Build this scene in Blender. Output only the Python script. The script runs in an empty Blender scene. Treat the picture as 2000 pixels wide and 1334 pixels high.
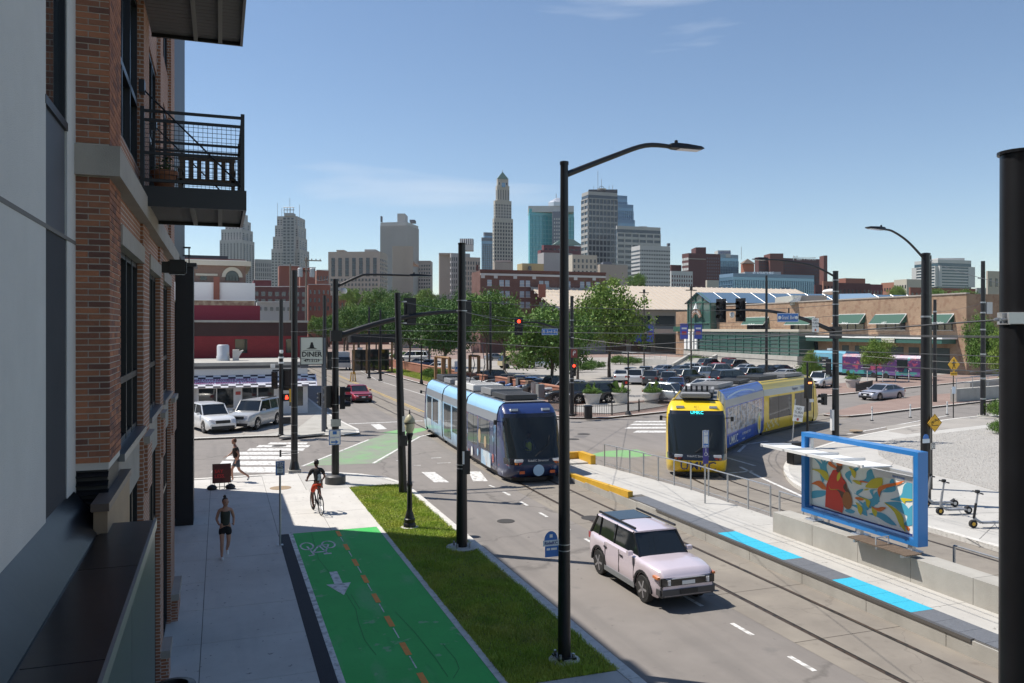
import bpy, bmesh, math, random
import numpy as np
from mathutils import Vector, Matrix, Euler
random.seed(7)
R = math.radians
scene = bpy.context.scene
C = scene.collection

# ------------------------------------------------------------------ camera, sky, sun, exposure
F, HC, VH = 1600.0, 6.5, 642.0                 # focal length in photo pixels, eye height, horizon row
A = math.atan(570 / F); CA, SA = math.cos(A), math.sin(A)
cam = bpy.data.objects.new('camera', bpy.data.cameras.new('camera')); C.objects.link(cam)
cam.location = (0, 0, HC); cam.rotation_euler = (R(90), 0, -A)
cam.data.sensor_width = 36; cam.data.lens = 36 * F / 2000
cam.data.shift_y = -25 / 2000; cam.data.clip_start = .1; cam.data.clip_end = 9000
scene.camera = cam
SUNV = Vector((-.5, .36, 1.0)).normalized()     # towards the sun
world = bpy.data.worlds.new('World'); scene.world = world; world.use_nodes = True
wn, wl = world.node_tree.nodes, world.node_tree.links
bg = wn['Background']
sky = wn.new('ShaderNodeTexSky'); sky.sky_type = 'NISHITA'; sky.sun_disc = False
sky.sun_elevation = math.asin(SUNV.z); sky.sun_rotation = math.atan2(SUNV.x, SUNV.y)
sky.air_density = 1.0; sky.dust_density = 0; sky.ozone_density = 1.9; sky.altitude = 250
def cloud_layer(prev, scale, lo, hi, amt, stretch, seed):
    tc = wn.new('ShaderNodeTexCoord'); mp = wn.new('ShaderNodeMapping')
    wl.new(tc.outputs['Generated'], mp.inputs[0]); mp.inputs['Scale'].default_value = stretch; mp.inputs['Location'].default_value = seed
    no = wn.new('ShaderNodeTexNoise'); no.inputs['Scale'].default_value = scale; no.inputs['Detail'].default_value = 7; no.inputs['Distortion'].default_value = .35
    wl.new(mp.outputs[0], no.inputs[0])
    rp = wn.new('ShaderNodeMapRange'); rp.inputs[1].default_value = lo; rp.inputs[2].default_value = hi; rp.inputs[3].default_value = 0; rp.inputs[4].default_value = amt
    wl.new(no.outputs[0], rp.inputs[0])
    mx = wn.new('ShaderNodeMix'); mx.data_type = 'RGBA'
    wl.new(rp.outputs[0], mx.inputs[0]); wl.new(prev, mx.inputs[6]); mx.inputs[7].default_value = (6.6, 7.0, 7.6, 1)
    return mx.outputs[2]
o = cloud_layer(sky.outputs[0], 2.0, .60, .76, .5, (1, 1, 8), (9.9, 1.4, 3.38))
wl.new(o, bg.inputs[0]); bg.inputs[1].default_value = .108
sl = bpy.data.lights.new('sun', 'SUN'); sl.energy = 4.95; sl.angle = R(.53); sl.color = (1, .94, .855)
sun = bpy.data.objects.new('sun', sl); C.objects.link(sun); sun.rotation_euler = SUNV.to_track_quat('Z', 'Y').to_euler(); sun.location = (-20, 20, 60)
vs = scene.view_settings; vs.view_transform = 'Standard'; vs.look = 'None'; vs.exposure = .27; vs.gamma = 1; vs.use_curve_mapping = False
scene.cycles.max_bounces = 5; scene.cycles.transparent_max_bounces = 8; scene.cycles.caustics_reflective = False; scene.cycles.caustics_refractive = False

# ------------------------------------------------------------------ survey: photo rows and columns to metres
def G(u, v, z=0):                               # point of the level surface z seen at (u, v)
    d = F * (HC - z) / (v - VH); l = (u - 1000) / F * d
    return (l * CA + d * SA, d * CA - l * SA)
def XU(u, Y): return Y * math.tan(math.atan((u - 1000) / F) + A)
def YU(u, X): return X / math.tan(math.atan((u - 1000) / F) + A)
def ZV(v, X, Y): return HC + (VH - v) / F * (Y * CA + X * SA)
def D(u, d):                                    # plan point at column u and distance d
    l = (u - 1000) / F * d
    return (l * CA + d * SA, d * CA - l * SA)
def ZD(v, d): return HC + (VH - v) / F * d

# ------------------------------------------------------------------ materials
MATS = {}
def mat(name, col, rough=.6, metal=0., var=0., vs=3., bump=0., bs=40., coat=0., emit=0., objcol=False, spec=.5, alpha=1., trans=0.):
    if name in MATS: return MATS[name]
    m = bpy.data.materials.new(name); m.use_nodes = True; nt = m.node_tree; n, l = nt.nodes, nt.links
    b = n['Principled BSDF']; c4 = (*col, 1)
    b.inputs['Base Color'].default_value = c4; b.inputs['Roughness'].default_value = rough; b.inputs['Metallic'].default_value = metal
    b.inputs['Coat Weight'].default_value = coat; b.inputs['Coat Roughness'].default_value = .04; b.inputs['Specular IOR Level'].default_value = spec
    if alpha < 1: b.inputs['Alpha'].default_value = alpha
    if trans: b.inputs['Transmission Weight'].default_value = trans
    src = None
    if objcol:
        oi = n.new('ShaderNodeObjectInfo'); src = oi.outputs['Color']; l.new(src, b.inputs['Base Color'])
    if emit:
        b.inputs['Emission Color'].default_value = c4; b.inputs['Emission Strength'].default_value = emit
    if var or bump:
        ge = n.new('ShaderNodeNewGeometry')
    if var:
        a = n.new('ShaderNodeTexNoise'); a.inputs['Scale'].default_value = vs; a.inputs['Detail'].default_value = 8; a.inputs['Roughness'].default_value = .65
        l.new(ge.outputs['Position'], a.inputs[0])
        mr = n.new('ShaderNodeMapRange'); mr.inputs[1].default_value = .25; mr.inputs[2].default_value = .75; mr.inputs[3].default_value = 1 - var; mr.inputs[4].default_value = 1 + var
        l.new(a.outputs[0], mr.inputs[0])
        hs = n.new('ShaderNodeHueSaturation'); hs.inputs['Color'].default_value = c4
        if src: l.new(src, hs.inputs['Color'])
        l.new(mr.outputs[0], hs.inputs['Value']); l.new(hs.outputs[0], b.inputs['Base Color'])
    if bump:
        a = n.new('ShaderNodeTexNoise'); a.inputs['Scale'].default_value = bs; a.inputs['Detail'].default_value = 4
        l.new(ge.outputs['Position'], a.inputs[0])
        bp = n.new('ShaderNodeBump'); bp.inputs['Strength'].default_value = bump; bp.inputs['Distance'].default_value = .02
        l.new(a.outputs[0], bp.inputs['Height']); l.new(bp.outputs[0], b.inputs['Normal'])
    MATS[name] = m; return m
def layer(m, scale, lo, hi, col, amt, stretch=(1, 1, 1), detail=6, seed=0.):
    """blend a second real colour (stain, patch, speck) into a material by noise"""
    n, l = m.node_tree.nodes, m.node_tree.links; b = n['Principled BSDF']; inp = b.inputs['Base Color']
    ge = n.new('ShaderNodeNewGeometry'); mp = n.new('ShaderNodeMapping'); mp.inputs['Scale'].default_value = stretch; mp.inputs['Location'].default_value = (seed, seed * .7, 0)
    l.new(ge.outputs['Position'], mp.inputs[0])
    no = n.new('ShaderNodeTexNoise'); no.inputs['Scale'].default_value = scale; no.inputs['Detail'].default_value = detail; l.new(mp.outputs[0], no.inputs[0])
    r = n.new('ShaderNodeMapRange'); r.inputs[1].default_value = lo; r.inputs[2].default_value = hi; r.inputs[4].default_value = amt; l.new(no.outputs[0], r.inputs[0])
    mx = n.new('ShaderNodeMix'); mx.data_type = 'RGBA'; l.new(r.outputs[0], mx.inputs[0])
    if inp.links: l.new(inp.links[0].from_socket, mx.inputs[6])
    else: mx.inputs[6].default_value = inp.default_value
    mx.inputs[7].default_value = (*col, 1); l.new(mx.outputs[2], inp); return m
def cracks(m, scale, width, col, amt, seed=0.):
    n, l = m.node_tree.nodes, m.node_tree.links; inp = n['Principled BSDF'].inputs['Base Color']
    ge = n.new('ShaderNodeNewGeometry'); no = n.new('ShaderNodeTexNoise'); no.inputs['Scale'].default_value = .9; no.inputs['Detail'].default_value = 5
    l.new(ge.outputs['Position'], no.inputs[0])
    ad = n.new('ShaderNodeVectorMath'); ad.operation = 'MULTIPLY_ADD'; l.new(no.outputs['Color'], ad.inputs[0]); ad.inputs[1].default_value = (1.6, 1.6, 0); l.new(ge.outputs['Position'], ad.inputs[2])
    vo = n.new('ShaderNodeTexVoronoi'); vo.feature = 'DISTANCE_TO_EDGE'; vo.inputs['Scale'].default_value = scale; l.new(ad.outputs[0], vo.inputs[0])
    r = n.new('ShaderNodeMapRange'); r.inputs[1].default_value = 0; r.inputs[2].default_value = width; r.inputs[3].default_value = amt; r.inputs[4].default_value = 0; l.new(vo.outputs['Distance'], r.inputs[0])
    mx = n.new('ShaderNodeMix'); mx.data_type = 'RGBA'; l.new(r.outputs[0], mx.inputs[0])
    if inp.links: l.new(inp.links[0].from_socket, mx.inputs[6])
    else: mx.inputs[6].default_value = inp.default_value
    mx.inputs[7].default_value = (*col, 1); l.new(mx.outputs[2], inp); return m
def brickmat(name, c1, c2, mortar, bw=.2, bh=.068, vert='x'):
    """far brickwork, bricks too small to tell apart"""
    m = mat(name, c1, .85); n, l = m.node_tree.nodes, m.node_tree.links
    ge = n.new('ShaderNodeNewGeometry'); sp = n.new('ShaderNodeSeparateXYZ'); l.new(ge.outputs['Position'], sp.inputs[0])
    ad = n.new('ShaderNodeMath'); l.new(sp.outputs[0], ad.inputs[0]); l.new(sp.outputs[1], ad.inputs[1])
    cb = n.new('ShaderNodeCombineXYZ'); l.new(ad.outputs[0], cb.inputs[0]); l.new(sp.outputs[2], cb.inputs[1])
    bt = n.new('ShaderNodeTexBrick'); bt.inputs['Scale'].default_value = 1; bt.inputs['Brick Width'].default_value = bw; bt.inputs['Row Height'].default_value = bh; bt.inputs['Mortar Size'].default_value = bh * .12
    bt.inputs['Color1'].default_value = (*c1, 1); bt.inputs['Color2'].default_value = (*c2, 1); bt.inputs['Mortar'].default_value = (*mortar, 1)
    l.new(cb.outputs[0], bt.inputs[0]); l.new(bt.outputs[0], n['Principled BSDF'].inputs['Base Color'])
    layer(m, .5, .4, .75, tuple(c * .55 for c in c1), .5); return m

BLACK = mat('black_metal', (.012, .012, .014), .38, .0, var=.25, vs=2)
BLACK2 = mat('black_plastic', (.015, .015, .017), .5)
STEEL = mat('galvanised_steel', (.42, .43, .44), .42, .7, var=.15)
ALU = mat('brushed_aluminium', (.62, .63, .65), .35, .6)
CHROME = mat('chrome', (.7, .7, .72), .15, 1.)
WHITE = mat('white_paint', (.78, .78, .76), .5)
GLASS = mat('dark_glass', (.02, .026, .03), .04, spec=.8)
CGLASS = mat('car_glass', (.012, .016, .02), .05, spec=.7)
PAINT = mat('car_paint', (.5, .5, .5), .32, .25, coat=.8, objcol=True)
RUBBER = mat('tyre_rubber', (.018, .018, .018), .8)
RIM = mat('alloy_rim', (.45, .45, .47), .3, .8)
RIMD = mat('dark_rim', (.05, .05, .05), .35, .6)
LAMPW = mat('headlamp_lens', (.75, .77, .8), .08, .1, coat=1)
LAMPR = mat('tail_lamp_lens', (.35, .008, .008), .12, coat=1)
LAMPO = mat('amber_lens', (.6, .16, .01), .15, coat=1)
REDLIT = mat('lit_red_lens', (1, .05, .02), .3, emit=3)
YEL = mat('safety_yellow', (.62, .36, .03), .5, var=.1)
SIGNY = mat('sign_yellow', (.8, .43, .01), .45)
SIGNB = mat('sign_blue', (.03, .16, .5), .45)
SIGNG = mat('sign_green', (.02, .16, .09), .45)
SIGNDB = mat('sign_dark_blue', (.02, .05, .22), .45)
INK = mat('black_ink', (.01, .01, .01), .6)
CONC = layer(mat('concrete', (.55, .53, .495), .85, var=.1, vs=1.1, bump=.25, bs=60), .35, .52, .75, (.36, .34, .31), .4); layer(CONC, 7, .66, .70, (.20, .19, .18), .8, seed=2); layer(CONC, 1.1, .55, .8, (.38, .37, .36), .4, (2.5, .3, 1), seed=5)
CONC2 = layer(mat('aged_concrete', (.40, .385, .35), .88, var=.14, vs=1.5, bump=.3, bs=50), .8, .5, .72, (.24, .22, .19), .45, (1, 1, .25))
CONCW = layer(mat('pale_concrete', (.46, .445, .415), .85, var=.1, vs=1.3, bump=.2, bs=70), .5, .55, .78, (.34, .325, .30), .45); layer(CONCW, 6, .66, .70, (.22, .21, .19), .8, seed=2)

# ------------------------------------------------------------------ mesh builder
class MB:
    def __init__(s): s.v = []; s.f = []
    def add(s, vs, fs):
        b = len(s.v); s.v += [tuple(p) for p in vs]; s.f += [tuple(i + b for i in f) for f in fs]; return s
    def box(s, x0, x1, y0, y1, z0, z1):
        return s.add([(x0, y0, z0), (x1, y0, z0), (x1, y1, z0), (x0, y1, z0), (x0, y0, z1), (x1, y0, z1), (x1, y1, z1), (x0, y1, z1)],
                     [(0, 3, 2, 1), (4, 5, 6, 7), (0, 1, 5, 4), (1, 2, 6, 5), (2, 3, 7, 6), (3, 0, 4, 7)])
    def cbox(s, c, sz, rz=0, rx=0, ry=0):
        M_ = Euler((rx, ry, rz)).to_matrix(); h = [a / 2 for a in sz]
        vs = [Vector(c) + M_ @ Vector((a * h[0], b * h[1], e * h[2])) for e in (-1, 1) for a, b in ((-1, -1), (1, -1), (1, 1), (-1, 1))]
        return s.add(vs, [(0, 3, 2, 1), (4, 5, 6, 7), (0, 1, 5, 4), (1, 2, 6, 5), (2, 3, 7, 6), (3, 0, 4, 7)])
    def prism(s, poly, z0, z1):
        n = len(poly); ar = sum(poly[i][0] * poly[(i + 1) % n][1] - poly[(i + 1) % n][0] * poly[i][1] for i in range(n))
        if ar < 0: poly = poly[::-1]
        return s.add([(x, y, z0) for x, y in poly] + [(x, y, z1) for x, y in poly],
                     [tuple(range(n))[::-1], tuple(range(n, 2 * n))] + [(i, (i + 1) % n, (i + 1) % n + n, i + n) for i in range(n)])
    def sheet(s, poly, z):
        n = len(poly); ar = sum(poly[i][0] * poly[(i + 1) % n][1] - poly[(i + 1) % n][0] * poly[i][1] for i in range(n))
        if ar < 0: poly = poly[::-1]
        return s.add([(x, y, z) for x, y in poly], [tuple(range(n))])
    def quad(s, a, b, c, d): return s.add([a, b, c, d], [(0, 1, 2, 3)])
    def plate(s, pts, n, t):
        """flat outline pts (3-D, one plane) given thickness t along n"""
        n = Vector(n) * t; k = len(pts); a = [Vector(p) for p in pts]
        return s.add(a + [p + n for p in a], [tuple(range(k))[::-1], tuple(range(k, 2 * k))] + [(i, (i + 1) % k, (i + 1) % k + k, i + k) for i in range(k)])
    def tube(s, path, r, n=8, cap=True):
        path = [Vector(p) for p in path]; k = len(path); rr = r if isinstance(r, (list, tuple)) else [r] * k
        b = len(s.v); up = None
        for i, p in enumerate(path):
            t = (path[min(i + 1, k - 1)] - path[max(i - 1, 0)]).normalized()
            if up is None: up = Vector((0, 0, 1)) if abs(t.z) < .9 else Vector((1, 0, 0))
            x = t.cross(up); x = x.normalized() if x.length > 1e-6 else Vector((1, 0, 0)); y = x.cross(t).normalized(); up = y
            for j in range(n):
                q = 2 * math.pi * j / n; s.v.append(tuple(p + (x * math.cos(q) + y * math.sin(q)) * rr[i]))
        for i in range(k - 1):
            for j in range(n):
                j2 = (j + 1) % n; s.f.append((b + i * n + j, b + i * n + j2, b + (i + 1) * n + j2, b + (i + 1) * n + j))
        if cap: s.f.append(tuple(b + j for j in range(n))[::-1]); s.f.append(tuple(b + (k - 1) * n + j for j in range(n)))
        return s
    def lathe(s, prof, n=16, c=(0, 0, 0)):
        b = len(s.v); k = len(prof)
        for r, z in prof:
            for j in range(n):
                q = 2 * math.pi * j / n; s.v.append((c[0] + r * math.cos(q), c[1] + r * math.sin(q), c[2] + z))
        for i in range(k - 1):
            for j in range(n):
                j2 = (j + 1) % n; s.f.append((b + i * n + j, b + i * n + j2, b + (i + 1) * n + j2, b + (i + 1) * n + j))
        s.f.append(tuple(b + j for j in range(n))[::-1]); s.f.append(tuple(b + (k - 1) * n + j for j in range(n))); return s
    def disc(s, c, nrm, r, t, n=20):
        c = Vector(c); nrm = Vector(nrm).normalized(); return s.tube([c - nrm * t / 2, c + nrm * t / 2], r, n)
    def grid(s, rows, closed=False):
        b = len(s.v); k = len(rows[0])
        for r in rows: s.v += [tuple(p) for p in r]
        for i in range(len(rows) - 1):
            for j in range(k if closed else k - 1):
                j2 = (j + 1) % k; s.f.append((b + i * k + j, b + i * k + j2, b + (i + 1) * k + j2, b + (i + 1) * k + j))
        return s
    def mesh(s, name, m, smooth=0, xf=None, bevel=0):
        me = bpy.data.meshes.new(name); me.from_pydata([tuple(p) for p in s.v], [], s.f); me.update()
        if bevel:
            bm = bmesh.new(); bm.from_mesh(me); bmesh.ops.bevel(bm, geom=bm.edges[:], offset=bevel, segments=2, affect='EDGES', clamp_overlap=True); bm.to_mesh(me); bm.free()
        me.materials.append(m)
        if smooth:
            me.polygons.foreach_set('use_smooth', [True] * len(me.polygons)); me.set_sharp_from_angle(angle=R(smooth))
        return me
    def build(s, name, m, parent=None, smooth=0, loc=None, rot=None, bevel=0, kind=None):
        o = bpy.data.objects.new(name, s.mesh(name, m, smooth, bevel=bevel)); C.objects.link(o)
        if parent: o.parent = parent
        if loc: o.location = loc
        if rot: o.rotation_euler = rot
        if kind: o['kind'] = kind
        return o
def thing(name, label, cat, loc=(0, 0, 0), rz=0, group=None):
    o = bpy.data.objects.new(name, None); C.objects.link(o); o.location = loc; o.rotation_euler = (0, 0, rz); o.empty_display_size = .2
    return tag(o, label, cat, group)
def tag(o, label, cat, group=None):
    o['label'] = label; o['category'] = cat
    if group: o['group'] = group
    return o
def struct(o): o['kind'] = 'structure'; return o
KIDS = {}
def copy_tree(o, parent=None):
    c = o.copy(); C.objects.link(c); c.parent = parent
    for ch in [k for k in bpy.data.objects if k.parent == o]: copy_tree(ch, c)
    return c
def inst(me, name, parent, loc, rot=(0, 0, 0), sc=None):
    o = bpy.data.objects.new(name, me); C.objects.link(o); o.parent = parent; o.location = loc; o.rotation_euler = rot
    if sc: o.scale = sc
    return o
def text(s, size, m, parent, loc, rot, align='CENTER', ext=.002, name='lettering', width=None, bold=0., spacing=1.):
    cu = bpy.data.curves.new('t', 'FONT'); cu.body = s; cu.size = size; cu.align_x = align; cu.align_y = 'CENTER'; cu.extrude = ext; cu.offset = bold; cu.resolution_u = 2; cu.space_character = spacing
    ob = bpy.data.objects.new('t', cu); C.objects.link(ob); bpy.context.view_layer.update()
    me = bpy.data.meshes.new_from_object(ob.evaluated_get(bpy.context.evaluated_depsgraph_get())); bpy.data.objects.remove(ob)
    me.name = name; me.materials.clear(); me.materials.append(m)
    o = bpy.data.objects.new(name, me); C.objects.link(o); o.parent = parent; o.location = loc; o.rotation_euler = rot
    if width and me.vertices:
        xs = [v.co.x for v in me.vertices]; w = max(xs) - min(xs); o.scale = (width / w, 1, 1)
    return o
def decal(polys, m, name, parent, org, ux, uy, off=.004, thick=.002):
    """flat printed shapes: 2-D outlines on the plane org + x*ux + y*uy"""
    ux, uy, org = Vector(ux), Vector(uy), Vector(org); n = ux.cross(uy).normalized(); b = MB()
    for p in polys: b.plate([org + ux * x + uy * y + n * off for x, y in p], n, thick)
    return b.build(name, m, parent)
def circ(cx, cy, r, n=20, ry=None): return [(cx + r * math.cos(2 * math.pi * i / n), cy + (ry or r) * math.sin(2 * math.pi * i / n)) for i in range(n)]
def stroke(pts, w):
    out = []
    for (x0, y0), (x1, y1) in zip(pts, pts[1:]):
        dx, dy = x1 - x0, y1 - y0; L = math.hypot(dx, dy) or 1; nx, ny = -dy / L * w / 2, dx / L * w / 2
        out.append([(x0 + nx, y0 + ny), (x0 - nx, y0 - ny), (x1 - nx, y1 - ny), (x1 + nx, y1 + ny)])
    return out
def ring(cx, cy, r, w, n=20, ry=None):
    p = circ(cx, cy, r, n, ry); return stroke(p + [p[0]], w)
# ================================================================== SETTING: ground, streets, pavements
ASPH = cracks(layer(layer(mat('asphalt', (.215, .195, .178), .9, var=.12, vs=.8, bump=.25, bs=120), .12, .45, .7, (.265, .24, .218), .5), 1.4, .62, .72, (.13, .125, .12), .45), .11, .008, (.11, .10, .09), .7)
layer(ASPH, 1.0, .48, .75, (.15, .138, .128), .65, (1.6, .09, 1), seed=3); layer(ASPH, 5, .68, .72, (.09, .085, .08), .75, seed=6); layer(ASPH, 260, .6, .72, (.30, .28, .26), .35, detail=2)
ASPH2 = cracks(layer(mat('bleached_asphalt', (.34, .315, .285), .92, var=.12, vs=.5, bump=.2, bs=80), .2, .5, .7, (.22, .21, .195), .5), .12, .012, (.14, .13, .12), .6)
SLAB = cracks(layer(layer(mat('track_concrete', (.225, .20, .17), .9, var=.13, vs=1.2, bump=.25, bs=70), .5, .48, .72, (.32, .285, .235), .6), 2.2, .6, .74, (.145, .125, .105), .5), .3, .006, (.15, .13, .11), .6)
GREENP = layer(layer(mat('green_lane_paint', (.035, .42, .075), .75, var=.1, vs=1.1, bump=.15, bs=90), .35, .5, .72, (.06, .50, .12), .6), 3, .62, .72, (.025, .32, .06), .5, (1, .25, 1))
layer(GREENP, .9, .56, .68, (.12, .42, .15), .7, (1.4, .5, 1), seed=8); layer(GREENP, 14, .64, .7, (.03, .22, .06), .7, seed=3); layer(GREENP, 2.2, .64, .68, (.22, .40, .22), .75, seed=12)
GREENW = layer(layer(mat('worn_green_paint', (.22, .29, .19), .85, var=.12, vs=1), 1.2, .45, .62, (.24, .24, .21), .9), .5, .54, .66, (.16, .36, .14), .5)
GREENB = layer(mat('bright_green_paint', (.19, .38, .16), .8, var=.1, vs=2), 2, .55, .65, (.25, .26, .22), .7)
LINEW = layer(mat('road_white', (.68, .67, .64), .7, var=.07, vs=5), 6, .48, .62, (.30, .285, .265), .8)
LINEY = layer(mat('road_yellow', (.55, .36, .06), .7, var=.1, vs=5), 4, .5, .62, (.32, .29, .23), .8)
ORANGE = mat('lane_orange', (.78, .28, .04), .7, var=.1, vs=8)
BRICKP = brickmat('brick_paving', (.29, .20, .165), (.25, .17, .14), (.32, .28, .25), .2, .1)
SOIL = mat('turf_soil', (.15, .16, .05), .95, var=.3, vs=6)
GRAVEL = layer(mat('gravel_bed', (.36, .345, .32), .95, var=.3, vs=14, bump=.8, bs=26), .2, .5, .75, (.30, .29, .27), .5)
CURBW = layer(mat('curb_stone', (.60, .58, .54), .85, var=.14, vs=6), 9, .52, .7, (.34, .33, .30), .6)

gr = struct(MB().sheet([(-1700, -140), (1700, -140), (1700, 1500), (-1700, 1500)], -.06).build('ground', layer(mat('town_ground', (.16, .17, .12), .95, var=.2, vs=.02), .03, .45, .6, (.10, .14, .06), .8)))
road = struct(MB().sheet([(-90, -12), (170, -12), (170, 420), (-90, 420)], 0).build('road', ASPH))
def onroad(polys, m, name, z=.004, parent=road):
    b = MB()
    for p in polys: b.sheet(p, z)
    return b.build(name, m, parent)
# --- near pavement
sw = struct(MB().prism([(-1.9, -6), (1.69, -6), (1.69, 26.2), (4.87, 26.2), (4.87, 33.1), (7.1, 33.1), (6.62, 34.7), (5.75, 35.9), (4.6, 36.8), (3.6, 37.15), (-1.9, 37.15)], -.05, .142).build('sidewalk', mat('joint_grout', (.12, .115, .11), .95)))
def slabs(parent, m, xs, ys, z0, z1, gap=.007, jit=.003, name='slab'):
    for x0, x1 in zip(xs, xs[1:]):
        for y0, y1 in zip(ys, ys[1:]):
            h = random.uniform(0, jit); MB().box(x0 + gap, x1 - gap, y0 + gap, y1 - gap, z0, z1 + h).build(name, m, parent)
slabs(sw, CONC, [-1.9, -.36, 1.69], [7 + 2.13 * i for i in range(15)], .10, .15)
slabs(sw, CONC, [1.69, 3.3, 4.87], [26.2, 28.9, 31.0, 33.1], .10, .15)
slabs(sw, CONC, [1.69, 3.2], [33.1, 35.2, 36.95], .10, .15)
for p in ([(3.21, 33.11), (4.87, 33.11), (4.87, 36.4), (4.4, 36.68), (3.6, 36.95), (3.21, 36.95)], [(4.88, 33.11), (6.95, 33.11), (6.5, 34.6), (5.65, 35.75), (4.88, 36.35)]):
    MB().prism(p, .1, .151).build('slab', CONCW, sw)
struct(MB().prism([(-1.9, 36.97), (3.6, 36.97), (4.45, 36.7), (5.65, 35.8), (6.52, 34.62), (6.97, 33.12), (7.2, 33.12), (6.72, 34.75), (5.82, 36.0), (4.62, 36.95), (3.65, 37.25), (-1.9, 37.25)], -.02, .155).build('kerb', CURBW))
kb = struct(MB().box(6.97, 7.0, 10, 33.1, -.02, .1).build('grass_kerb', CURBW))
y = 6.
while y < 33:
    L = min(random.uniform(.8, 1.0), 33.1 - y); MB().box(6.95 + random.uniform(-.004, .004), 7.2, y + .005, y + L - .005, -.02, .16 + random.uniform(-.004, .004)).build('kerb_stone', CURBW, kb); y += L
# tactile edge strip between pavement and cycle lane
te = struct(MB().box(1.69, 2.0, -4, 26.18, .02, .148).build('tactile_edge', mat('charcoal_tactile', (.022, .02, .026), .7, var=.15, vs=4)))
b = MB()
for i in range(8): b.box(1.703 + i * .037, 1.722 + i * .037, -4, 26.17, .146, .157)
b.build('rib', MATS['charcoal_tactile'], te, kind='stuff')
# cycle lane
bl = struct(MB().prism([(2.0, -5), (4.87, -5), (4.87, 26.2), (2.0, 26.2)], 0, .149).build('bike_lane', GREENP))
MB().box(2.0, 2.12, -5, 26.19, .1, .154).build('edge_line', LINEW, bl); MB().box(4.72, 4.865, -5, 26.19, .1, .156).build('edge_kerb', CURBW, bl)
vs_ = [1041, 1067, 1097, 1129, 1166, 1211, 1264, 1325]
ys_ = [G(760, v, .15)[1] + .35 for v in vs_]
ORG = []
for i, v in enumerate(vs_):
    u = 660.5 + (v - 1040.5) * .579; x, yy = G(u, v, .15); hl = .42
    MB().sheet([(x - .06, yy - hl), (x + .06, yy - hl), (x + .06, yy + hl * .6), (x - .06, yy + hl * .6)], .1535).build('orange_dash', ORANGE, bl)
    if i < 7:
        x2, y2 = G(660.5 + (vs_[i + 1] - 1040.5) * .579, vs_[i + 1], .15); ym = (yy + y2) / 2
        MB().sheet([(x - .015, ym - .3), (x + .01, ym - .3), (x + .01, ym + .3), (x - .015, ym + .3)], .1535).build('white_dash', LINEW, bl)
cx, cy = G(624, 1073, .15)
ux, uy = Vector((-.5, 0, 0)), Vector((0, -1.0, 0))        # the rider on the lane reads the emblem from the far side
bike2d = ring(-.62, -.48, .36, .1, 18, .42) + ring(.62, -.48, .36, .1, 18, .42) + stroke([(-.62, -.48), (-.28, .3), (.42, .3), (-.05, -.45), (-.62, -.48)], .1) + stroke([(-.05, -.45), (-.33, .5)], .1) + stroke([(.62, -.48), (.4, .55), (.72, .62)], .1) + stroke([(-.55, .55), (-.12, .55)], .13)
decal([[(x, y) for x, y in p] for p in bike2d], LINEW, 'bicycle_emblem', bl, (cx, cy, .1495), ux, uy * .95, .003, .002)
cx, cy = G(660, 1137, .15)
decal([[(-.1, -.75), (.1, -.75), (.1, .1), (-.1, .1)], [(-.3, .1), (.3, .1), (0, .85)]], LINEW, 'lane_arrow', bl, (cx, cy, .1495), (-1, 0, 0), (0, -1.25, 0), .003, .002)
# tyre skids on the green paint
SK = mat('skid_mark', (.02, .20, .04), .7)
for pts in ([(608, 1040), (622, 1092), (670, 1150), (695, 1190), (700, 1215), (712, 1250), (735, 1280)], [(772, 1195), (810, 1235), (850, 1285), (875, 1322)], [(865, 1258), (890, 1288), (897, 1306), (885, 1325)], [(685, 1160), (703, 1190)]):
    q = [G(u, v, .15) for u, v in pts]; bb = MB()
    for p in stroke(q, .014): bb.sheet(p, .1532)
    bb.build('skid_mark', SK, bl)
# grass verge
vg = [(4.87, 13.7), (6.96, 13.7), (6.96, 33.08), (4.87, 33.08)]
struct(MB().prism(vg, .0, .145).build('verge_soil', SOIL))
struct(MB().prism([(4.88, -5), (6.95, -5), (6.95, 13.68), (4.88, 13.68)], 0, .15).build('crossing_pad', CONCW))
def blades(name, label, n, fn, h, w, m):
    rng = np.random.default_rng(3); P_ = np.array([fn(rng) for _ in range(n)]); az = rng.uniform(0, 6.283, n); hh = h * rng.uniform(.5, 1.25, n) * (1 + .7 * np.clip(np.sin(P_[:, 0] * 5.1 + 2 * np.sin(P_[:, 1] * 2.3)) + np.sin(P_[:, 1] * 3.7 + P_[:, 0] * 2) - .6, 0, 1.4)); ww = w * rng.uniform(.7, 1.3, n)
    lean = rng.uniform(.1, .9, n) * hh; la = rng.uniform(0, 6.283, n)
    v = np.zeros((n, 3, 3)); dx, dy = np.cos(az) * ww, np.sin(az) * ww
    v[:, 0] = P_ + np.stack([-dx, -dy, 0 * dx], 1); v[:, 1] = P_ + np.stack([dx, dy, 0 * dx], 1); v[:, 2] = P_ + np.stack([np.cos(la) * lean, np.sin(la) * lean, hh], 1)
    me = bpy.data.meshes.new(name); me.from_pydata(v.reshape(-1, 3).tolist(), [], np.arange(3 * n).reshape(-1, 3).tolist()); me.materials.append(m)
    o = bpy.data.objects.new(name, me); C.objects.link(o); o['kind'] = 'stuff'; o['label'] = label; o['category'] = 'grass'; return o
def leafmat(name, c1, c2, c3, s=1.2):
    m = mat(name, c1, .6, var=.3, vs=s * 3, spec=.25); layer(m, s, .42, .62, c2, .8); layer(m, s * 2.3, .55, .7, c3, .7, seed=4); return m
GRASS = layer(leafmat('grass_blade', (.36, .48, .07), (.48, .52, .10), (.24, .38, .055), .9), .7, .58, .72, (.50, .42, .16), .5, seed=21)
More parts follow.
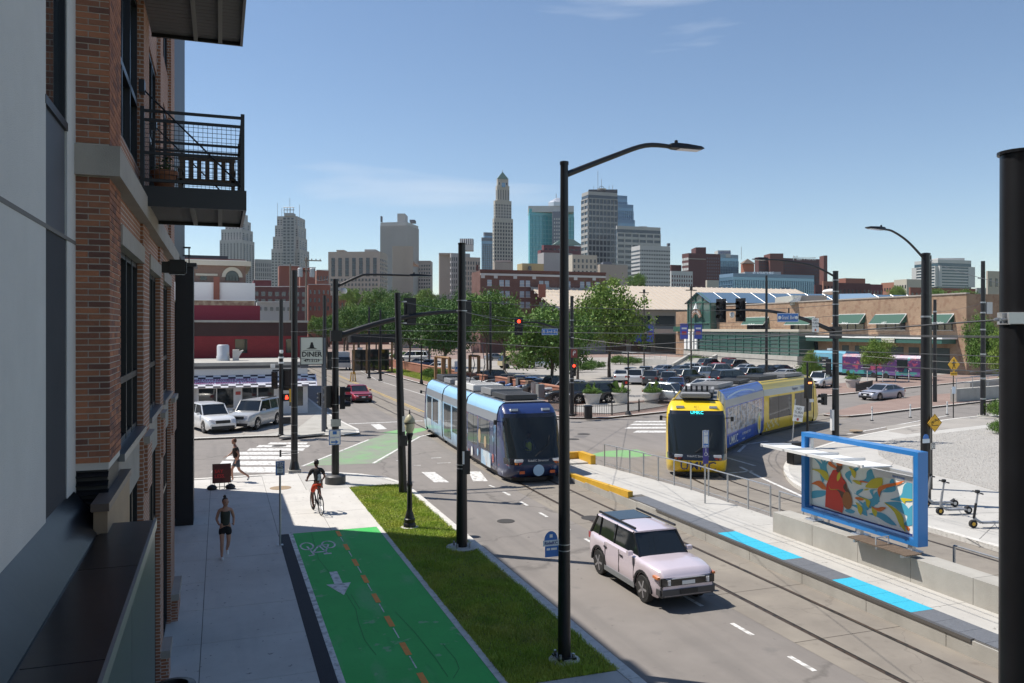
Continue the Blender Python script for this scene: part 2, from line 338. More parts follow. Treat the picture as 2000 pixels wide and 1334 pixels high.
blades('grass', 'short mown green grass on the verge between bike lane and road', 90000, lambda r: (r.uniform(4.85, 6.99), 13.7 + 19.36 * r.uniform() ** 1.25, .142), .062, .009, GRASS)
# --- tracks
def ribbon(path, off0, off1):
    L, Rr = [], []
    for i, p in enumerate(path):
        a, c = Vector(path[max(i - 1, 0)]), Vector(path[min(i + 1, len(path) - 1)]); t = (c - a).normalized(); n = Vector((t.y, -t.x)); L.append(Vector(p) + n * off0); Rr.append(Vector(p) + n * off1)
    return L, Rr
def smooth_path(pts, k=6):
    out = []
    for i in range(len(pts) - 1):
        p0, p1, p2, p3 = [Vector(pts[max(0, min(len(pts) - 1, i + j))]) for j in (-1, 0, 1, 2)]
        for s in range(k):
            t = s / k; out.append(.5 * ((2 * p1) + (p2 - p0) * t + (2 * p0 - 5 * p1 + 4 * p2 - p3) * t * t + (3 * p1 - p0 - 3 * p2 + p3) * t ** 3))
    return out + [Vector(pts[-1])]
def strip(path, o0, o1, z, z0=None):
    L, Rr = ribbon(path, o0, o1); b = MB()
    for i in range(len(path) - 1):
        q = [L[i], Rr[i], Rr[i + 1], L[i + 1]]
        b.sheet([(p.x, p.y) for p in q], z)
    return b
LT = smooth_path([(12.55, -6), (12.55, 14), (12.55, 27), (12.6, 33), (12.85, 41), (13.15, 49), (13.3, 60), (13.3, 180)], 5)
RT = smooth_path([(19.75, -6), (19.75, 14), (19.72, 22), (19.62, 27), (20.1, 31), (22.6, 35.9), (26.4, 39.9), (30.4, 42.9), (38.3, 47.4), (50, 51.8), (75, 57), (130, 67)], 6)
RAIL = layer(mat('rusty_rail', (.10, .07, .05), .5, .5, var=.2, vs=3), 5, .5, .6, (.03, .028, .027), .8)
GROOVE = mat('rail_groove', (.02, .019, .018), .9)
for pth, o0, o1, nm in ((LT, -1.35, 1.42, 'tramway_slab'), (RT, -1.45, 1.5, 'tramway_slab')):
    s_ = struct(strip(pth, o0, o1, .004).build(nm, SLAB))
    for g in (-.72, .72):
        strip(pth, g - .06, g + .06, .008).build('rail', RAIL, s_); strip(pth, g - .02 + (.045 if g < 0 else -.045), g + .02 + (.045 if g < 0 else -.045), .011).build('groove', GROOVE, s_)
    # joints across the slab
    bb = MB(); used = set()
    for yj in range(0, 150, 4):
        p = min(pth, key=lambda q: abs(q.y - yj - 1.7) if pth is LT else abs((q.x - 19) * .6 + q.y - yj)); i = pth.index(p)
        if i in used: continue
        used.add(i); a, c = pth[max(i - 1, 0)], pth[min(i + 1, len(pth) - 1)]; t = (c - a).normalized(); n = Vector((t.y, -t.x))
        q = [p + n * o0, p + n * o1]; q = [q[0] - t * .012, q[1] - t * .012, q[1] + t * .012, q[0] + t * .012]; bb.sheet([(z.x, z.y) for z in q], .0065)
    bb.build('slab_joint', mat('joint_dark', (.1, .085, .07), .9), s_, kind='stuff')
# --- road markings
onroad([[(10.58, y), (10.69, y), (10.69, y + .75), (10.58, y + .75)] for y in [5 + 1.93 * i for i in range(14)]], LINEW, 'lane_dash')
def PX(*pts): return [G(u, v) for u, v in pts]
for p in (PX((823, 922), (849, 922), (877, 942), (848, 942)), PX((915, 921), (938, 921), (953, 940), (924, 940)), PX((724, 829), (742, 828), (756, 838), (737, 839))): onroad([p], LINEW, 'crossing_bar')
bars = [(917.5, 412, 546, 5.5), (904.5, 428, 556, 4.2), (894, 440, 572, 3.4), (885.5, 462, 584, 2.8), (878, 482, 596, 2.4), (871.5, 500, 606, 2.1), (866, 522, 602, 1.8)]
for v, u0, u1, t in bars: onroad([PX((u0, v + t), (u1 - 4, v + t), (u1, v - t), (u0 + 6, v - t))], LINEW, 'crossing_bar')
for v, u0, u1, t in [(823.5, 1236, 1300, 1.3), (829, 1229, 1300, 1.5), (835.5, 1220, 1303, 1.7), (843, 1236, 1303, 1.9)]: onroad([PX((u0, v + t), (u1, v + t), (u1, v - t), (u0 + 8, v - t))], LINEW, 'crossing_bar')
onroad([PX((592, 910), (736, 905), (822, 852), (770, 842), (722, 858))], GREENW, 'green_crossing')
onroad([PX((742, 846), (802, 848), (834, 840), (826, 836), (785, 838))], GREENB, 'green_patch', .006)
onroad([PX((1145, 890), (1230, 894), (1276, 890), (1245, 878), (1182, 881))], GREENB, 'green_patch')
def mark(pts, w, m=LINEW, name='road_line', z=.0085, parent=road):
    b = MB()
    for p in stroke([G(u, v) for u, v in pts], w): b.sheet(p, z)
    return b.build(name, m, parent)
mark([(590, 911), (720, 859)], .14); mark([(729, 905), (820, 853), (840, 848)], .14); mark([(681, 828), (826, 822)], .3); mark([(737, 743), (833, 773), (880, 777)], .12)
mark([(660, 732.5), (831, 805.6)], .12, LINEY); mark([(656, 732.5), (820, 804)], .1, LINEY); mark([(686, 713), (735, 742)], .1)
for pts in ([(842, 895), (862, 894)], [(854, 905), (880, 904)], [(774, 900), (786, 900)], [(808, 909), (822, 909)], [(955, 948), (966, 952)], [(982, 961), (996, 966)]): mark(pts, .1)
for pts in ([(1392, 862), (1418, 857)], [(1450, 850), (1520, 838)], [(1416, 893), (1475, 910)], [(1420, 925), (1470, 920)], [(1442, 883), (1455, 870)], [(1446, 912), (1482, 931), (1600, 985)], [(1410, 874), (1500, 862)], [(1320, 905), (1305, 905)], [(1560, 832), (1640, 822)], [(1655, 848), (1850, 812)]): mark(pts, .16)
onroad([PX((u, v), (u + 22, v + 1), (u + 14, v + 5), (u - 10, v + 4))  for u, v in ((1128, 850), (1100, 838))], mat('patch_dark', (.15, .14, .135), .9), 'repair_patch', .003)
# utility covers in the road
for u, v, r in ((545, 871, .4), (1155, 1012, .35), (700, 931, .35), (1140, 848, .4), (1120, 858, .35), (988, 1018, .3)):
    x, y = G(u, v); MB().lathe([(r, 0), (r, .012), (r * .8, .014)], 20, (x, y, 0)).build('manhole_cover', mat('cast_iron', (.07, .065, .06), .7, .4), road)
x, y = G(548, 953, .15); MB().lathe([(.42, .1), (.42, .157), (.36, .159)], 24, (x, y, 0)).build('manhole_cover', mat('rust_iron', (.3, .22, .14), .8), sw)
x, y = G(1672, 840.5, .15); ib = (x, y)
# --- right-hand pavement
rpoly = [(21.35, -8), (21.35, 21.5), (21.55, 25.5), (22.6, 28.6), (25.2, 32.2), (29, 35.2), (35, 38.6), (44, 42.2), (56, 45.6), (110, 53.5), (170, 60), (170, -8)]
rs = struct(MB().prism(rpoly, -.05, .142).build('right_sidewalk', CONCW))
kp = smooth_path(rpoly[:-1], 4)
ks = struct(strip(kp, 0, .2, .05).build('right_kerb', CURBW))
L_, R_ = ribbon(kp, -.0, .22)
for i in range(len(kp) - 1):
    q = [L_[i], R_[i], R_[i + 1], L_[i + 1]]; MB().prism([(p.x, p.y) for p in q], -.02, .155 + random.uniform(-.003, .003)).build('kerb_stone', CURBW, ks)
gv = [G(u, v, .15) for u, v in ((1712, 868), (1745, 858), (1800, 851), (1870, 843), (1957, 832), (2060, 826), (2100, 985), (1957, 962), (1880, 940), (1800, 922), (1745, 905), (1716, 888))]
gs = struct(MB().prism(gv, .1, .158).build('gravel_bed', GRAVEL))
rng = np.random.default_rng(5); b = MB(); cnt = 0
def inpoly(x, y, P_):
    c = False
    for i in range(len(P_)):
        (x1, y1), (x2, y2) = P_[i], P_[i - 1]
        if (y1 > y) != (y2 > y) and x < (x2 - x1) * (y - y1) / (y2 - y1) + x1: c = not c
    return c
while cnt < 9000:
    x, y = rng.uniform(24, 60), rng.uniform(18, 44)
    if inpoly(x, y, gv):
        r = rng.uniform(.018, .05); q = rng.uniform(0, 6.28); cnt += 1
        b.add([(x + r * math.cos(q + k * 1.57), y + r * math.sin(q + k * 1.57), .156) for k in range(4)] + [(x + r * .3, y, .158 + r * .9)], [(0, 1, 4), (1, 2, 4), (2, 3, 4), (3, 0, 4)])
o = b.build('gravel', layer(mat('gravel_stone', (.42, .40, .375), .9, var=.35, vs=9), 7, .5, .6, (.27, .255, .235), .8)); o['kind'] = 'stuff'; o['label'] = 'loose grey crushed gravel beside the right-hand pavement'; o['category'] = 'gravel'
path = [G(u, v, .15) for u, v in ((1500, 890), (1560, 870), (1640, 850), (1712, 868), (1716, 888), (1640, 905), (1590, 935), (1560, 950))]
mark_j = MB()
for a_, b_ in (((1640, 905), (1500, 880)), ((1712, 868), (1600, 845)), ((1830, 975), (1650, 1005)), ((1957, 1000), (1700, 1010)), ((1905, 1060), (1957, 1010)), ((1745, 905), (1680, 960)), ((1620, 960), (1960, 1075))):
    for p in stroke([G(*a_, .15), G(*b_, .15)], .018): mark_j.sheet(p, .1455)
mark_j.build('pavement_joint', MATS['joint_grout'], rs, kind='stuff')
MB().lathe([(.4, .1), (.4, .152), (.34, .154)], 24, (ib[0], ib[1], 0)).build('manhole_cover', MATS['rust_iron'], rs)
MB().prism([G(u, v, .15) for u, v in ((1730, 832), (1850, 818), (1957, 812), (1957, 826), (1850, 838), (1770, 848), (1735, 842))], .1, .147).build('asphalt_path', ASPH2, rs)
# --- brick median and far blocks
md = [G(u, v, .15) for u, v in ((1608, 808), (1680, 790), (1790, 772), (1900, 765), (2050, 755), (2050, 768), (1900, 785), (1780, 798), (1660, 811))]
ms = struct(MB().prism(md, -.02, .13).build('brick_median', BRICKP))
strip(smooth_path([G(u, v, .15) for u, v in ((1608, 808), (1660, 811), (1780, 798), (1900, 785), (2050, 768))], 4), -.1, .12, .136).build('kerb_stone', CURBW, ms)
fb = [(22.3, 420), (22.3, 62), (22.7, 57), (23.9, 54.2), (26, 53.3), (32, 55.6), (44, 60), (56, 64.5), (92, 77.5), (170, 100), (170, 420)]
struct(MB().prism(fb, -.05, .12).build('market_sidewalk', BRICKP))
strip([Vector(p) for p in [(22.3, 300)] + fb[1:-1]], .0, .24, .128).build('market_kerb', CURBW, bpy.data.objects['market_sidewalk'])
struct(MB().sheet([(28.9, 64.8), (34, 64.2), (56, 73), (92, 86), (96.5, 88), (96.5, 165), (60, 165), (29, 165)], .128).build('parking_lot', ASPH2))
for k in range(9): MB().sheet([(30.2, 80 + k * 2.9), (35.2, 80 + k * 2.9), (35.2, 80.12 + k * 2.9), (30.2, 80.12 + k * 2.9)], .134).build('bay_line', LINEW, bpy.data.objects['parking_lot'])
lb = [(-90, 52.6), (2.2, 51.3), (5, 50.7), (7.0, 50.1), (7.9, 50.7), (8.1, 52.5), (7.7, 58), (7.5, 66), (7.5, 420), (-90, 420)]
struct(MB().prism(lb, -.05, .1).build('diner_sidewalk', CONC2))
strip([Vector(p) for p in lb[:-1]], -.0, .2, .108).build('diner_kerb', CURBW, bpy.data.objects['diner_sidewalk'])
MB().sheet([(-60, 52.8), (2.6, 51.9), (4.6, 54), (6.9, 63.5), (-60, 63.5)], .106).build('diner_forecourt', ASPH2, bpy.data.objects['diner_sidewalk'])
MB().prism([G(u, v, .1) for u, v in ((556, 851), (632, 846), (634, 849), (560, 856), (545, 857))], .1, .2).build('forecourt_kerb', CONC2, bpy.data.objects['diner_sidewalk'])
# ================================================================== APARTMENT BUILDING on the left
def settle(o, loc):
    o.location = loc; L = Vector(loc)
    for ch in [k for k in bpy.data.objects if k.parent == o]: ch.location = ch.location - L
    return o
STUC = layer(mat('stucco', (.60, .59, .57), .92, var=.05, vs=2, bump=.5, bs=130), .5, .5, .8, (.46, .445, .425), .55, (1, 1, .12))
STUCD = mat('dark_stucco', (.045, .047, .055), .9, var=.1, vs=2, bump=.5, bs=130)
STONE = layer(mat('cast_stone', (.36, .32, .28), .88, var=.1, vs=2, bump=.35, bs=90), 1.2, .5, .75, (.28, .25, .22), .5)
MORT = mat('mortar', (.56, .52, .48), .95, bump=.3, bs=150)
def brick_piece(name, island):
    m = mat(name, (.24, .09, .05), .88, bump=.4, bs=80); n, l = m.node_tree.nodes, m.node_tree.links
    src = (n.new('ShaderNodeNewGeometry').outputs['Random Per Island'] if island else n.new('ShaderNodeObjectInfo').outputs['Random'])
    cr = n.new('ShaderNodeValToRGB'); e = cr.color_ramp.elements; e[0].color = (.14, .065, .05, 1); e[1].color = (.42, .165, .085, 1); e.new(.35).color = (.27, .11, .065, 1); e.new(.7).color = (.34, .14, .075, 1)
    l.new(src, cr.inputs[0]); l.new(cr.outputs[0], n['Principled BSDF'].inputs['Base Color']); layer(m, 9, .5, .7, (.18, .075, .05), .4); return m
BRK, BRKI = brick_piece('face_brick', False), brick_piece('face_brick_joined', True)
BRKF = brickmat('far_face_brick', (.36, .15, .08), (.29, .12, .065), (.52, .47, .43), .2, .0595)
FRAME = mat('window_frame_dark', (.025, .026, .03), .4, .4)
ap = thing('apartment_building', 'brick and grey stucco apartment block along the left edge of the pavement', 'building')
# masses behind the skin
MB().box(-16, -1.62, -12, 29.6, 0, 17.2).box(-16, -1.36, 29.6, 35.3, 0, 7.4).build('wall', BRKF, ap)
MB().box(-1.62, -1.29, 1.5, 7.29, 4.6, 17.2).build('stucco_wall', STUC, ap); MB().box(-1.62, -1.29, 8.24, 8.72, 4.6, 17.2).build('stucco_wall', STUC, ap)
MB().box(-1.62, -1.30, 7.29, 8.24, 4.6, 7.29).build('dark_panel', STUCD, ap)
MB().box(-1.62, -1.31, 7.29, 8.24, 7.33, 8.28).build('spandrel_panel', mat('spandrel', (.06, .065, .08), .5), ap)
MB().box(-1.62, -1.286, 1.5, 8.72, 7.29, 7.325).build('reveal_joint', mat('reveal', (.16, .15, .14), .8), ap)
w = MB().box(-1.62, -1.345, 7.33, 8.2, 8.33, 17.2).build('window', GLASS, ap)
MB().box(-1.40, -1.285, 7.27, 8.26, 8.27, 8.34).box(-1.40, -1.30, 7.29, 7.34, 8.34, 17.2).box(-1.40, -1.30, 8.19, 8.24, 8.34, 17.2).box(-1.40, -1.31, 7.34, 8.19, 10.2, 10.27).build('window_frame', FRAME, w)
# brick pier near the camera: every brick of its two faces
pier = MB().box(-1.6, -1.008, 8.708, 9.64, 5.15, 17.2).build('brick_pier', MORT, ap)
cube = MB().box(-.5, .5, -.5, .5, -.5, .5).mesh('brick', BRK)
PITCH, BH = .0595, .0485
rows = [5.22 + i * PITCH for i in range(46)] + [8.27 + i * PITCH for i in range(34)]
extra = MB()
for i, z in enumerate(rows):
    cuts = [0, .385, 1] if i % 2 else [0, .71, 1]
    for a, c in zip(cuts, cuts[1:]):
        x0, x1 = -1.30 + .30 * a, -1.30 + .30 * c
        if c == 1: x1 = -1.0
        inst(cube, 'brick', pier, ((x0 + x1) / 2 + (.004 if a else 0), 8.71 + random.uniform(-.0015, .0015), z + BH / 2), (0, 0, 0), (x1 - x0 - .008 * (1 if c < 1 else .5), .022, BH))
    ys = [0, .098, .302, .506, .71, .94] if i % 2 else [0, .2, .404, .608, .812, .94]
    for k, (a, c) in enumerate(zip(ys, ys[1:])):
        y0, y1 = 8.721 + a if k else 8.7215, 8.7 + c
        if k == 1 or (k == 0 and i % 2 == 0): inst(cube, 'brick', pier, (-1.011 + random.uniform(0, .002), (8.7 + a + 8.7 + c) / 2 + (.011 if k == 0 else 0), z + BH / 2), (0, 0, 0), (.022, c - a - .008 - (.022 if k == 0 else 0), BH))
        else: extra.box(-1.022, -.9995 + random.uniform(0, .002), 8.704 + a + (.018 if k == 0 else 0), 8.696 + c, z, z + BH)
extra.build('brick', BRKI, pier, kind='stuff')
# louvre vent under the pier
lv = MB().box(-1.6, -1.02, 8.74, 9.64, 4.6, 5.16).build('louvre_vent', BLACK2, ap)
for k in range(6): MB().cbox((-1.15, 8.72, 4.68 + k * .085), (.28, .07, .012), rx=R(35)).build('louvre_slat', BLACK, lv)
# stone band and the facade beyond
MB().box(-1.6, -.9, 8.62, 20.7, 7.955, 8.24).build('stone_band', STONE, ap)
piers = [(12.4, 13.4), (15.8, 16.6), (19.1, 20.6)]
for y0, y1 in piers:
    MB().box(-1.6, -1.0, y0, y1, .1, 7.954).box(-1.6, -1.0, y0 + .05, y1 - .05, 8.241, 17.2).build('brick_pier', BRKF, ap)
    pl = MB().box(-1.0, -.87, y0 + .1, y1 - .1, .15, .62).build('plinth', BRKF, ap); MB().box(-1.0, -.84, y0 + .04, y1 - .04, .62, .75).build('plinth_cap', STONE, pl)
    pl = MB().box(-1.0, -.955, y0 + .1, y1 - .1, 4.2, 4.9).build('pilaster', BRKF, ap); MB().box(-1.0, -.92, y0 + .04, y1 - .04, 4.9, 5.0).build('pilaster_cap', STONE, pl)
bays = [(9.64, 12.4), (13.4, 15.8), (16.6, 19.1)]
for i, (y0, y1) in enumerate(bays):
    MB().box(-1.6, -1.04, y0, y1, 7.62, 7.954).build('brick_spandrel', BRKF, ap); MB().box(-1.6, -.98, y0, y1, 7.40, 7.62).build('lintel', STONE, ap)
    MB().box(-1.6, -1.05, y0, y1, 4.45, 5.08).build('stone_panel', STONE, ap); MB().box(-1.6, -.96, y0, y1, 5.08, 5.16).build('sill', mat('sill_metal', (.18, .19, .21), .35, .6), ap)
    for (za, zb, tr) in ((5.16, 7.40, 5.9), (.2, 4.45, 3.2), (8.7, 11.0, 9.6), (11.9, 14.2, 12.8)):
        w = MB().box(-1.6, -1.14, y0, y1, za, zb).build('window', GLASS, ap); f = MB(); n = 4 if za < 8 else 3
        for k in range(n + 1):
            yy = y0 + (y1 - y0) * k / n; f.box(-1.16, -1.08, max(y0, yy - .035), min(y1, yy + .035), za, zb)
        f.box(-1.16, -1.085, y0, y1, za, za + .07).box(-1.16, -1.085, y0, y1, zb - .07, zb).box(-1.16, -1.078, y0, y1, tr - .04, tr + .04); f.build('window_frame', FRAME, w)
    for za, zb in ((8.241, 8.7), (11.0, 11.9), (14.2, 17.2)): MB().box(-1.6, -1.06, y0, y1, za, zb).build('brick_spandrel', BRKF, ap)
MB().box(-1.09, -.94, 8.15, 10.1, 4.86, 4.93).build('coping', mat('brown_coping', (.12, .085, .07), .45, var=.2, vs=5), ap)
MB().box(-1.07, -.955, 8.17, 10.08, 4.2, 4.86).build('stone_panel', layer(mat('tan_stone', (.28, .19, .12), .6, var=.15, vs=3), 2, .45, .7, (.3, .2, .12), .6), ap)
# corner fin of black metal at the end of the facade and roof-deck rail above it
fin = MB().box(-1.36, -.82, 28.42, 29.5, .1, 8.55).build('metal_fin', mat('black_cladding', (.01, .01, .013), .45, .2), ap)
MB().box(-1.02, -.72, 28.3, 29.6, 8.5, 8.62).build('fin_cap', BLACK, fin)
rl = MB()
for x in (-1.15, -.95): rl.box(x - .02, x + .02, 28.5, 28.54, 8.6, 9.15)
rl.box(-1.2, -.9, 28.5, 28.54, 9.1, 9.15).box(-1.2, -.9, 28.5, 28.54, 8.85, 8.89).build('deck_rail', BLACK, ap)
MB().box(-1.62, -1.12, 20.6, 29.6, 8.62, 17.2).build('corner_cladding', mat('slate_cladding', (.03, .032, .04), .5), ap)
# metal canopy below the stucco wall
MET = layer(mat('bronze_sheet_metal', (.018, .020, .027), .28, .7, var=.25, vs=1.5, bump=.06, bs=4), 1.5, .45, .7, (.045, .05, .06), .6, (1, .3, 1))
cp = MB().box(-1.45, -.62, 1.5, 8.6, 4.45, 4.65).build('canopy', MET, ap)
for a, c in ((1.5, 5.05), (5.06, 6.98), (6.99, 8.58)): MB().box(-1.02, -.60, a, c, 4.652, 4.66).build('canopy_sheet', MET, cp)
fl = MB(); fl.add([(-1.30, 1.5, 4.99), (-1.30, 8.6, 4.99), (-1.04, 8.6, 4.665), (-1.04, 1.5, 4.665), (-1.30, 1.5, 4.6), (-1.30, 8.6, 4.6), (-1.04, 8.6, 4.6), (-1.04, 1.5, 4.6)], [(0, 3, 2, 1), (0, 1, 5, 4), (3, 7, 6, 2), (1, 2, 6, 5), (0, 4, 7, 3)])
fl.build('flashing', mat('flashing_metal', (.03, .034, .042), .3, .7, var=.2, vs=2, bump=.1, bs=3), cp)
for a, c in ((1.5, 6.4), (6.41, 8.59)): MB().box(-.63, -.592, a, c, 3.0, 4.58).build('fascia_panel', mat('fascia_metal', (.07, .085, .09), .3, .7, var=.15, vs=1), cp)
MB().box(-.598, -.575, 1.5, 8.6, 4.582, 4.672).build('edge_trim', mat('trim_metal', (.3, .31, .32), .35, .8), cp)
# balconies
def balcony(z, full):
    bal = MB().box(-1.0, .30, 11.84, 13.78, z + .08, z + .24).build('balcony', BLACK, ap)
    MB().box(-1.0, .34, 11.80, 11.835, z, z + .27).box(.30, .34, 11.835, 13.82, z, z + .27).box(-1.0, .34, 13.785, 13.82, z, z + .27).build('balcony_fascia', BLACK, bal)
    j = MB()
    for x in (-.36, .0): j.box(x - .03, x + .03, 11.84, 13.78, z - .0, z + .08)
    j.build('joist', mat('grey_joist', (.22, .21, .20), .6), bal)
    for k in range(14):
        y = 11.86 + k * .137; MB().box(-1.0, .29, y, y + .128, z + .05, z + .075).build('soffit_board', mat('soffit', (.13, .12, .12), .6), bal)
    if not full: return bal
    z0 = z + .27
    for x, y in ((-.97, 11.84), (.29, 11.84), (.29, 13.76), (-.97, 13.76)): MB().box(x - .025, x + .025, y - .025, y + .025, z0, z0 + 1.05).build('rail_post', BLACK, bal)
    for zz in (.98, .86, .42, .06):
        MB().box(-.95, .27, 11.82, 11.86, z0 + zz, z0 + zz + .035).box(.27, .31, 11.86, 13.74, z0 + zz, z0 + zz + .035).box(-.95, .27, 13.74, 13.78, z0 + zz, z0 + zz + .035).build('rail', BLACK, bal)
    wm = MB()
    for k in range(21):
        x = -.94 + k * .06
        for y in (11.84, 13.76): wm.box(x - .003, x + .003, y - .003, y + .003, z0 + .08, z0 + .87)
    for k in range(31): y = 11.89 + k * .06; wm.box(.287, .293, y - .003, y + .003, z0 + .08, z0 + .87)
    for k in range(13):
        zz = z0 + .1 + k * .06; wm.box(-.95, .27, 11.837, 11.843, zz - .003, zz + .003).box(-.95, .27, 13.757, 13.763, zz - .003, zz + .003).box(.287, .293, 11.87, 13.74, zz - .003, zz + .003)
    wm.build('wire_mesh', BLACK, bal, kind='stuff')
    for y in (11.75, 13.87):
        MB().tube([(-.98, y, z0 + 1.28), (.26, y, z0 + .06)], .012, 6).build('tie_rod', BLACK, bal); MB().box(-1.0, -.93, y - .09, y + .09, z0 + 1.2, z0 + 1.36).build('anchor_plate', BLACK, bal)
    return bal
balcony(8.12, True); balcony(11.02, False)
settle(ap, (-1.3, 8.7, 0))
WOOD = layer(mat('weathered_wood', (.12, .085, .06), .8, var=.2, vs=6), 3, .4, .7, (.19, .14, .10), .6, (1, 6, 1))
bn = thing('balcony_bench', 'brown slatted wooden bench standing on the lower balcony', 'bench', (-.28, 13.2, 8.39))
for k in range(3): MB().box(-.32, .5, -.2 + k * .14, -.08 + k * .14, .30, .33).build('seat_slat', WOOD, bn)
for k in range(7): MB().box(-.28 + k * .115, -.22 + k * .115, .22, .245, .36, .68).build('back_slat', WOOD, bn)
MB().box(-.32, .5, .21, .25, .68, .74).build('top_rail', WOOD, bn); MB().box(-.32, .5, .21, .25, .32, .36).build('back_rail', WOOD, bn)
for x in (-.30, .44):
    MB().box(x, x + .05, -.2, -.15, 0, .45).build('leg', WOOD, bn); MB().box(x, x + .05, .2, .25, 0, .7).build('leg', WOOD, bn); MB().box(x - .01, x + .06, -.22, .25, .45, .48).build('armrest', WOOD, bn)
pt = thing('potted_plant', 'small leafy plant in a terracotta pot on the lower balcony', 'plant', (-.72, 12.15, 8.39))
MB().lathe([(.11, 0), (.155, .2), (.175, .2), (.175, .26), (.14, .26), (.14, .22)], 16).build('pot', mat('terracotta', (.30, .115, .055), .85, var=.15), pt, smooth=40)
lf = MB(); rg = random.Random(4)
for k in range(110):
    q, e, r = rg.uniform(0, 6.28), rg.uniform(.1, 1.4), rg.uniform(.05, .19); c_ = Vector((math.cos(q) * math.cos(e) * r, math.sin(q) * math.cos(e) * r, .27 + math.sin(e) * r)); d_ = Vector((rg.uniform(-1, 1), rg.uniform(-1, 1), rg.uniform(-.3, .6))) * .03; e_ = Vector((-d_.y, d_.x, rg.uniform(-.02, .02)))
    lf.quad(c_ - d_, c_ - e_ * .6, c_ + d_, c_ + e_ * .6)
lf.build('foliage', leafmat('pot_leaf', (.06, .12, .03), (.10, .17, .04), (.04, .08, .02), 9), pt)
wl_ = thing('wall_lamp', 'black box-shaped wall lamp high on the brick pier', 'lamp', (-1.0, 16.2, 7.62))
MB().box(0, .1, -.08, .08, -.1, .1).build('bracket', BLACK, wl_); MB().box(.1, .42, -.12, .12, -.13, .14).build('housing', BLACK2, wl_, bevel=.03); MB().box(.14, .38, -.1, .1, -.137, -.131).build('lens', LAMPW, wl_)
lb_ = thing('litter_bin', 'dark round litter bin at the bottom edge beside the facade', 'bin', (-.66, 13.62, .15))
MB().lathe([(.24, 0), (.27, .1), (.28, .78), (.31, .8), (.31, .86), (.2, .88), (.19, .8)], 24).build('body', BLACK, lb_, smooth=40); MB().lathe([(.19, .70), (.18, .74)], 18).build('bin_liner', WHITE, lb_)
# ================================================================== STREETCAR STOP
PANELG = mat('tactile_grey', (.13, .14, .16), .8, var=.1, vs=9, bump=.7, bs=18)
PANELC = mat('tactile_cyan', (.035, .42, .60), .75, var=.08, vs=9, bump=.7, bs=18)
pf = struct(MB().box(14.03, 16.95, -8, 27, -.05, .352).build('platform', MATS['joint_grout']))
rm = MB(); rm.add([(14.03, 27, -.05), (16.95, 27, -.05), (16.6, 36.3, -.05), (14.2, 36.3, -.05), (14.03, 27, .36), (16.95, 27, .36), (16.6, 36.3, .1), (14.2, 36.3, .1)], [(0, 3, 2, 1), (4, 5, 6, 7), (0, 1, 5, 4), (1, 2, 6, 5), (2, 3, 7, 6), (3, 0, 4, 7)])
rm.build('ramp', CONCW, pf)
ys = [-7 + 1.9 * i for i in range(18)] + [27]
for x0, x1 in ((14.72, 15.8), (15.8, 16.94)):
    for y0, y1 in zip(ys, ys[1:]): MB().box(x0 + .005, x1 - .005, y0 + .005, y1 - .005, .3, .36 + random.uniform(0, .002)).build('slab', CONCW, pf)
y = -7.
while y < 36:
    L = 2.2; z1 = .335 if y < 25 else max(.1, .335 - (y - 25) * .025); MB().box(13.98, 14.03, y + .008, y + L - .008, -.02, z1).build('face_panel', CONC2, pf); y += L
MB().box(13.955, 14.06, 12.2, 24.6, .30, .372).build('edge_bar', mat('dull_rail', (.2, .19, .18), .45, .7), pf)
cy_ = [(G(1395, 1043, .36)[1], G(1512, 1082, .36)[1]), (G(1622, 1135, .36)[1], G(1787, 1193, .36)[1])]
y = 26.6
while y > -6:
    y2 = y - .61; c_ = any(b_ - .3 < (y + y2) / 2 < a_ + .2 for a_, b_ in cy_)
    MB().box(14.06, 14.71, y2 + .004, y - .004, .3, .367).build('tactile_panel', PANELC if c_ else PANELG, pf); y = y2
yc = MB(); yc.plate([(14.0, 26.7, .33), (14.0, 33.6, .1), (14.0, 33.6, .28), (14.0, 26.7, .56)], (1, 0, 0), .2); yc.build('yellow_kerb', YEL, pf)
yn = MB().box(14.75, 16.55, 36.35, 36.6, 0, .52).box(16.35, 16.6, 34.9, 36.35, 0, .56).box(14.45, 14.7, 34.6, 36.6, 0, .5); yn.build('yellow_nose', YEL, pf)
MB().box(14.7, 16.35, 35.2, 36.35, .0, .2).build('nose_slab', CONCW, pf)
# low wall carrying the shelter
pw = thing('platform_wall', 'low grey concrete wall along the back of the tram platform', 'wall', (16.05, 10, .36))
y = 20.7 - 10
while y > -14:
    L = 1.75; MB().box(-.3, .32, y - L + .006, y - .006, 0, .60).build('wall_segment', CONC2, pw); y -= L
MB().box(-.305, -.3, -.9, -.35, .2, .38).build('recessed_light', ALU, pw)
# railings
def railing(label, pts, h, n, mesh_h=None, plates=()):
    r = thing('railing', label, 'railing', (pts[0][0], pts[0][1], pts[0][2])); o0 = Vector(pts[0])
    P_ = [Vector(p) - o0 for p in pts]
    for z, rr in ((h, .022), (.12, .014)): MB().tube([p + Vector((0, 0, z)) for p in P_], rr, 8).build('rail', STEEL, r)
    tot = sum((b - a).length for a, b in zip(P_, P_[1:])); k = 0
    for i in range(n + 1):
        s = tot * i / n
        for a, b in zip(P_, P_[1:]):
            L = (b - a).length
            if s <= L + 1e-6: p = a.lerp(b, min(1, s / L)); break
            s -= L
        MB().cbox(p + Vector((0, 0, h / 2)), (.04, .05, h)).build('post', STEEL, r)
    return r
railing('galvanised railing along the platform ramp, in front of the yellow tram', [(16.72, 34.2, .16), (16.9, 27, .36), (16.95, 22.4, .36)], 1.0, 10)
railing('short galvanised railing just left of the blue shelter', [(17.0, 22.0, .3), (17.0, 18.6, .3)], .95, 3)
railing('galvanised railing behind the low wall, right of the shelter', [(16.75, 15.1, .3), (16.75, 2, .3)], .95, 7)
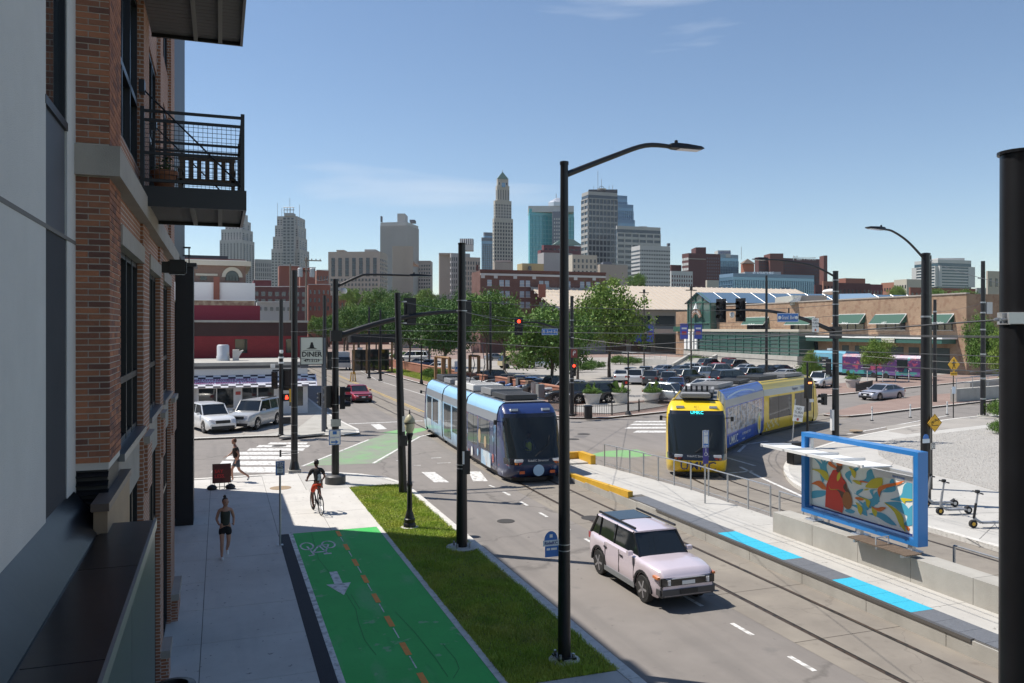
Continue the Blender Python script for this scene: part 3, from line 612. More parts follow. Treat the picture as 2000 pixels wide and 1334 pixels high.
# shelter
SB = mat('shelter_blue', (.02, .20, .55), .32, .1, coat=.4)
sh = thing('tram_shelter', 'blue framed streetcar shelter with white louvred roof and painted glass panel', 'shelter', (16.2, 15.5, .96))
def shb(x0, x1, y0, y1, z0, z1, nm, m, **k): return MB().box(x0, x1, y0, y1, z0, z1).build(nm, m, sh, **k)
LY, Z0, Z1 = 4.25, .20, 2.52
shb(-.17, .15, 0, .14, Z0, Z1, 'frame_post', SB); shb(-.17, .15, LY - .14, LY, Z0, Z1, 'frame_post', SB)
shb(-.17, .15, .14, LY - .14, Z0, Z0 + .16, 'frame_sill', SB); shb(-.17, .15, .14, LY - .14, Z1 - .11, Z1 + .002, 'frame_head', SB)
for y in (.35, 2.1, 3.9):
    MB().cbox((0, y, .1), (.12, .14, .2)).build('foot', ALU, sh); MB().box(-.2, .2, y - .18, y + .18, 0, .03).build('base_plate', ALU, sh)
for y in (.22, LY - .26): shb(-.06, .06, y, y + .05, Z0 + .2, Z1 - .16, 'inner_post', ALU)
PANE = mat('printed_pane', (.84, .86, .83), .12, coat=.6)
for k in range(3):
    y0 = .28 + k * 1.245; shb(-.012, .012, y0, y0 + 1.235, Z0 + .24, 1.86, 'pane', PANE)
# mural: leaf shapes around a figure in a red robe, drawn on the panes
TEAL, OLIVE, RUST, REDR, SKIN, DRUM = [mat(n_, c_, .35) for n_, c_ in (('mural_teal', (.08, .40, .56)), ('mural_olive', (.66, .54, .03)), ('mural_rust', (.78, .18, .03)), ('mural_red', (.70, .04, .02)), ('mural_skin', (.10, .045, .025)), ('mural_drum', (.38, .13, .03)))]
MW, MH = 3.7, 1.40; MO = [0]
def leaf(x0, y0, x1, y1, w, bend=.0, n=9):
    dx, dy = x1 - x0, y1 - y0; L = math.hypot(dx, dy); nx, ny = -dy / L, dx / L; a_, b_ = [], []
    for i in range(n + 1):
        t = i / n; ww = w * math.sin(math.pi * min(1, t * .95 + .03)) ** .8; c = bend * math.sin(math.pi * t) + .35 * bend * math.sin(2 * math.pi * t)
        a_.append((x0 + dx * t + nx * (c + ww), y0 + dy * t + ny * (c + ww))); b_.append((x0 + dx * t + nx * (c - ww), y0 + dy * t + ny * (c - ww)))
    return a_ + b_[::-1]
def mural(polys, m, nm, off):
    for p in polys:
        MO[0] += .0004; decal([[(x * MW, y * MH) for x, y in p]], m, nm, sh, (-.013, LY - .28, Z0 + .26), (0, -1, 0), (0, 0, 1), .002 + MO[0], .0002)
mural([leaf(.02, .96, .12, .5, .028, .05), leaf(.09, .98, .13, .52, .02, .03), leaf(.16, .99, .15, .55, .02, -.03), leaf(.2, .98, .17, .6, .02, -.04), leaf(.0, .12, .16, .34, .06, .02), leaf(.43, .62, .5, .99, .03, .06), leaf(.45, .45, .72, .62, .05, -.14), leaf(.5, .7, .62, .98, .045, -.06), leaf(.47, .35, .7, .42, .04, -.1), leaf(.72, .6, .82, .9, .03, -.05), leaf(.8, .5, .99, .93, .07, -.08), leaf(.75, .42, .99, .3, .07, .06), leaf(.88, .06, .99, .5, .04, -.05), leaf(.6, .13, .85, .06, .06, .05), leaf(.42, .2, .58, .08, .05, .05), leaf(.5, .3, .56, .12, .02, .03), leaf(.36, .05, .46, .1, .04, 0)], TEAL, 'mural_leaf_teal', .003)
rg = random.Random(12)
for k in range(12):
    a_, b_ = rg.uniform(.42, .97), rg.uniform(.06, .92); q = rg.uniform(0, 6.28); mural([leaf(a_, b_, min(.99, max(.4, a_ + .09 * math.cos(q))), min(.98, max(.02, b_ + .2 * math.sin(q))), rg.uniform(.014, .03), rg.uniform(-.04, .04))], (TEAL, OLIVE, TEAL, RUST)[k % 4], 'mural_leaf', 0)
mural([leaf(.0, .72, .2, .55, .05, .06), leaf(.57, .62, .72, .86, .06, -.02), leaf(.4, .93, .46, .74, .025, .02), leaf(.5, .4, .6, .24, .025, .05), leaf(.47, .28, .52, .06, .025, .02), leaf(.74, .42, .93, .0, .03, .05), leaf(.55, .55, .6, .6, .01)], OLIVE, 'mural_leaf_olive', .0045)
mural([leaf(.0, .42, .17, .38, .06, .05), leaf(.2, .97, .28, .83, .03, -.02), leaf(.7, .5, .92, .9, .025, .06), leaf(.62, .28, .76, .33, .03, -.04)], RUST, 'mural_leaf_rust', .0055)
mural([[(.15, .02), (.155, .22), (.165, .48), (.2, .66), (.235, .8), (.27, .82), (.31, .8), (.33, .7), (.37, .62), (.385, .5), (.36, .4), (.35, .2), (.335, .0)]], REDR, 'mural_robe', .007)
mural([[(.275, .78), (.27, .86), (.28, .92), (.3, .965), (.325, .96), (.335, .91), (.33, .86), (.315, .83), (.31, .78)], leaf(.265, .44, .36, .26, .03, .03), leaf(.37, .6, .42, .36, .022, -.02)], SKIN, 'mural_head', .0085)
mural([circ(.385, .27, .05, 18, .17)], DRUM, 'mural_drum', .0095); mural([leaf(.27, .94, .34, .95, .03)], RUST, 'mural_cap', .0095); mural([leaf(.285, .6, .31, .8, .018), leaf(.19, .47, .3, .44, .006, -.05)], OLIVE, 'mural_scarf', .0095)
shb(-.03, .03, .28, LY - .28, Z0 + .2, Z0 + .235, 'lower_channel', SIGNDB)
for k in range(4):
    y0 = .95 + k * 1.0; c_ = MB(); c_.cbox((-.5, y0 + .5, 2.03 + k * .006), (1.02, .93, .03), ry=R(2)); c_.build('roof_panel', mat('white_louvre', (.80, .80, .79), .4, trans=0), sh)
    MB().cbox((-.5, y0 + .995, 2.06), (1.04, .045, .10), ry=R(2)).build('roof_rib', ALU, sh)
shb(-1.04, -.98, .9, 5.0, 2.04, 2.12, 'roof_edge', WHITE); shb(-.1, -.04, .2, 4.9, 1.9, 1.98, 'roof_beam', ALU)
for k in range(5): shb(-1.06, -1.04, .98 + k * .98, 1.04 + k * .98, 2.05, 2.10, 'edge_clip', ALU)
text('North Loop', .08, SIGNB, sh, (-.03, .75, 1.78), (R(90), 0, R(-90)))
shb(-.02, .0, .3, 1.6, 1.70, 1.86, 'name_board', ALU)
pb = thing('platform_bench', 'slatted brown bench on the low wall under the blue shelter', 'bench', (15.8, 15.3, .96))
for k in range(6): MB().box(-.34 + k * .085, -.27 + k * .085, 0, 1.95, .08, .11).build('slat', WOOD, pb)
for y in (.2, 1.0, 1.75): MB().box(-.3, .15, y - .03, y + .03, .0, .08).build('bracket', ALU, pb)
MB().tube([(-.3, 1.0, .1), (-.3, 1.0, .3), (.1, 1.0, .3), (.1, 1.0, .1)], .02, 8).build('armrest', ALU, pb)

# ================================================================== POLES, LAMPS, SIGNALS, SIGNS
def base_at(u, v, z=.15): x, y = G(u, v, z); return (x, y, z)
def topz(v, p): return ZV(v, p[0], p[1]) - p[2]
def shaft(p, r0, r1, h, m=BLACK, lean=(0, 0)): return MB().tube([(0, 0, 0), (lean[0], lean[1], h)], [r0, r1], 16).build('shaft', m, p, smooth=40)
def bands(p, zs, r, m=STEEL, w=.05):
    for z in zs: MB().lathe([(r, z), (r, z + w)], 16).build('band', m, p, smooth=40)
def lamp_head(p, end, d, L=.62):
    d = Vector(d).normalized(); s = Vector((-d.y, d.x, 0)); e = Vector(end); b = MB(); rows = []
    for t, w, h in ((0, .07, .09), (.12, .11, .12), (.45, .15, .1), (.9, .14, .06), (1, .1, .03)):
        c = e + d * L * t; rows.append([c - s * w - Vector((0, 0, h * .3)), c + s * w - Vector((0, 0, h * .3)), c + s * w * .8 + Vector((0, 0, h * .6)), c - s * w * .8 + Vector((0, 0, h * .6))])
    b.grid(rows, True); b.f.append(tuple(range(4))[::-1]); b.f.append(tuple(range(16, 20))); h = b.build('luminaire', BLACK, p)
    q = [e + d * L * .25 - s * .1, e + d * L * .25 + s * .1, e + d * L * .9 + s * .09, e + d * L * .9 - s * .09]; MB().plate([a - Vector((0, 0, .038)) for a in q], (0, 0, -1), .006).build('lens', LAMPW, h)
    MB().lathe([(.035, .06), (.035, .13), (.02, .14)], 10, tuple(e + d * L * .2)).build('photocell', BLACK2, h)
def arm(p, pts, r, nm='arm'):
    n = max(8, len(pts) * 4); q = smooth_path([Vector(a) for a in pts], 5); k = len(q); return MB().tube(q, [r[0] + (r[1] - r[0]) * i / (k - 1) for i in range(k)], 10).build(nm, BLACK, p, smooth=50)
def bolts(p, r, z):
    for k in range(4): q = .78 + k * 1.57; MB().lathe([(.03, z), (.03, z + .12)], 6, (r * math.cos(q), r * math.sin(q), 0)).build('anchor_bolt', STEEL, p)
def signal(p, c, face, lit=None, n=3, s=.30, back=True, backmat=BLACK2):
    f = Vector((*face, 0)).normalized(); sd = Vector((-f.y, f.x, 0)); c = Vector(c); rz = math.atan2(f.y, f.x)
    hd = MB().cbox(c, (.2, s, s * n), rz=rz).build('signal_head', BLACK2, p)
    if back: MB().cbox(c - f * .02, (.015, s * 1.75, s * n + .26), rz=rz).build('backplate', BLACK2, hd)
    for i in range(n):
        z = (n / 2 - .5 - i) * s; cc = c + f * .1 + Vector((0, 0, z))
        MB().disc(cc, f, s * .36, .02, 14).build('lens', REDLIT if lit == i else mat('unlit_lens', (.03, .025, .022), .3), hd)
        v = MB(); rows = []
        for L in (0, .22):
            rows.append([cc + f * L + sd * math.cos(q) * s * .42 + Vector((0, 0, math.sin(q) * s * .42)) for q in [R(-25 + 230 * k / 10) for k in range(11)]])
        v.grid(rows).build('visor', BLACK2, hd)
    return hd
def board(p, c, w, h, m, nm='sign', border=None, face='-y', t=.012):
    """flat rectangular sign facing the camera side"""
    b = MB().box(c[0] - w / 2, c[0] + w / 2, c[1], c[1] + t, c[2] - h / 2, c[2] + h / 2).build(nm, m, p)
    if border:
        bw = .025; x0, x1, z0, z1 = c[0] - w / 2 + .01, c[0] + w / 2 - .01, c[2] - h / 2 + .01, c[2] + h / 2 - .01; y = c[1] - .0025
        MB().box(x0, x1, y, y + .002, z0, z0 + bw).box(x0, x1, y, y + .002, z1 - bw, z1).box(x0, x0 + bw, y, y + .002, z0 + bw, z1 - bw).box(x1 - bw, x1, y, y + .002, z0 + bw, z1 - bw).build('sign_border', border, b)
    return b
FRONT = (R(90), 0, 0)
# street light pole in the foreground
p = base_at(1102, 1290); t = thing('street_light', 'tall black street light with long arm, on the verge nearest the camera', 'street light', p)
h = topz(322, p); shaft(t, .125, .075, h); MB().lathe([(.085, h), (.085, h + .06), (.05, h + .07)], 16).build('cap', BLACK, t)
MB().lathe([(.30, -.05), (.30, .03), (.2, .06), (.2, .08)], 20).build('base_plate', CONC, t); bolts(t, .19, .05); MB().box(-.18, .18, -.18, .18, .06, .1).build('flange', BLACK, t)
ex = 2.35; zt = topz(287, (p[0] + 2.4, p[1], p[2]))
arm(t, [(.05, 0, h - .18), (1.0, 0, h + .22), (1.75, 0, zt - .02), (2.35, 0, zt)], (.062, .042)); lamp_head(t, (2.3, 0, zt), (1, 0, 0), .75)
bands(t, [topz(1063, p), topz(1075, p)], .115, STEEL, .02)
sg = MB(); cz = topz(1055, p); pl = [(-.40 + .13 * math.cos(q), cz + .05 + .2 * math.sin(q)) for q in [math.pi * k / 12 for k in range(13)]]
pl = [(-.265, cz - .02)] + [(-.40 + .135 * math.cos(math.pi * k / 12), cz + .03 + .17 * math.sin(math.pi * k / 12)) for k in range(13)] + [(-.535, cz - .02)]
sg.plate([(x + .12, -.02, z) for x, z in pl], (0, 1, 0), .01); s_ = sg.build('stop_sign', SIGNB, t)
MB().box(-.44, -.12, -.024, -.01, cz - .08, cz + .03).build('name_plate', mat('pale_blue_plate', (.62, .7, .76), .4), s_); text('RideKC', .085, SIGNDB, s_, (-.28, -.027, cz - .025), FRONT, bold=.002)
MB().box(-.40, -.13, -.018, -.008, cz - .29, cz - .085).build('route_plate', SIGNB, s_)
for k, (a_, c_) in enumerate(((-.37, -.30), (-.28, -.16))): MB().box(a_, c_, -.021, -.017, cz - .16, cz - .12).build('route_text', WHITE, s_)
MB().box(-.31, -.25, -.024, -.02, cz + .08, cz + .14).build('bus_icon', WHITE, s_)
# pole with round foot
p = base_at(902, 1070); t = thing('tram_wire_pole', 'thick black tram wire pole on round concrete foot in the verge', 'pole', p); h = topz(478, p)
shaft(t, .165, .105, h); MB().lathe([(.11, h), (.115, h + .05), (.05, h + .06)], 16).build('cap', BLACK, t); MB().lathe([(.46, -.05), (.46, .03), (.44, .05)], 28).build('foot', CONC, t); bolts(t, .26, .05)
bands(t, [topz(1000 - k, p) for k in (85, 92)] + [topz(588, p), topz(608, p)], .155, STEEL, .03); MB().box(-.02, .2, -.17, -.02, topz(925, p), topz(880, p)).build('control_box', BLACK2, t)
MB().box(-.03, .03, -.175, -.165, topz(905, p), topz(880, p)).build('number_tag', WHITE, t)
# ornamental lamp
p = base_at(800, 1030); t = thing('ornamental_lamp', 'short black ornamental lamp post with cream acorn globe in the grass', 'street lamp', p)
H_ = topz(800, p)
MB().lathe([(.28, -.03), (.28, .02), (.24, .03)], 20).build('footing', CONC, t)
MB().lathe([(.2, .02), (.2, .12), (.17, .16), (.18, .28), (.15, .3), (.13, .42), (.1, .5), (.085, .58), (.075, 1.3), (.095, 1.33), (.095, 1.4), (.07, 1.44), (.055, H_ - 1.0), (.08, H_ - .98), (.07, H_ - .92), (.12, H_ - .78), (.1, H_ - .74)], 16).build('post', BLACK, t, smooth=40)
GLB = mat('cream_globe', (.72, .66, .42), .35, coat=.3)
MB().lathe([(.09, H_ - .75), (.14, H_ - .64), (.165, H_ - .5), (.15, H_ - .40)], 16).build('globe', GLB, t, smooth=60); MB().lathe([(.175, H_ - .42), (.18, H_ - .38), (.15, H_ - .29), (.09, H_ - .2), (.03, H_ - .15)], 16).build('globe_cap', mat('cream_cap', (.42, .39, .25), .4), t, smooth=60)
MB().lathe([(.182, H_ - .43), (.182, H_ - .41)], 16).build('rim', BLACK, t); MB().lathe([(.02, H_ - .15), (.035, H_ - .1), (.012, H_ - .06), (.02, H_ - .03), (.004, H_)], 10).build('finial', BLACK, t)
# leaning pole behind lamp
p = base_at(787, 962); t = thing('tram_wire_pole', 'slightly leaning black tram wire pole behind the ornamental lamp', 'pole', p); h = topz(572, p)
shaft(t, .165, .115, h, lean=(-.22, 0)); bands(t, [topz(590, p), topz(632, p)], .15, STEEL, .04); MB().box(-.16, .14, -.18, -.05, topz(870, p), topz(850, p)).build('junction_box', BLACK2, t)
MB().box(-.06, .06, -.165, -.155, topz(842, p), topz(812, p)).build('number_tag', WHITE, t)
# signal mast on round pedestal
p = base_at(655, 944); t = thing('traffic_signal_mast', 'black signal mast with street light arm on round pedestal at near corner', 'traffic light', p); h = topz(545, p)
shaft(t, .16, .115, h); MB().lathe([(.42, 0), (.42, .3), (.36, .36), (.2, .38)], 24).build('pedestal', mat('dark_pedestal', (.06, .06, .06), .5), t, smooth=40)
xt = XU(915, p[1]) - p[0]; z0, z1 = topz(657, p), topz(607, (p[0] + xt, p[1], p[2]))
arm(t, [(.1, 0, z0), (xt * .35, 0, z0 + (z1 - z0) * .55), (xt * .7, 0, z1 - .12), (xt, 0, z1)], (.14, .06), 'mast_arm'); MB().box(-.2, .25, -.2, .2, z0 - .2, z0 + .25).build('arm_clamp', BLACK, t)
signal(t, (xt - .1, .1, z1 - .1), (0, 1)); signal(t, (xt * .55, .1, z1 - .05), (0, 1))
xl = XU(800, p[1]) - p[0]; zl = topz(538, (p[0] + xl, p[1], p[2])); za = topz(560, p)
arm(t, [(.05, 0, za), (xl * .3, 0, zl - .1), (xl * .45, 0, zl), (xl, 0, zl)], (.06, .04), 'lamp_arm'); lamp_head(t, (xl, 0, zl), (1, 0, 0), .95)
signal(t, (.28, -.1, topz(777, p)), (1, -.25), n=3, s=.3, back=False); signal(t, (-.26, .1, topz(775, p)), (-.3, 1), n=3, back=False)
sgn = board(t, (-.05, -.19, topz(853, p)), .48, .62, WHITE, 'sign', SIGNB); MB().box(-.13, .03, -.2, -.19, topz(853, p) + .12, topz(853, p) + .25).build('tram_icon', SIGNB, sgn)
decal([[(-.15, -.03), (.03, -.03), (.03, -.09), (.16, .0), (.03, .09), (.03, .03), (-.15, .03)]], SIGNB, 'arrow', sgn, (-.05, -.195, topz(853, p) - .19), (1, 0, 0), (0, 0, 1), .002)
text('STREETCAR', .07, SIGNB, sgn, (-.05, -.197, topz(853, p) - .01), FRONT); MB().box(-.2, .2, -.185, -.1, topz(832, p), topz(818, p)).build('sign_bracket', STEEL, t)
cmr = MB().lathe([(.09, 0), (.13, .06), (.13, .16), (.06, .22)], 12, (.35, 0, topz(573, p))).build('dome_camera', WHITE, t); MB().box(.05, .4, -.02, .02, topz(566, p), topz(563, p)).build('camera_bracket', STEEL, t)
bands(t, [topz(v, p) for v in (700, 718, 790, 805)], .15, STEEL, .02)
# square-footed pole at the near corner
p = base_at(575, 922); t = thing('tram_wire_pole', 'black tram wire pole with square base plate beside the crossing', 'pole', p); h = topz(528, p)
shaft(t, .15, .125, h); MB().box(-.27, .27, -.27, .27, 0, .12).build('base_block', CONC2, t); MB().tube([(0, 0, .12), (0, 0, .5)], [.24, .15], 8).build('foot_cover', BLACK, t); bands(t, [topz(v, p) for v in (648, 700, 750, 795, 830, 845, 880, 885)], .152, STEEL, .012)
MB().tube([(-.1, -.05, topz(884, p)), (-.55, -.05, topz(884, p))], .02, 6).build('stub_arm', BLACK, t); MB().cbox((-.6, -.05, topz(884, p)), (.08, .08, .3)).build('push_button_box', BLACK2, t)
# far-left corner pole with pedestrian signal
p = base_at(549, 853, .1); t = thing('traffic_signal_post', 'black signal post with lit red hand in front of the diner', 'traffic light', p); h = topz(585, p)
shaft(t, .14, .11, h); MB().lathe([(.2, 0), (.2, .12), (.15, .15)], 12).build('foot', BLACK, t); signal(t, (-.38, -.15, topz(742, p)), (-.2, -1), n=3, s=.34, back=False); signal(t, (.42, .15, topz(742, p)), (.3, 1), n=3, s=.34)
MB().box(-.5, .5, -.03, .03, topz(725, p), topz(722, p)).build('cross_bar', BLACK, t); MB().box(-.5, .5, -.03, .03, topz(757, p), topz(755, p)).build('cross_bar', BLACK, t)
ph = MB().box(.12, .52, -.25, .02, topz(783, p), topz(769, p)).build('pedestrian_signal', BLACK2, t)
decal([[(-.09, -.1), (.09, -.1), (.1, .02), (.07, .02), (.06, .12), (.03, .12), (.01, .14), (-.01, .14), (-.03, .12), (-.06, .11), (-.08, .0)]], REDLIT, 'hand', ph, (.3, -.25, topz(776, p)), (1, 0, 0), (0, 0, 1), .004)
MB().lathe([(.08, 0), (.12, .08), (.1, .2)], 10, (.0, -.3, topz(690, p))).build('traffic_camera', WHITE, t); MB().box(.0, .55, -.15, .1, topz(828, p), topz(815, p)).build('controller', BLACK2, t); bands(t, [topz(v, p) for v in (700, 710)], .16, WHITE, .1)
MB().box(-.6, -.35, -.2, .0, topz(718, p), topz(711, p)).build('video_sensor', WHITE, t)
MB().box(.45, .55, -.3, -.1, topz(785, p), topz(760, p)).build('signal_side', YEL, t)
p = base_at(634, 838, .1); t = thing('traffic_signal_post', 'black signal post beside the diner sign with dark backplates', 'traffic light', p); h = topz(577, p)
shaft(t, .14, .11, h); MB().lathe([(.2, 0), (.2, .1), (.15, .13)], 12).build('foot', BLACK, t); signal(t, (.45, .2, topz(705, p)), (0, 1), n=3, s=.3); signal(t, (-.2, .3, topz(780, p)), (-.5, 1), n=3, s=.28, back=False); bands(t, [topz(v, p) for v in (720, 738)], .15, STEEL, .03)
# thin yield sign
p = base_at(547, 1065); t = thing('cyclist_sign', 'narrow steel post with white yield-to-pedestrians cyclist sign', 'sign', p); h = topz(905, p)
MB().tube([(0, 0, 0), (0, 0, h)], .03, 8).build('post', STEEL, t); s_ = board(t, (0, -.04, topz(914, p)), .26, .42, WHITE, 'sign', SIGNB)
text('YIELD', .075, INK, s_, (0, -.046, topz(913, p)), FRONT, bold=.002); text('TO', .06, INK, s_, (0, -.046, topz(919, p)), FRONT); text('PEDS', .075, INK, s_, (0, -.046, topz(925, p)), FRONT, bold=.002)
decal([[(x * .1, y * .08) for x, y in q] for q in bike2d], SIGNDB, 'bicycle_icon', s_, (0, -.043, topz(906, p)), (1, 0, 0), (0, 0, 1), .002, .001); MB().box(-.09, .09, -.08, .08, 0, .02).build('base_plate', STEEL, t)
# far corner mast at the car park
p = base_at(1117, 813, .12); t = thing('traffic_signal_mast', 'black signal mast at the car park corner with red lights lit', 'traffic light', p); h = topz(578, p)
shaft(t, .16, .12, h); MB().lathe([(.25, 0), (.25, .15), (.17, .18)], 12).build('foot', BLACK, t); bands(t, [topz(v, p) for v in (626, 660, 740, 748)], .16, STEEL, .06)
xt = XU(1012, p[1]) - p[0]; z0, z1 = topz(660, p), topz(630, (p[0] + xt, p[1], p[2]))
arm(t, [(-.1, 0, z0), (xt * .3, 0, z0 + (z1 - z0) * .6), (xt * .65, 0, z1), (xt, 0, z1)], (.1, .05), 'mast_arm'); signal(t, (xt, -.12, topz(637, (p[0] + xt, p[1], p[2]))), (-.25, -1), 0, s=.34)
xs = XU(1073, p[1]) - p[0]; s_ = board(t, (xs, -.1, topz(648, p)), 1.25, .46, SIGNB, 'street_sign', WHITE); text('E 3rd St', .33, WHITE, s_, (xs, -.106, topz(648, p)), FRONT)
s_ = board(t, (.1, -.2, topz(690, p)), .5, .62, mat('sign_maroon', (.25, .05, .04), .5), 'turn_sign'); decal(stroke([(-.08, -.15), (-.08, .08), (.08, .08)], .06) + ring(.02, .1, .09, .03, 12), WHITE, 'turn_symbol', s_, (.1, -.2, topz(690, p)), (1, 0, 0), (0, 0, 1), .004)
signal(t, (.02, -.28, topz(722, p)), (-.25, -1), 0, n=3, s=.3, back=False)
p = base_at(1227, 810, .12); t = thing('traffic_signal_post', 'thin black post with red pedestrian light by the concrete planters', 'traffic light', p); h = topz(688, p)
shaft(t, .06, .05, h, lean=(0, 0)); MB().lathe([(.25, 0), (.25, .08), (.1, .3)], 10).build('foot', BLACK, t); ph = MB().box(-.42, -.05, -.15, .1, topz(752, p), topz(742, p)).build('pedestrian_signal', BLACK2, t); MB().disc((-.25, -.16, topz(747, p)), (0, 1, 0), .1, .01).build('hand', mat('dim_red', (.35, .02, .01), .4, emit=.4), ph)
# right-hand mast with two heads, Grand Blvd
p = base_at(1632, 858); t = thing('traffic_signal_mast', 'black signal mast with Grand Blvd sign above the yellow tram', 'traffic light', p); h = topz(531, p)
shaft(t, .20, .15, h); MB().lathe([(.155, h), (.16, h + .05)], 16).build('cap', BLACK, t); bands(t, [topz(v, p) for v in (548, 570, 595, 617, 760, 790, 815)], .185, STEEL, .05)
xt = XU(1398, p[1]) - p[0]; z0, z1 = topz(648, p), topz(606, (p[0] + xt, p[1], p[2]))
arm(t, [(-.1, 0, z0), (xt * .28, 0, z0 + (z1 - z0) * .62), (xt * .6, 0, z1), (xt, 0, z1)], (.13, .06), 'mast_arm'); MB().box(-.24, .24, -.24, .24, z0 - .4, z0 + .3).build('arm_clamp', BLACK, t)
for u in (1406, 1444): xs = XU(u, p[1]) - p[0]; signal(t, (xs, -.1, z1 - .02 + (.05 if u > 1420 else 0)), (-1, -.5), s=.34)
MB().lathe([(.08, -.3), (.13, -.2), (.13, -.06), (.05, 0)], 12, (XU(1430, p[1]) - p[0], 0, z1 - .1)).build('dome_camera', WHITE, t)
xs = XU(1534, p[1]) - p[0]; s_ = board(t, (xs, -.22, topz(621, p)), 1.42, .50, SIGNB, 'street_sign', WHITE); text('Grand  Blvd', .3, WHITE, s_, (xs, -.228, topz(621, p)), FRONT, width=.85, bold=.003)
for e in (-.56, .56): MB().disc((xs + e, -.226, topz(621, p)), (0, 1, 0), .1, .006, 14).build('emblem', WHITE, s_)
MB().tube([(xs + .15, -.1, topz(612, p)), (xs + .15, -.1, topz(603, p))], .04, 8).build('sensor', BLACK2, t)
xs = XU(1588, p[1]) - p[0]; s_ = board(t, (xs, -.2, topz(635, p)), .46, .78, WHITE, 'turn_sign')
for k, w_ in enumerate(('NO', 'TURN', 'ON RED')): text(w_, .17 if k < 2 else .12, INK, s_, (xs, -.206, topz(635, p) + .27 - k * .18), FRONT)
MB().disc((xs, -.204, topz(635, p) - .28), (0, 1, 0), .07, .006, 14).build('red_disc', LAMPR, s_)
xl = XU(1500, p[1]) - p[0]; zl = topz(507, (p[0] + xl, p[1], p[2])); arm(t, [(-.1, 0, h - .25), (xl * .35, 0, h + (zl - h) * .55), (xl * .8, 0, zl - .02), (xl, 0, zl)], (.06, .04), 'lamp_arm'); lamp_head(t, (xl, 0, zl), (-1, 0, 0), 1.0)
signal(t, (-.55, .3, topz(780, p)), (-1, .2), n=2, s=.32, back=False); signal(t, (-.5, .0, topz(716, p)), (-.5, 1), n=3, s=.3, back=False); MB().box(-.34, -.18, -.1, .06, topz(840, p), topz(800, p)).build('sign_back', WHITE, t)
# twin poles by the gravel, lamp arm to the left
p = base_at(1808, 983); t = thing('street_light', 'tall black pole by the gravel carrying street light and cyclist warning sign', 'street light', p); h = topz(498, p)
shaft(t, .18, .145, h); MB().lathe([(.165, h), (.165, h + .06), (.08, h + .08)], 16).build('cap', BLACK, t); bands(t, [topz(620, p)], .17, STEEL, .06)
xl = XU(1728, p[1]) - p[0]; zl = topz(448, (p[0] + xl, p[1], p[2])); arm(t, [(-.1, 0, h - .12), (xl * .45, 0, h + (zl - h) * .55), (xl * .8, 0, zl - .06), (xl, 0, zl)], (.045, .035), 'lamp_arm'); lamp_head(t, (xl, 0, zl), (-1, 0, .05), .8)
xs = XU(1815, p[1]) - p[0]; zc = topz(825, p); q_ = .335
d_ = MB().plate([(xs - q_, -.25, zc), (xs, -.25, zc - q_), (xs + q_, -.25, zc), (xs, -.25, zc + q_)], (0, 1, 0), .012).build('warning_sign', SIGNY, t)
ed = MB()
for a_, b_ in (((-1, 0), (0, -1)), ((0, -1), (1, 0)), ((1, 0), (0, 1)), ((0, 1), (-1, 0))):
    k1, k2 = q_ * .95, q_ * .91; ed.plate([(xs + a_[0] * k1, -.253, zc + a_[1] * k1), (xs + b_[0] * k1, -.253, zc + b_[1] * k1), (xs + b_[0] * k2, -.253, zc + b_[1] * k2), (xs + a_[0] * k2, -.253, zc + a_[1] * k2)], (0, 1, 0), .002)
ed.build('sign_border', INK, d_)
decal(ring(-.13, .0, .05, .014, 14) + stroke([(-.13, 0), (-.05, .02), (-.03, .08), (-.1, .06), (-.13, 0)], .014) + stroke([(-.03, .08), (0, .07)], .012) + stroke([(.0, .06), (.06, .1), (.13, .1)], .03) + stroke([(.13, .1), (.17, .05)], .02) + stroke([(.06, .1), (.03, .14), (-.02, .13)], .02) + [circ(.17, .13, .025, 12)] + stroke([(-.17, -.09), (.17, -.09)], .02), INK, 'falling_cyclist', d_, (xs, -.25, zc), (1, 0, 0), (0, 0, 1), .003, .002)
xb = XU(1800, p[1]) - p[0] - .04; s_ = MB().plate([(xb - .13, -.24, topz(863, p))] + [(xb - .13 * math.cos(math.pi * k / 10), -.24, topz(853, p) + .13 * math.sin(math.pi * k / 10)) for k in range(11)] + [(xb + .13, -.24, topz(863, p))], (0, 1, 0), .01).build('stop_sign', SIGNB, t); MB().box(xb - .16, xb + .16, -.25, -.24, topz(863, p), topz(855, p)).build('name_plate', mat('pale_blue_plate', (.5, .6, .7), .4), s_)
s_ = board(t, (.1, -.24, topz(870, p)), .2, .22, WHITE, 'number_sign', INK); text('5', .17, INK, s_, (.1, -.246, topz(870, p)), FRONT)
p = D(1814, 32.5); p = (p[0], p[1], .15); t = thing('tram_wire_pole', 'black tram wire pole standing close behind the gravel street light', 'pole', p); shaft(t, .14, .10, topz(499, p)); bands(t, [topz(622, p), topz(510, p)], .13, STEEL, .05)
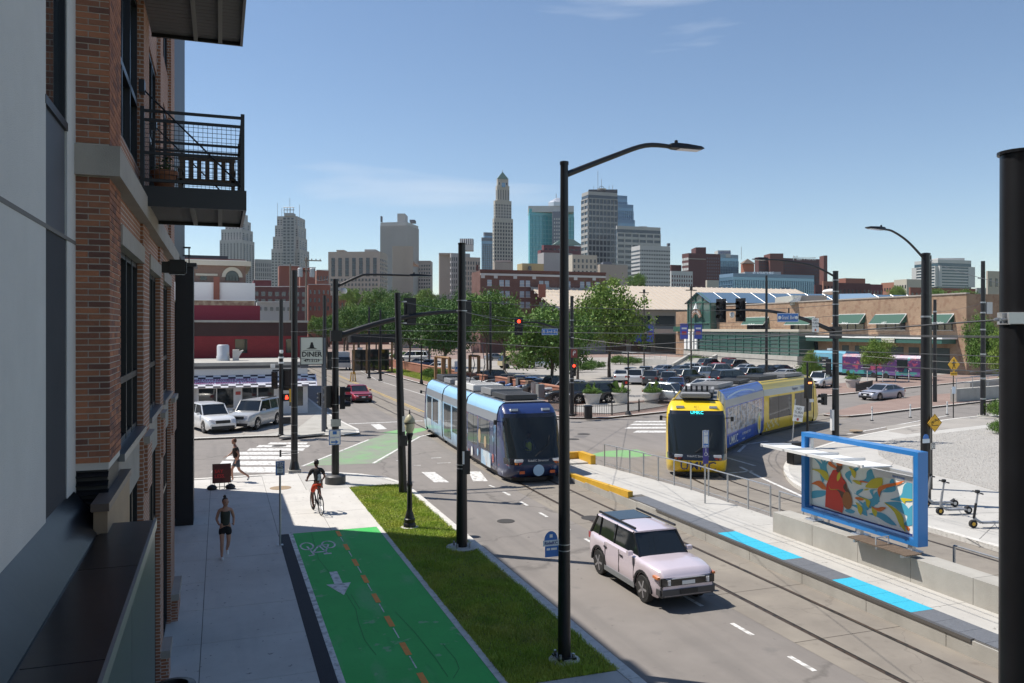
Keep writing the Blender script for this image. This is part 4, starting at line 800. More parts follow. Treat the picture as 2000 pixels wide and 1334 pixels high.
# other poles on the right
p = base_at(1920, 812); t = thing('tram_wire_pole', 'black tram wire pole ringed with steel bands at the right', 'pole', p); h = topz(510, p); shaft(t, .19, .14, h); bands(t, [topz(v, p) for v in (592, 612, 645, 693, 740, 780)], .19, STEEL, .1)
MB().box(.2, .75, -.15, .15, topz(613, p), topz(590, p)).build('equipment_box', mat('grey_box', (.45, .46, .46), .5), t); MB().lathe([(.4, -.02), (.4, .05)], 16).build('foot', CONC2, t); bolts(t, .3, .04); MB().box(-.5, .2, -.02, .02, topz(545, p), topz(542, p)).build('stub_arm', STEEL, t)
p = base_at(1826, 785, .13); t = thing('tram_wire_pole', 'black tram wire pole on the brick median', 'pole', p); shaft(t, .17, .13, topz(585, p)); bands(t, [topz(610, p), topz(632, p)], .17, STEEL, .12)
p = base_at(1577, 843); t = thing('traffic_signal_post', 'short black signal post with orange light beside the yellow tram', 'traffic light', p); shaft(t, .07, .06, topz(707, p)); hd = MB().box(-.16, .22, -.2, .12, topz(778, p), topz(738, p)).build('signal_head', BLACK2, t); MB().box(-.1, .16, -.205, -.2, topz(749, p), topz(746, p)).build('lens', mat('lit_orange', (1, .22, .06), .4, emit=3), hd); MB().box(-.02, .3, -.21, -.2, topz(785, p), topz(779, p)).build('tag', WHITE, t)
p = base_at(1546, 882); t = thing('turn_sign', 'leaning white no-turn-on-red sign on a bent steel post', 'sign', p); MB().tube([(0, 0, 0), (.32, .1, topz(795, p) + .4)], .028, 8).build('post', STEEL, t)
xs, zc = XU(1558, p[1]) - p[0], topz(808, p); s_ = MB().cbox((xs, -.06, zc), (.62, .012, .82), ry=R(9)).build('sign', WHITE, t)
for k, w_ in enumerate(('NO', 'TURN', 'ON RED')): text(w_, .2 if k < 2 else .15, INK, s_, (xs + .03 * (1 - k), -.07, zc + .24 - k * .19), (R(90), R(9), 0))
MB().disc((xs - .05, -.068, zc - .3), (0, 1, 0), .08, .006, 14).build('red_disc', LAMPR, s_)
p = base_at(1862, 816); t = thing('pedestrian_sign', 'yellow diamond pedestrian crossing sign with AHEAD plate on a thin post', 'sign', p); h = topz(697, p); MB().tube([(0, 0, 0), (0, 0, h)], .035, 8).build('post', BLACK, t)
zc = topz(712, p); q_ = .56; s_ = MB().plate([(-q_, -.05, zc), (0, -.05, zc - q_), (q_, -.05, zc), (0, -.05, zc + q_)], (0, 1, 0), .012).build('sign', SIGNY, t)
decal([circ(0, .3, .06, 12), [(-.08, .22), (.08, .22), (.06, -.02), (-.06, -.02)]] + stroke([(-.02, 0), (-.13, -.3)], .07) + stroke([(.02, 0), (.12, -.28)], .07) + stroke([(-.07, .2), (-.17, .02)], .05) + stroke([(.07, .2), (.18, .06)], .05), INK, 'walking_figure', s_, (0, -.05, zc), (1, 0, 0), (0, 0, 1), .003, .002)
s_ = board(t, (0, -.05, topz(730, p)), .62, .24, SIGNY, 'ahead_plate'); text('AHEAD', .17, INK, s_, (0, -.056, topz(730, p)), FRONT); board(t, (0, -.05, topz(762, p)), .32, .5, mat('pale_sign', (.6, .68, .76), .5), 'small_sign')
p = base_at(1377, 983, .36); t = thing('platform_sign', 'steel post with white arrow sign and blue wheelchair sign on platform', 'sign', p); MB().tube([(0, 0, 0), (0, 0, topz(840, p))], .03, 8).build('post', STEEL, t)
s_ = board(t, (0, -.05, topz(857, p)), .25, .60, WHITE, 'sign', SIGNB); decal([[(.09, -.025), (-.02, -.025), (-.02, -.06), (-.1, 0), (-.02, .06), (-.02, .025), (.09, .025)]], SIGNB, 'arrow', s_, (0, -.052, topz(868, p)), (1, 0, 0), (0, 0, 1), .003); text('TO', .055, SIGNB, s_, (0, -.055, topz(845, p)), FRONT); text('PLATFORM', .045, SIGNB, s_, (0, -.055, topz(851, p)), FRONT)
s_ = board(t, (0, -.05, topz(890, p)), .22, .56, mat('sign_indigo', (.05, .04, .25), .4), 'accessible_sign'); decal(ring(0, -.03, .055, .018, 14) + stroke([(0, .12), (0, .02), (.06, .0), (.08, -.07)], .02) + [circ(0, .15, .02, 10)], WHITE, 'wheelchair_symbol', s_, (0, -.052, topz(885, p)), (1, 0, 0), (0, 0, 1), .003)
# pole right at the camera
cx_, cy_2 = D(1993, 6.8); p = (cx_, cy_2, .15); t = thing('tram_wire_pole', 'massive black pole with steel clamp at the right edge, nearest the camera', 'pole', p); h = topz(302, p)
shaft(t, .165, .15, h); MB().lathe([(.17, h), (.172, h + .025), (.1, h + .03)], 20).build('cap', BLACK, t); zc = topz(622, p)
MB().lathe([(.168, zc - .05), (.168, zc + .05)], 24).build('clamp_band', ALU, t, smooth=40); MB().cbox((-.22, -.05, zc), (.12, .02, .085)).build('clamp_ear', ALU, t); MB().cbox((-.15, -.12, zc), (.2, .03, .09), rz=R(-20)).build('clamp_plate', ALU, t)
MB().tube([(-.34, -.04, zc - .01), (-.1, -.1, zc - .01)], .012, 8).build('clamp_bolt', STEEL, t); MB().lathe([(.02, 0), (.02, .03)], 6, (-.3, -.045, zc - .025)).build('nut', STEEL, t)
# lot poles with banners
for u, vb, d, vt, lab, bc in ((1258, 680, 112, 571, 'tall grey car park light pole with two blue and red banners', 0), (1350, 740, 96, 566, 'tall grey car park light pole with two purple and blue banners', 1)):
    x, y = D(u, d); p = (x, y, .13); t = thing('car_park_light', lab, 'street light', p); h = topz(vt, p); shaft(t, .1, .07, h, mat('bronze_pole', (.06, .05, .045), .5))
    MB().box(-.7, .7, -.1, .1, h - .1, h).build('luminaire', MATS['bronze_pole'], t); MB().box(-.12, .12, -.12, .12, h, h + .4).build('sensor', BLACK2, t)
    for s in (-1, 1):
        bq = MB().box(s * .95 - .62 * .85, s * .95 + .62 * .85, -.01, .01, topz(668 if bc == 0 else 662, p), topz(634 if bc == 0 else 632, p)).build('banner', mat('banner_blue' if (s < 0) == (bc == 0) else 'banner_violet', (.06, .10, .42) if (s < 0) == (bc == 0) else (.10, .12, .50), .6), t)
        zc = topz(650 if bc == 0 else 648, p); MB().box(s * .95 - .3, s * .95 + .3, -.016, -.011, zc - .35, zc + .05).build('banner_print', mat('banner_red', (.5, .05, .08), .6), bq); MB().box(s * .95 - .35, s * .95 + .35, -.016, -.011, zc + .3, zc + .5).build('banner_print', WHITE, bq)
        MB().tube([(0, 0, topz(634, p)), (s * 1.55, 0, topz(634, p))], .03, 6).build('banner_arm', BLACK, t)
for u, d, vt, lab in ((1497, 88, 538, 'plain tall black pole rising in front of the market hall'), (958, 92, 588, 'dark pole among the trees behind the blue tram'), (721, 105, 600, 'slim grey pole beside the far street'), (743, 100, 605, 'dark pole by the far bus shelter')):
    x, y = D(u, d); p = (x, y, .12); t = thing('street_pole', lab, 'pole', p); shaft(t, .16, .12, topz(vt, p)); MB().lathe([(.26, 0), (.26, .2), (.17, .25)], 12).build('foot', BLACK, t)
for u, vb, vt, lab in ((823, 750, 655, 'ornamental lamp on the far pavement near the hedge'), (702, 708, 663, 'small globe lamp far up the street')):
    x, y = G(u, vb, .12); p = (x, y, .12); t = thing('ornamental_lamp', lab, 'street lamp', p); h = topz(vt, p); MB().lathe([(.22, 0), (.2, .3), (.1, .6), (.06, h - .7), (.1, h - .6)], 12).build('post', BLACK, t); MB().lathe([(.1, h - .6), (.2, h - .3), (.12, h - .1), (.02, h)], 12).build('globe', GLB, t, smooth=60)
# wooden utility poles with transformers
WP = layer(mat('utility_wood', (.26, .22, .18), .9, var=.2, vs=3), 2, .4, .7, (.16, .13, .1), .6, (1, 1, .1))
for u, d, vt, lab in ((598, 120, 503, 'grey wooden utility pole with crossarm and two transformer cans'), (567, 135, 515, 'weathered wooden utility pole left of the transformers')):
    x, y = D(u, d); p = (x, y, .1); t = thing('utility_pole', lab, 'utility pole', p); h = topz(vt, p); shaft(t, .2, .13, h, WP)
    if u == 598:
        MB().box(-.3, 2.2, -.08, .08, h - .5, h - .35).build('crossarm', WP, t)
        for k in range(4): MB().lathe([(.05, 0), (.09, .1), (.05, .22)], 8, (.2 + k * .6, 0, h - .35)).build('insulator', mat('porcelain', (.3, .27, .25), .4), t)
        for s in (-1, 1): MB().lathe([(.34, 0), (.36, .1), (.36, 1.2), (.28, 1.3)], 14, (s * .85, 0, topz(541, p))).build('transformer', mat('transformer_grey', (.42, .44, .45), .5), t); MB().box(-.95, .95, -.06, .06, topz(530, p), topz(528, p)).build('bracket', STEEL, t)
# overhead wires
WIRE = mat('wire_grey', (.10, .10, .10), .5, .3)
def wire(pts, r, sag, label, grp):
    o0 = Vector(pts[0]); q = []
    for a, b in zip(pts, pts[1:]):
        a, b = Vector(a), Vector(b)
        for k in range(10): t_ = k / 10; q.append(a.lerp(b, t_) - Vector((0, 0, sag * 4 * t_ * (1 - t_))) - o0)
    q.append(Vector(pts[-1]) - o0); o = MB().tube(q, r, 5).build('overhead_wire', WIRE); o.location = o0; tag(o, label, 'wire', grp)
for pp, zz, lab in ((LT[::3], 5.75, 'lower tram wire over the straight left-hand track'), (LT[::3], 6.35, 'upper tram wire over the straight left-hand track'), (RT[::2], 5.75, 'lower tram wire over the curved right-hand track'), (RT[::2], 6.3, 'upper tram wire over the curved right-hand track')): wire([(p.x, p.y, zz) for p in pp], .011, 0, lab, 'tram contact wires')
WI = [-1]; WL = ('thick round-footed pole to the car park mast', 'leaning pole to the car park mast', 'leaning pole to the Grand Blvd mast', 'top of round-footed pole to the Grand Blvd mast', 'car park mast to the Grand Blvd mast', 'Grand Blvd mast rightwards, upper one', 'Grand Blvd mast rightwards, lower one', 'square-footed pole past the blue tram', 'platform end to clamp of the nearest right pole', 'pole behind gravel street light to the right edge', 'diner sign post to the pole among trees', 'car park mast to the median pole', 'median pole to the steel-banded pole', 'signal mast pedestal pole to square-footed pole', 'planter signal post to the median pole', 'pole among trees to the bannered light pole', 'transformer pole down to the left', 'transformer pole to the weathered pole beside it')
def at(u, v, d): x, y = D(u, d); return (x, y, ZD(v, d))
for a, b, s in ((at(902, 608, 23.6), at(1117, 640, 58.7), .2), (at(785, 590, 31.8), at(1117, 626, 58.7), .25), (at(785, 632, 31.8), at(1632, 617, 46.6), .3), (at(902, 588, 23.6), at(1632, 595, 46.6), .3), (at(1117, 660, 58.7), at(1632, 690, 46.6), .3), (at(1632, 690, 46.6), at(1990, 712, 40), .1), (at(1632, 715, 46.6), at(1985, 745, 36), .1), (at(575, 700, 36), at(902, 690, 40), .2), (at(1097, 680, 40), at(1990, 622, 6.8), .05), (at(1814, 510, 32.5), at(1990, 562, 20), .05), (at(633, 640, 52), at(960, 640, 92), .3), (at(1117, 626, 58.7), at(1826, 632, 71), .4), (at(1826, 610, 71), at(1920, 592, 60), .1), (at(655, 640, 34), at(575, 648, 36), .05), (at(1227, 690, 60), at(1826, 640, 71), .2), (at(958, 650, 92), at(1258, 640, 112), .3), (at(598, 520, 120), at(640, 545, 60), .8), (at(598, 520, 120), at(567, 525, 135), .2)):
    WI[0] += 1; wire([a, b], .011 if s > .08 else .008, s, 'thin span wire from ' + WL[WI[0]], 'span wires')
# ================================================================== CARS
def interp(pts, x):
    if x <= pts[0][0]: return pts[0][1]
    for (a, za), (b, zb) in zip(pts, pts[1:]):
        if x <= b: t = (x - a) / (b - a); t = t * t * (3 - 2 * t) * .35 + t * .65; return za + (zb - za) * t
    return pts[-1][1]
# lengths in metres, x forward; top = bonnet/belt/boot line, cab = (windscreen base, windscreen top, roof end, rear glass base)
CARS = dict(
    sedan=dict(L=4.75, W=1.82, H=1.45, r=.33, ax=(1.42, -1.38), top=[(-2.37, .78), (-2.25, .98), (-1.5, 1.02), (.8, .92), (1.6, .84), (2.2, .70), (2.37, .55)], cab=(.98, .18, -.95, -1.72), clr=.2, belt=.94),
    hatch=dict(L=4.55, W=1.80, H=1.42, r=.33, ax=(1.38, -1.35), top=[(-2.27, .80), (-2.18, 1.0), (-1.5, 1.0), (.8, .91), (1.5, .84), (2.1, .70), (2.27, .55)], cab=(.95, .12, -1.0, -2.05), clr=.18, belt=.93),
    suv=dict(L=4.7, W=1.88, H=1.72, r=.37, ax=(1.40, -1.38), top=[(-2.35, .85), (-2.28, 1.10), (-1.5, 1.12), (.8, 1.06), (1.5, 1.02), (2.15, .88), (2.35, .62)], cab=(1.0, .35, -1.75, -2.2), clr=.24, belt=1.07),
    bigsuv=dict(L=4.9, W=1.92, H=1.82, r=.39, ax=(1.45, -1.43), top=[(-2.45, .9), (-2.4, 1.16), (-1.5, 1.16), (.9, 1.14), (1.6, 1.12), (2.3, 1.0), (2.45, .70)], cab=(1.02, .45, -2.1, -2.35), clr=.27, belt=1.13),
    van=dict(L=5.1, W=1.98, H=1.76, r=.36, ax=(1.55, -1.5), top=[(-2.55, .85), (-2.48, 1.1), (-1.5, 1.1), (1.2, 1.04), (1.9, .93), (2.4, .78), (2.55, .6)], cab=(1.6, .65, -2.1, -2.45), clr=.2, belt=1.05),
    truckette=dict(L=5.7, W=2.0, H=1.85, r=.41, ax=(1.8, -1.7), top=[(-2.85, .85), (-2.8, 1.12), (-1.5, 1.12), (.9, 1.14), (1.6, 1.14), (2.6, 1.02), (2.85, .7)], cab=(1.15, .6, -.85, -1.0), clr=.3, belt=1.13),
    electric=dict(L=5.1, W=2.02, H=1.96, r=.42, ax=(1.56, -1.52), top=[(-2.55, 1.0), (-2.5, 1.28), (-1.5, 1.28), (1.0, 1.26), (1.7, 1.25), (2.4, 1.17), (2.55, .95)], cab=(1.15, .55, -2.05, -2.45), clr=.34, belt=1.26))
def car_parts(k):
    c = CARS[k]; L, W, H_, r = c['L'], c['W'], c['H'], c['r']; hw = W / 2; xf, xr = c['ax']; ar = r * 1.17
    xs = set([-L / 2, -L / 2 + .04, -L / 2 + .12, L / 2 - .04, L / 2 - .14, L / 2])
    for a in (xf, xr):
        for q in range(0, 181, 15): xs.add(a + ar * math.cos(R(q)))
        xs.add(a - ar - .004); xs.add(a + ar + .004)
    x = -L / 2
    while x < L / 2: xs.add(x); x += .22
    xs = sorted(xs); rows = []
    for x in xs:
        zb = c['clr'] + (.1 if abs(x) > L / 2 - .15 else 0)
        for a in (xf, xr):
            if abs(x - a) <= ar: zb = max(zb, r * .96 + math.sqrt(max(0, ar * ar - (x - a) ** 2)))
        zt = interp(c['top'], x); zb = min(zb, zt - .12); e = abs(x) / (L / 2); w = hw * (1 - .16 * max(0, (e - .72) / .28) ** 2.2); dz = zt - zb
        half = [(w * .93, zb), (w * .985, zb + .10 * dz), (w, zb + .45 * dz), (w * .985, zb + .72 * dz), (w * .955, zt - .05), (w * .88, zt), (w * .5, zt + .022)]
        rows.append([(x, y, z) for y, z in half] + [(x, 0, zt + .03)] + [(x, -y, z) for y, z in half[::-1]])
    b = MB(); b.grid(rows); n = len(rows[0]); b.f.append(tuple(range(n))); b.f.append(tuple(range((len(rows) - 1) * n, len(rows) * n))[::-1])
    P_ = {'body': (b, 48)}
    xw, xt, xe, xb = c['cab']; zb = c['belt']; wb, wt = hw * .90, hw * .74; zr = H_ - .06
    # glazing
    f = lambda x: interp([(xb, zb + .02), (xw, interp(c['top'], xw) - .01)], x)
    zw, zq = interp(c['top'], xw) - .02, interp(c['top'], xb) - .02
    P_['windscreen'] = (MB().grid([[(xw, -wb * .92, zw), (xw + .06, 0, zw), (xw, wb * .92, zw)], [(xt, -wt, zr - .01), (xt + .05, 0, zr), (xt, wt, zr - .01)]]), 60)
    P_['rear_window'] = (MB().grid([[(xb, wb * .92, zq), (xb - .03, 0, zq), (xb, -wb * .92, zq)], [(xe, wt, zr - .01), (xe - .03, 0, zr), (xe, -wt, zr - .01)]]), 60)
    for s, nm in ((1, 'side_window'), (-1, 'side_window_b')):
        g = MB(); g.add([(xw, s * wb * .93, zw), (xb, s * wb * .93, zq), (xe, s * wt * 1.01, zr - .01), (xt, s * wt * 1.01, zr - .01), ((xt + xe) / 2, s * (wt * 1.01 + .02), zr - .01), ((xw + xb) / 2, s * (wb * .96), (zw + zq) / 2)], [(0, 5, 4, 3), (5, 1, 2, 4)] if s < 0 else [(0, 3, 4, 5), (5, 4, 2, 1)]); P_[nm] = (g, 0)
    rf = MB(); rr = []
    for i in range(9):
        t = i / 8; x = xt + .06 + (xe - .05 - xt - .06) * t; cr = .05 * (1 - (2 * t - 1) ** 4) ; z = zr - .015
        rr.append([(x, -wt * 1.04, z), (x, -wt * .98, z + .035 + cr * .4), (x, -wt * .5, z + .045 + cr), (x, 0, z + .05 + cr), (x, wt * .5, z + .045 + cr), (x, wt * .98, z + .035 + cr * .4), (x, wt * 1.04, z)])
    rf.grid(rr); rf.f.append(tuple(range(7))[::-1]); rf.f.append(tuple(range(56, 63)))
    P_['roof'] = (rf, 40)
    def pil(*a): P_['pillar#%d' % len(P_)] = (MB().tube(*a), 0)
    for s in (-1, 1):
        pil([(xw - .02, s * wb * .93, zw), (xt, s * wt * 1.0, zr)], .04, 6); pil([(xb + .02, s * wb * .93, zq), (xe, s * wt * 1.0, zr)], .055, 6)
        nb = 2 if H_ > 1.6 else 1
        for j in range(nb):
            xm = (xt * .6 + xw * .0 + xe * .4 - .3 + .0) if nb == 1 else [xt - (xt - xe) * .42, xt - (xt - xe) * .86][j]
            pil([(xm - .05, s * (wb * .95), (zw + zq) / 2), (xm, s * (wt * 1.01 + .012), zr)], .035, 6)
    P_['underbody'] = (MB().box(-L / 2 + .2, L / 2 - .2, -hw * .86, hw * .86, c['clr'] + .02, r * 2 + .12), 0)
    lz = interp(c['top'], L / 2 - .2)
    for s in (1, -1):
        P_['headlight' + ('' if s > 0 else '_b')] = (MB().plate([(L / 2 - .06, s * hw * .50, lz - .13), (L / 2 - .20, s * hw * .87, lz - .12), (L / 2 - .24, s * hw * .87, lz - .02), (L / 2 - .10, s * hw * .52, lz - .03)] if s > 0 else [(L / 2 - .10, s * hw * .52, lz - .03), (L / 2 - .24, s * hw * .87, lz - .02), (L / 2 - .20, s * hw * .87, lz - .12), (L / 2 - .06, s * hw * .50, lz - .13)], (1, 0, 0), .05), 0)
        tz = interp(c['top'], -L / 2 + .06) - .02
        P_['tail_light' + ('' if s > 0 else '_b')] = (MB().box(-L / 2 - .012, -L / 2 + .14, min(s * hw * .58, s * hw * .88), max(s * hw * .58, s * hw * .88), tz - .24, tz - .03), 0)
        P_['mirror' + ('' if s > 0 else '_b')] = (MB().cbox((xw - .28, s * (hw * 1.06), zb + .08), (.14, .17, .13)), 0)
    P_['grille'] = (MB().box(L / 2 - .1, L / 2 + .012, -hw * .46, hw * .46, lz - .24, lz - .06), 0)
    P_['bumper'] = (MB().box(L / 2 - .12, L / 2 + .02, -hw * .74, hw * .74, c['clr'] + .08, c['clr'] + .24), 0)
    P_['licence_plate'] = (MB().box(L / 2 + .0, L / 2 + .028, -.16, .16, c['clr'] + .26, c['clr'] + .38), 0)
    P_['rear_plate'] = (MB().box(-L / 2 - .015, -L / 2 + .01, -.16, .16, tz - .36, tz - .24), 0)
    return P_
CMAT = dict(body=PAINT, roof=PAINT, pillar=PAINT, windscreen=CGLASS, rear_window=CGLASS, side_window=CGLASS, underbody=BLACK2, headlight=LAMPW, tail_light=LAMPR, mirror=PAINT, grille=BLACK2, bumper=BLACK2, licence_plate=WHITE, rear_plate=WHITE)
PROTO = {}
def wheel_mesh(r, w):
    t = MB().tube([(0, -w / 2, 0), (0, -w / 2 + .03, 0), (0, w / 2 - .03, 0), (0, w / 2, 0)], [r * .93, r, r, r * .93], 20).mesh('tyre', RUBBER, 40)
    rm = MB().tube([(0, -w / 2 - .004, 0), (0, w / 2 + .004, 0)], r * .66, 18).mesh('rim', RIMD)
    sp = MB()
    for s in (-1, 1):
        for k in range(5):
            q = 2 * math.pi * k / 5; sp.cbox((math.cos(q) * r * .33, s * (w / 2 + .006), math.sin(q) * r * .33), (r * .62, .012, r * .16), ry=-q)
    return t, rm, sp.mesh('spokes', RIM)
def car(kind, label, u=None, v=None, head=0., col=(.5, .5, .5), xy=None, z=0., group=None, sc=1., roofcol=None, name=None, trim=None):
    """one car standing with its middle at the given point, nose along head (degrees from +X)"""
    if kind not in PROTO:
        c = CARS[kind]; PROTO[kind] = ({k: b.mesh(k, CMAT[k.split('#')[0].replace('_b', '')], s) for k, (b, s) in car_parts(kind).items()}, wheel_mesh(c['r'], .23))
    me, (ty, rm, sp) = PROTO[kind]; c = CARS[kind]; x, y = xy if xy else G(u, v, z)
    t = thing(name or {'sedan': 'sedan_car', 'hatch': 'hatchback_car', 'suv': 'suv', 'bigsuv': 'suv', 'van': 'minivan', 'truckette': 'pickup_truck', 'electric': 'suv'}[kind], label, 'pickup' if kind == 'truckette' else 'minivan' if kind == 'van' else 'suv' if 'suv' in kind or kind == 'electric' else 'car', (x, y, z), R(head), group)
    t.scale = (sc, sc, sc)
    for k, m in me.items():
        if kind == 'electric' and k.replace('_b', '') in ('headlight', 'grille', 'bumper', 'licence_plate'): continue
        o = inst(m, k.split('#')[0].replace('_b', ''), t, (0, 0, 0)); o.color = (*col, 1)
        if k[:6] == 'pillar' and kind == 'electric': o.color = (*BK, 1)
    for a in c['ax']:
        for s in (-1, 1):
            w = inst(ty, 'wheel', t, (a, s * (c['W'] / 2 - .125), c['r'])); inst(rm, 'rim', w, (0, 0, 0)); inst(sp, 'spokes', w, (0, 0, 0))
    return t
LOT = 'cars parked in the market car park'
WH, SI, GY, DG, BK, NV, RD, TN, BL = (.75, .75, .74), (.42, .43, .45), (.2, .21, .22), (.07, .075, .08), (.015, .016, .018), (.012, .03, .10), (.32, .02, .025), (.30, .27, .22), (.03, .09, .25)
# --- street cars
t = car('electric', 'pale pink boxy suv with dark roof rails driving towards the camera', head=-90, col=(.72, .63, .69), xy=(10.22, 18.5), name='suv', sc=.775)
E_L = 5.1
for s in (-1, 1):
    MB().box(-2.0, .6, s * .72 - .03, s * .72 + .03, 1.99, 2.05).build('roof_rail', BLACK2, t); MB().box(-1.05, 1.05, s * .99 - .03, s * .99 + .03, .3, .46).build('sill_step', mat('sill_grey', (.18, .19, .2), .4), t)
    for a in (1.56, -1.52):
        ar = MB()
        for k in range(10):
            q0, q1 = R(18 * k), R(18 * (k + 1)); ar.add([(a + m * math.cos(q), s * (1.0 + .018), .42 + m * math.sin(q)) for m, q in ((.49, q0), (.57, q0), (.57, q1), (.49, q1))] + [(a + m * math.cos(q), s * .95, .42 + m * math.sin(q)) for m, q in ((.49, q0), (.57, q0), (.57, q1), (.49, q1))], [(0, 1, 2, 3), (4, 5, 6, 7), (1, 5, 6, 2), (0, 4, 7, 3)])
        ar.build('arch_trim', BLACK2, t)
    for x0 in (-1.1, .05): MB().box(x0, x0 + .2, s * 1.012 - .012, s * 1.012 + .012, 1.05, 1.09).build('door_handle', BLACK2, t)
    MB().box(-.02, .0, s * 1.011 - .006, s * 1.011 + .006, .5, 1.22).box(.98, 1.0, s * 1.008 - .006, s * 1.008 + .006, .6, 1.22).box(-1.02, -1.0, s * 1.011 - .006, s * 1.011 + .006, .62, 1.22).build('door_gap', INK, t)
    MB().tube([(2.57, s * .66, .78), (2.57, s * .66, .93)], .055, 10).build('stadium_lamp', LAMPW, t); MB().box(2.2, 2.5, s * .95 - .06, s * .95 + .03, .95, 1.02).build('side_marker', LAMPO, t)
MB().box(2.25, 2.585, -.95, .95, .40, .70).build('front_bumper', mat('bumper_charcoal', (.06, .06, .065), .45), t, bevel=.06); MB().box(2.44, 2.572, -.92, .92, .715, .985).build('front_mask', mat('mask_black', (.015, .016, .018), .2, coat=.5), t, bevel=.03); MB().box(2.57, 2.58, -.56, .56, .945, .968).build('light_bar', LAMPW, t); MB().box(2.598, 2.612, -.3, .3, .50, .64).build('tow_cover', BLACK2, t); MB().box(2.57, 2.59, -.22, .22, .77, .88).build('front_plate', WHITE, t);  MB().box(-2.0, -.75, -.62, .62, 1.955, 1.996).build('roof_glass', CGLASS, t, bevel=.01)
car('sedan', 'red sedan driving up the far street towards the junction', 699, 783, -87, (.34, .025, .05))
car('hatch', 'silver hatchback driving along the cross street at right', 1722, 780, 180 + 9, (.40, .41, .47), name='hatchback_car')
car('suv', 'white suv parked in front of the diner, left one of two', 412, 840, -72, WH, z=.1)
t = car('bigsuv', 'silver suv parked outside the diner, right one of two', 497, 834, -118, (.48, .48, .47), z=.1)
for s in (-1, 1): MB().box(-1.9, .3, s * .62 - .03, s * .62 + .03, 1.84, 1.90).build('roof_rail', BLACK2, t)
# --- car park: (kind, column, row of contact, heading, colour, label)
lot = [('suv', 955, 752, 155, BK, 'black suv behind the brick wall, farthest left above the blue tram'), ('sedan', 984, 756, 155, DG, 'dark grey sedan second in the row behind the brick wall'), ('sedan', 1008, 760, 155, NV, 'navy sedan third in the row behind the brick wall'), ('hatch', 1030, 763, 155, BL, 'bright blue hatchback behind the brick wall'), ('sedan', 1050, 768, 155, NV, 'dark blue sedan in the brick wall row, left of the pickup'), ('truckette', 1078, 771, 155, DG, 'dark pickup parked behind the brick wall'), ('suv', 1102, 778, 155, SI, 'silver suv parked by the leaning tree trunk'),
    ('suv', 1152, 786, 178, (.02, .025, .04), 'dark navy suv parked behind the first concrete planter'), ('suv', 1310, 786, -60, (.30, .32, .33), 'silver grey suv behind the third planter'),
    ('sedan', 1214, 745, 60, WH, 'white sedan leftmost in the middle row of the car park'), ('van', 1245, 749, 55, (.78, .78, .78), 'white minivan with red tail light in the middle row'), ('suv', 1273, 752, 55, DG, 'dark grey suv right of the white minivan'), ('suv', 1308, 755, 55, (.03, .04, .06), 'dark blue suv in the middle row, in front of silver grey one'), ('sedan', 1322, 764, 55, NV, 'low navy sedan partly hidden by a dark suv'),
    ('sedan', 1302, 733, 15, SI, 'light silver sedan behind the navy suvs'), ('sedan', 1335, 734, 12, DG, 'charcoal sedan beside light silver one in back row'), ('suv', 1376, 742, 20, (.5, .51, .52), 'pale silver crossover in front of the stairs'), ('van', 1428, 752, 8, BK, 'long black van behind the yellow tram roof'), ('sedan', 1385, 768, 10, WH, 'white car just showing above yellow tram cab'),
    ('suv', 1390, 721, 5, DG, 'dark red-lit suv in the back row below the market steps'), ('truckette', 1425, 722, 5, RD, 'bright red pickup in the back row'), ('suv', 1445, 724, 10, BK, 'black suv next to the red pickup'), ('sedan', 1462, 731, 15, SI, 'silver blue sedan right of black suv in back row'), ('sedan', 1500, 733, 10, (.025, .03, .03), 'black sedan at the right end of the back row'),  ('hatch', 1530, 732, 5, BK, 'black hatchback behind the black sedan at row end'), ('suv', 1602, 756, -150, WH, 'white suv parked beside the blue food trailer'),
    ('sedan', 1232, 739, 58, SI, 'silver sedan wedged between white sedan and white minivan'), ('suv', 1262, 741, 57, GY, 'grey suv behind the white minivan'), ('hatch', 1290, 744, 57, BK, 'black hatchback in the middle of the car park'), ('suv', 1345, 749, 20, DG, 'dark grey suv right of the navy suv pair'), ('sedan', 1355, 728, 12, WH, 'white sedan near the foot of the steps'), ('suv', 1410, 735, 10, GY, 'grey suv in front of the red pickup'), ('suv', 1475, 745, 10, DG, 'dark suv above the yellow tram middle section'), ('sedan', 1540, 744, 8, SI, 'silver sedan near the loose shrub'), ('hatch', 935, 748, 155, GY, 'grey hatchback at the far end of the brick wall row'), ('suv', 1118, 786, 158, BK, 'black suv at the near end of the brick wall row'), ('truckette', 1052, 719, 10, WH, 'white pickup far back among the trees'), ('sedan', 1030, 717, 5, RD, 'dark red car beside far white pickup'), ('van', 808, 708, 150, WH, 'white high-roofed van behind the far brick wall'), ('sedan', 815, 716, 155, SI, 'silver sedan behind the far brick wall'), ('hatch', 835, 719, 155, NV, 'navy hatchback behind the far brick wall'), ('sedan', 850, 727, 155, WH, 'white sedan near the hedge behind far wall'), ('sedan', 808, 698, 150, RD, 'red car behind the white high-roofed van'), ('sedan', 780, 699, 150, WH, 'white car farthest back on the left of the lot'), ('sedan', 968, 704, 10, GY, 'grey sedan deep under the trees')]
for k, u, v, hd, col, lab in lot: car(k, lab, u, v, hd, col, z=.13, group=LOT, sc=1.0 if k != 'van' or u != 808 else 1.25)
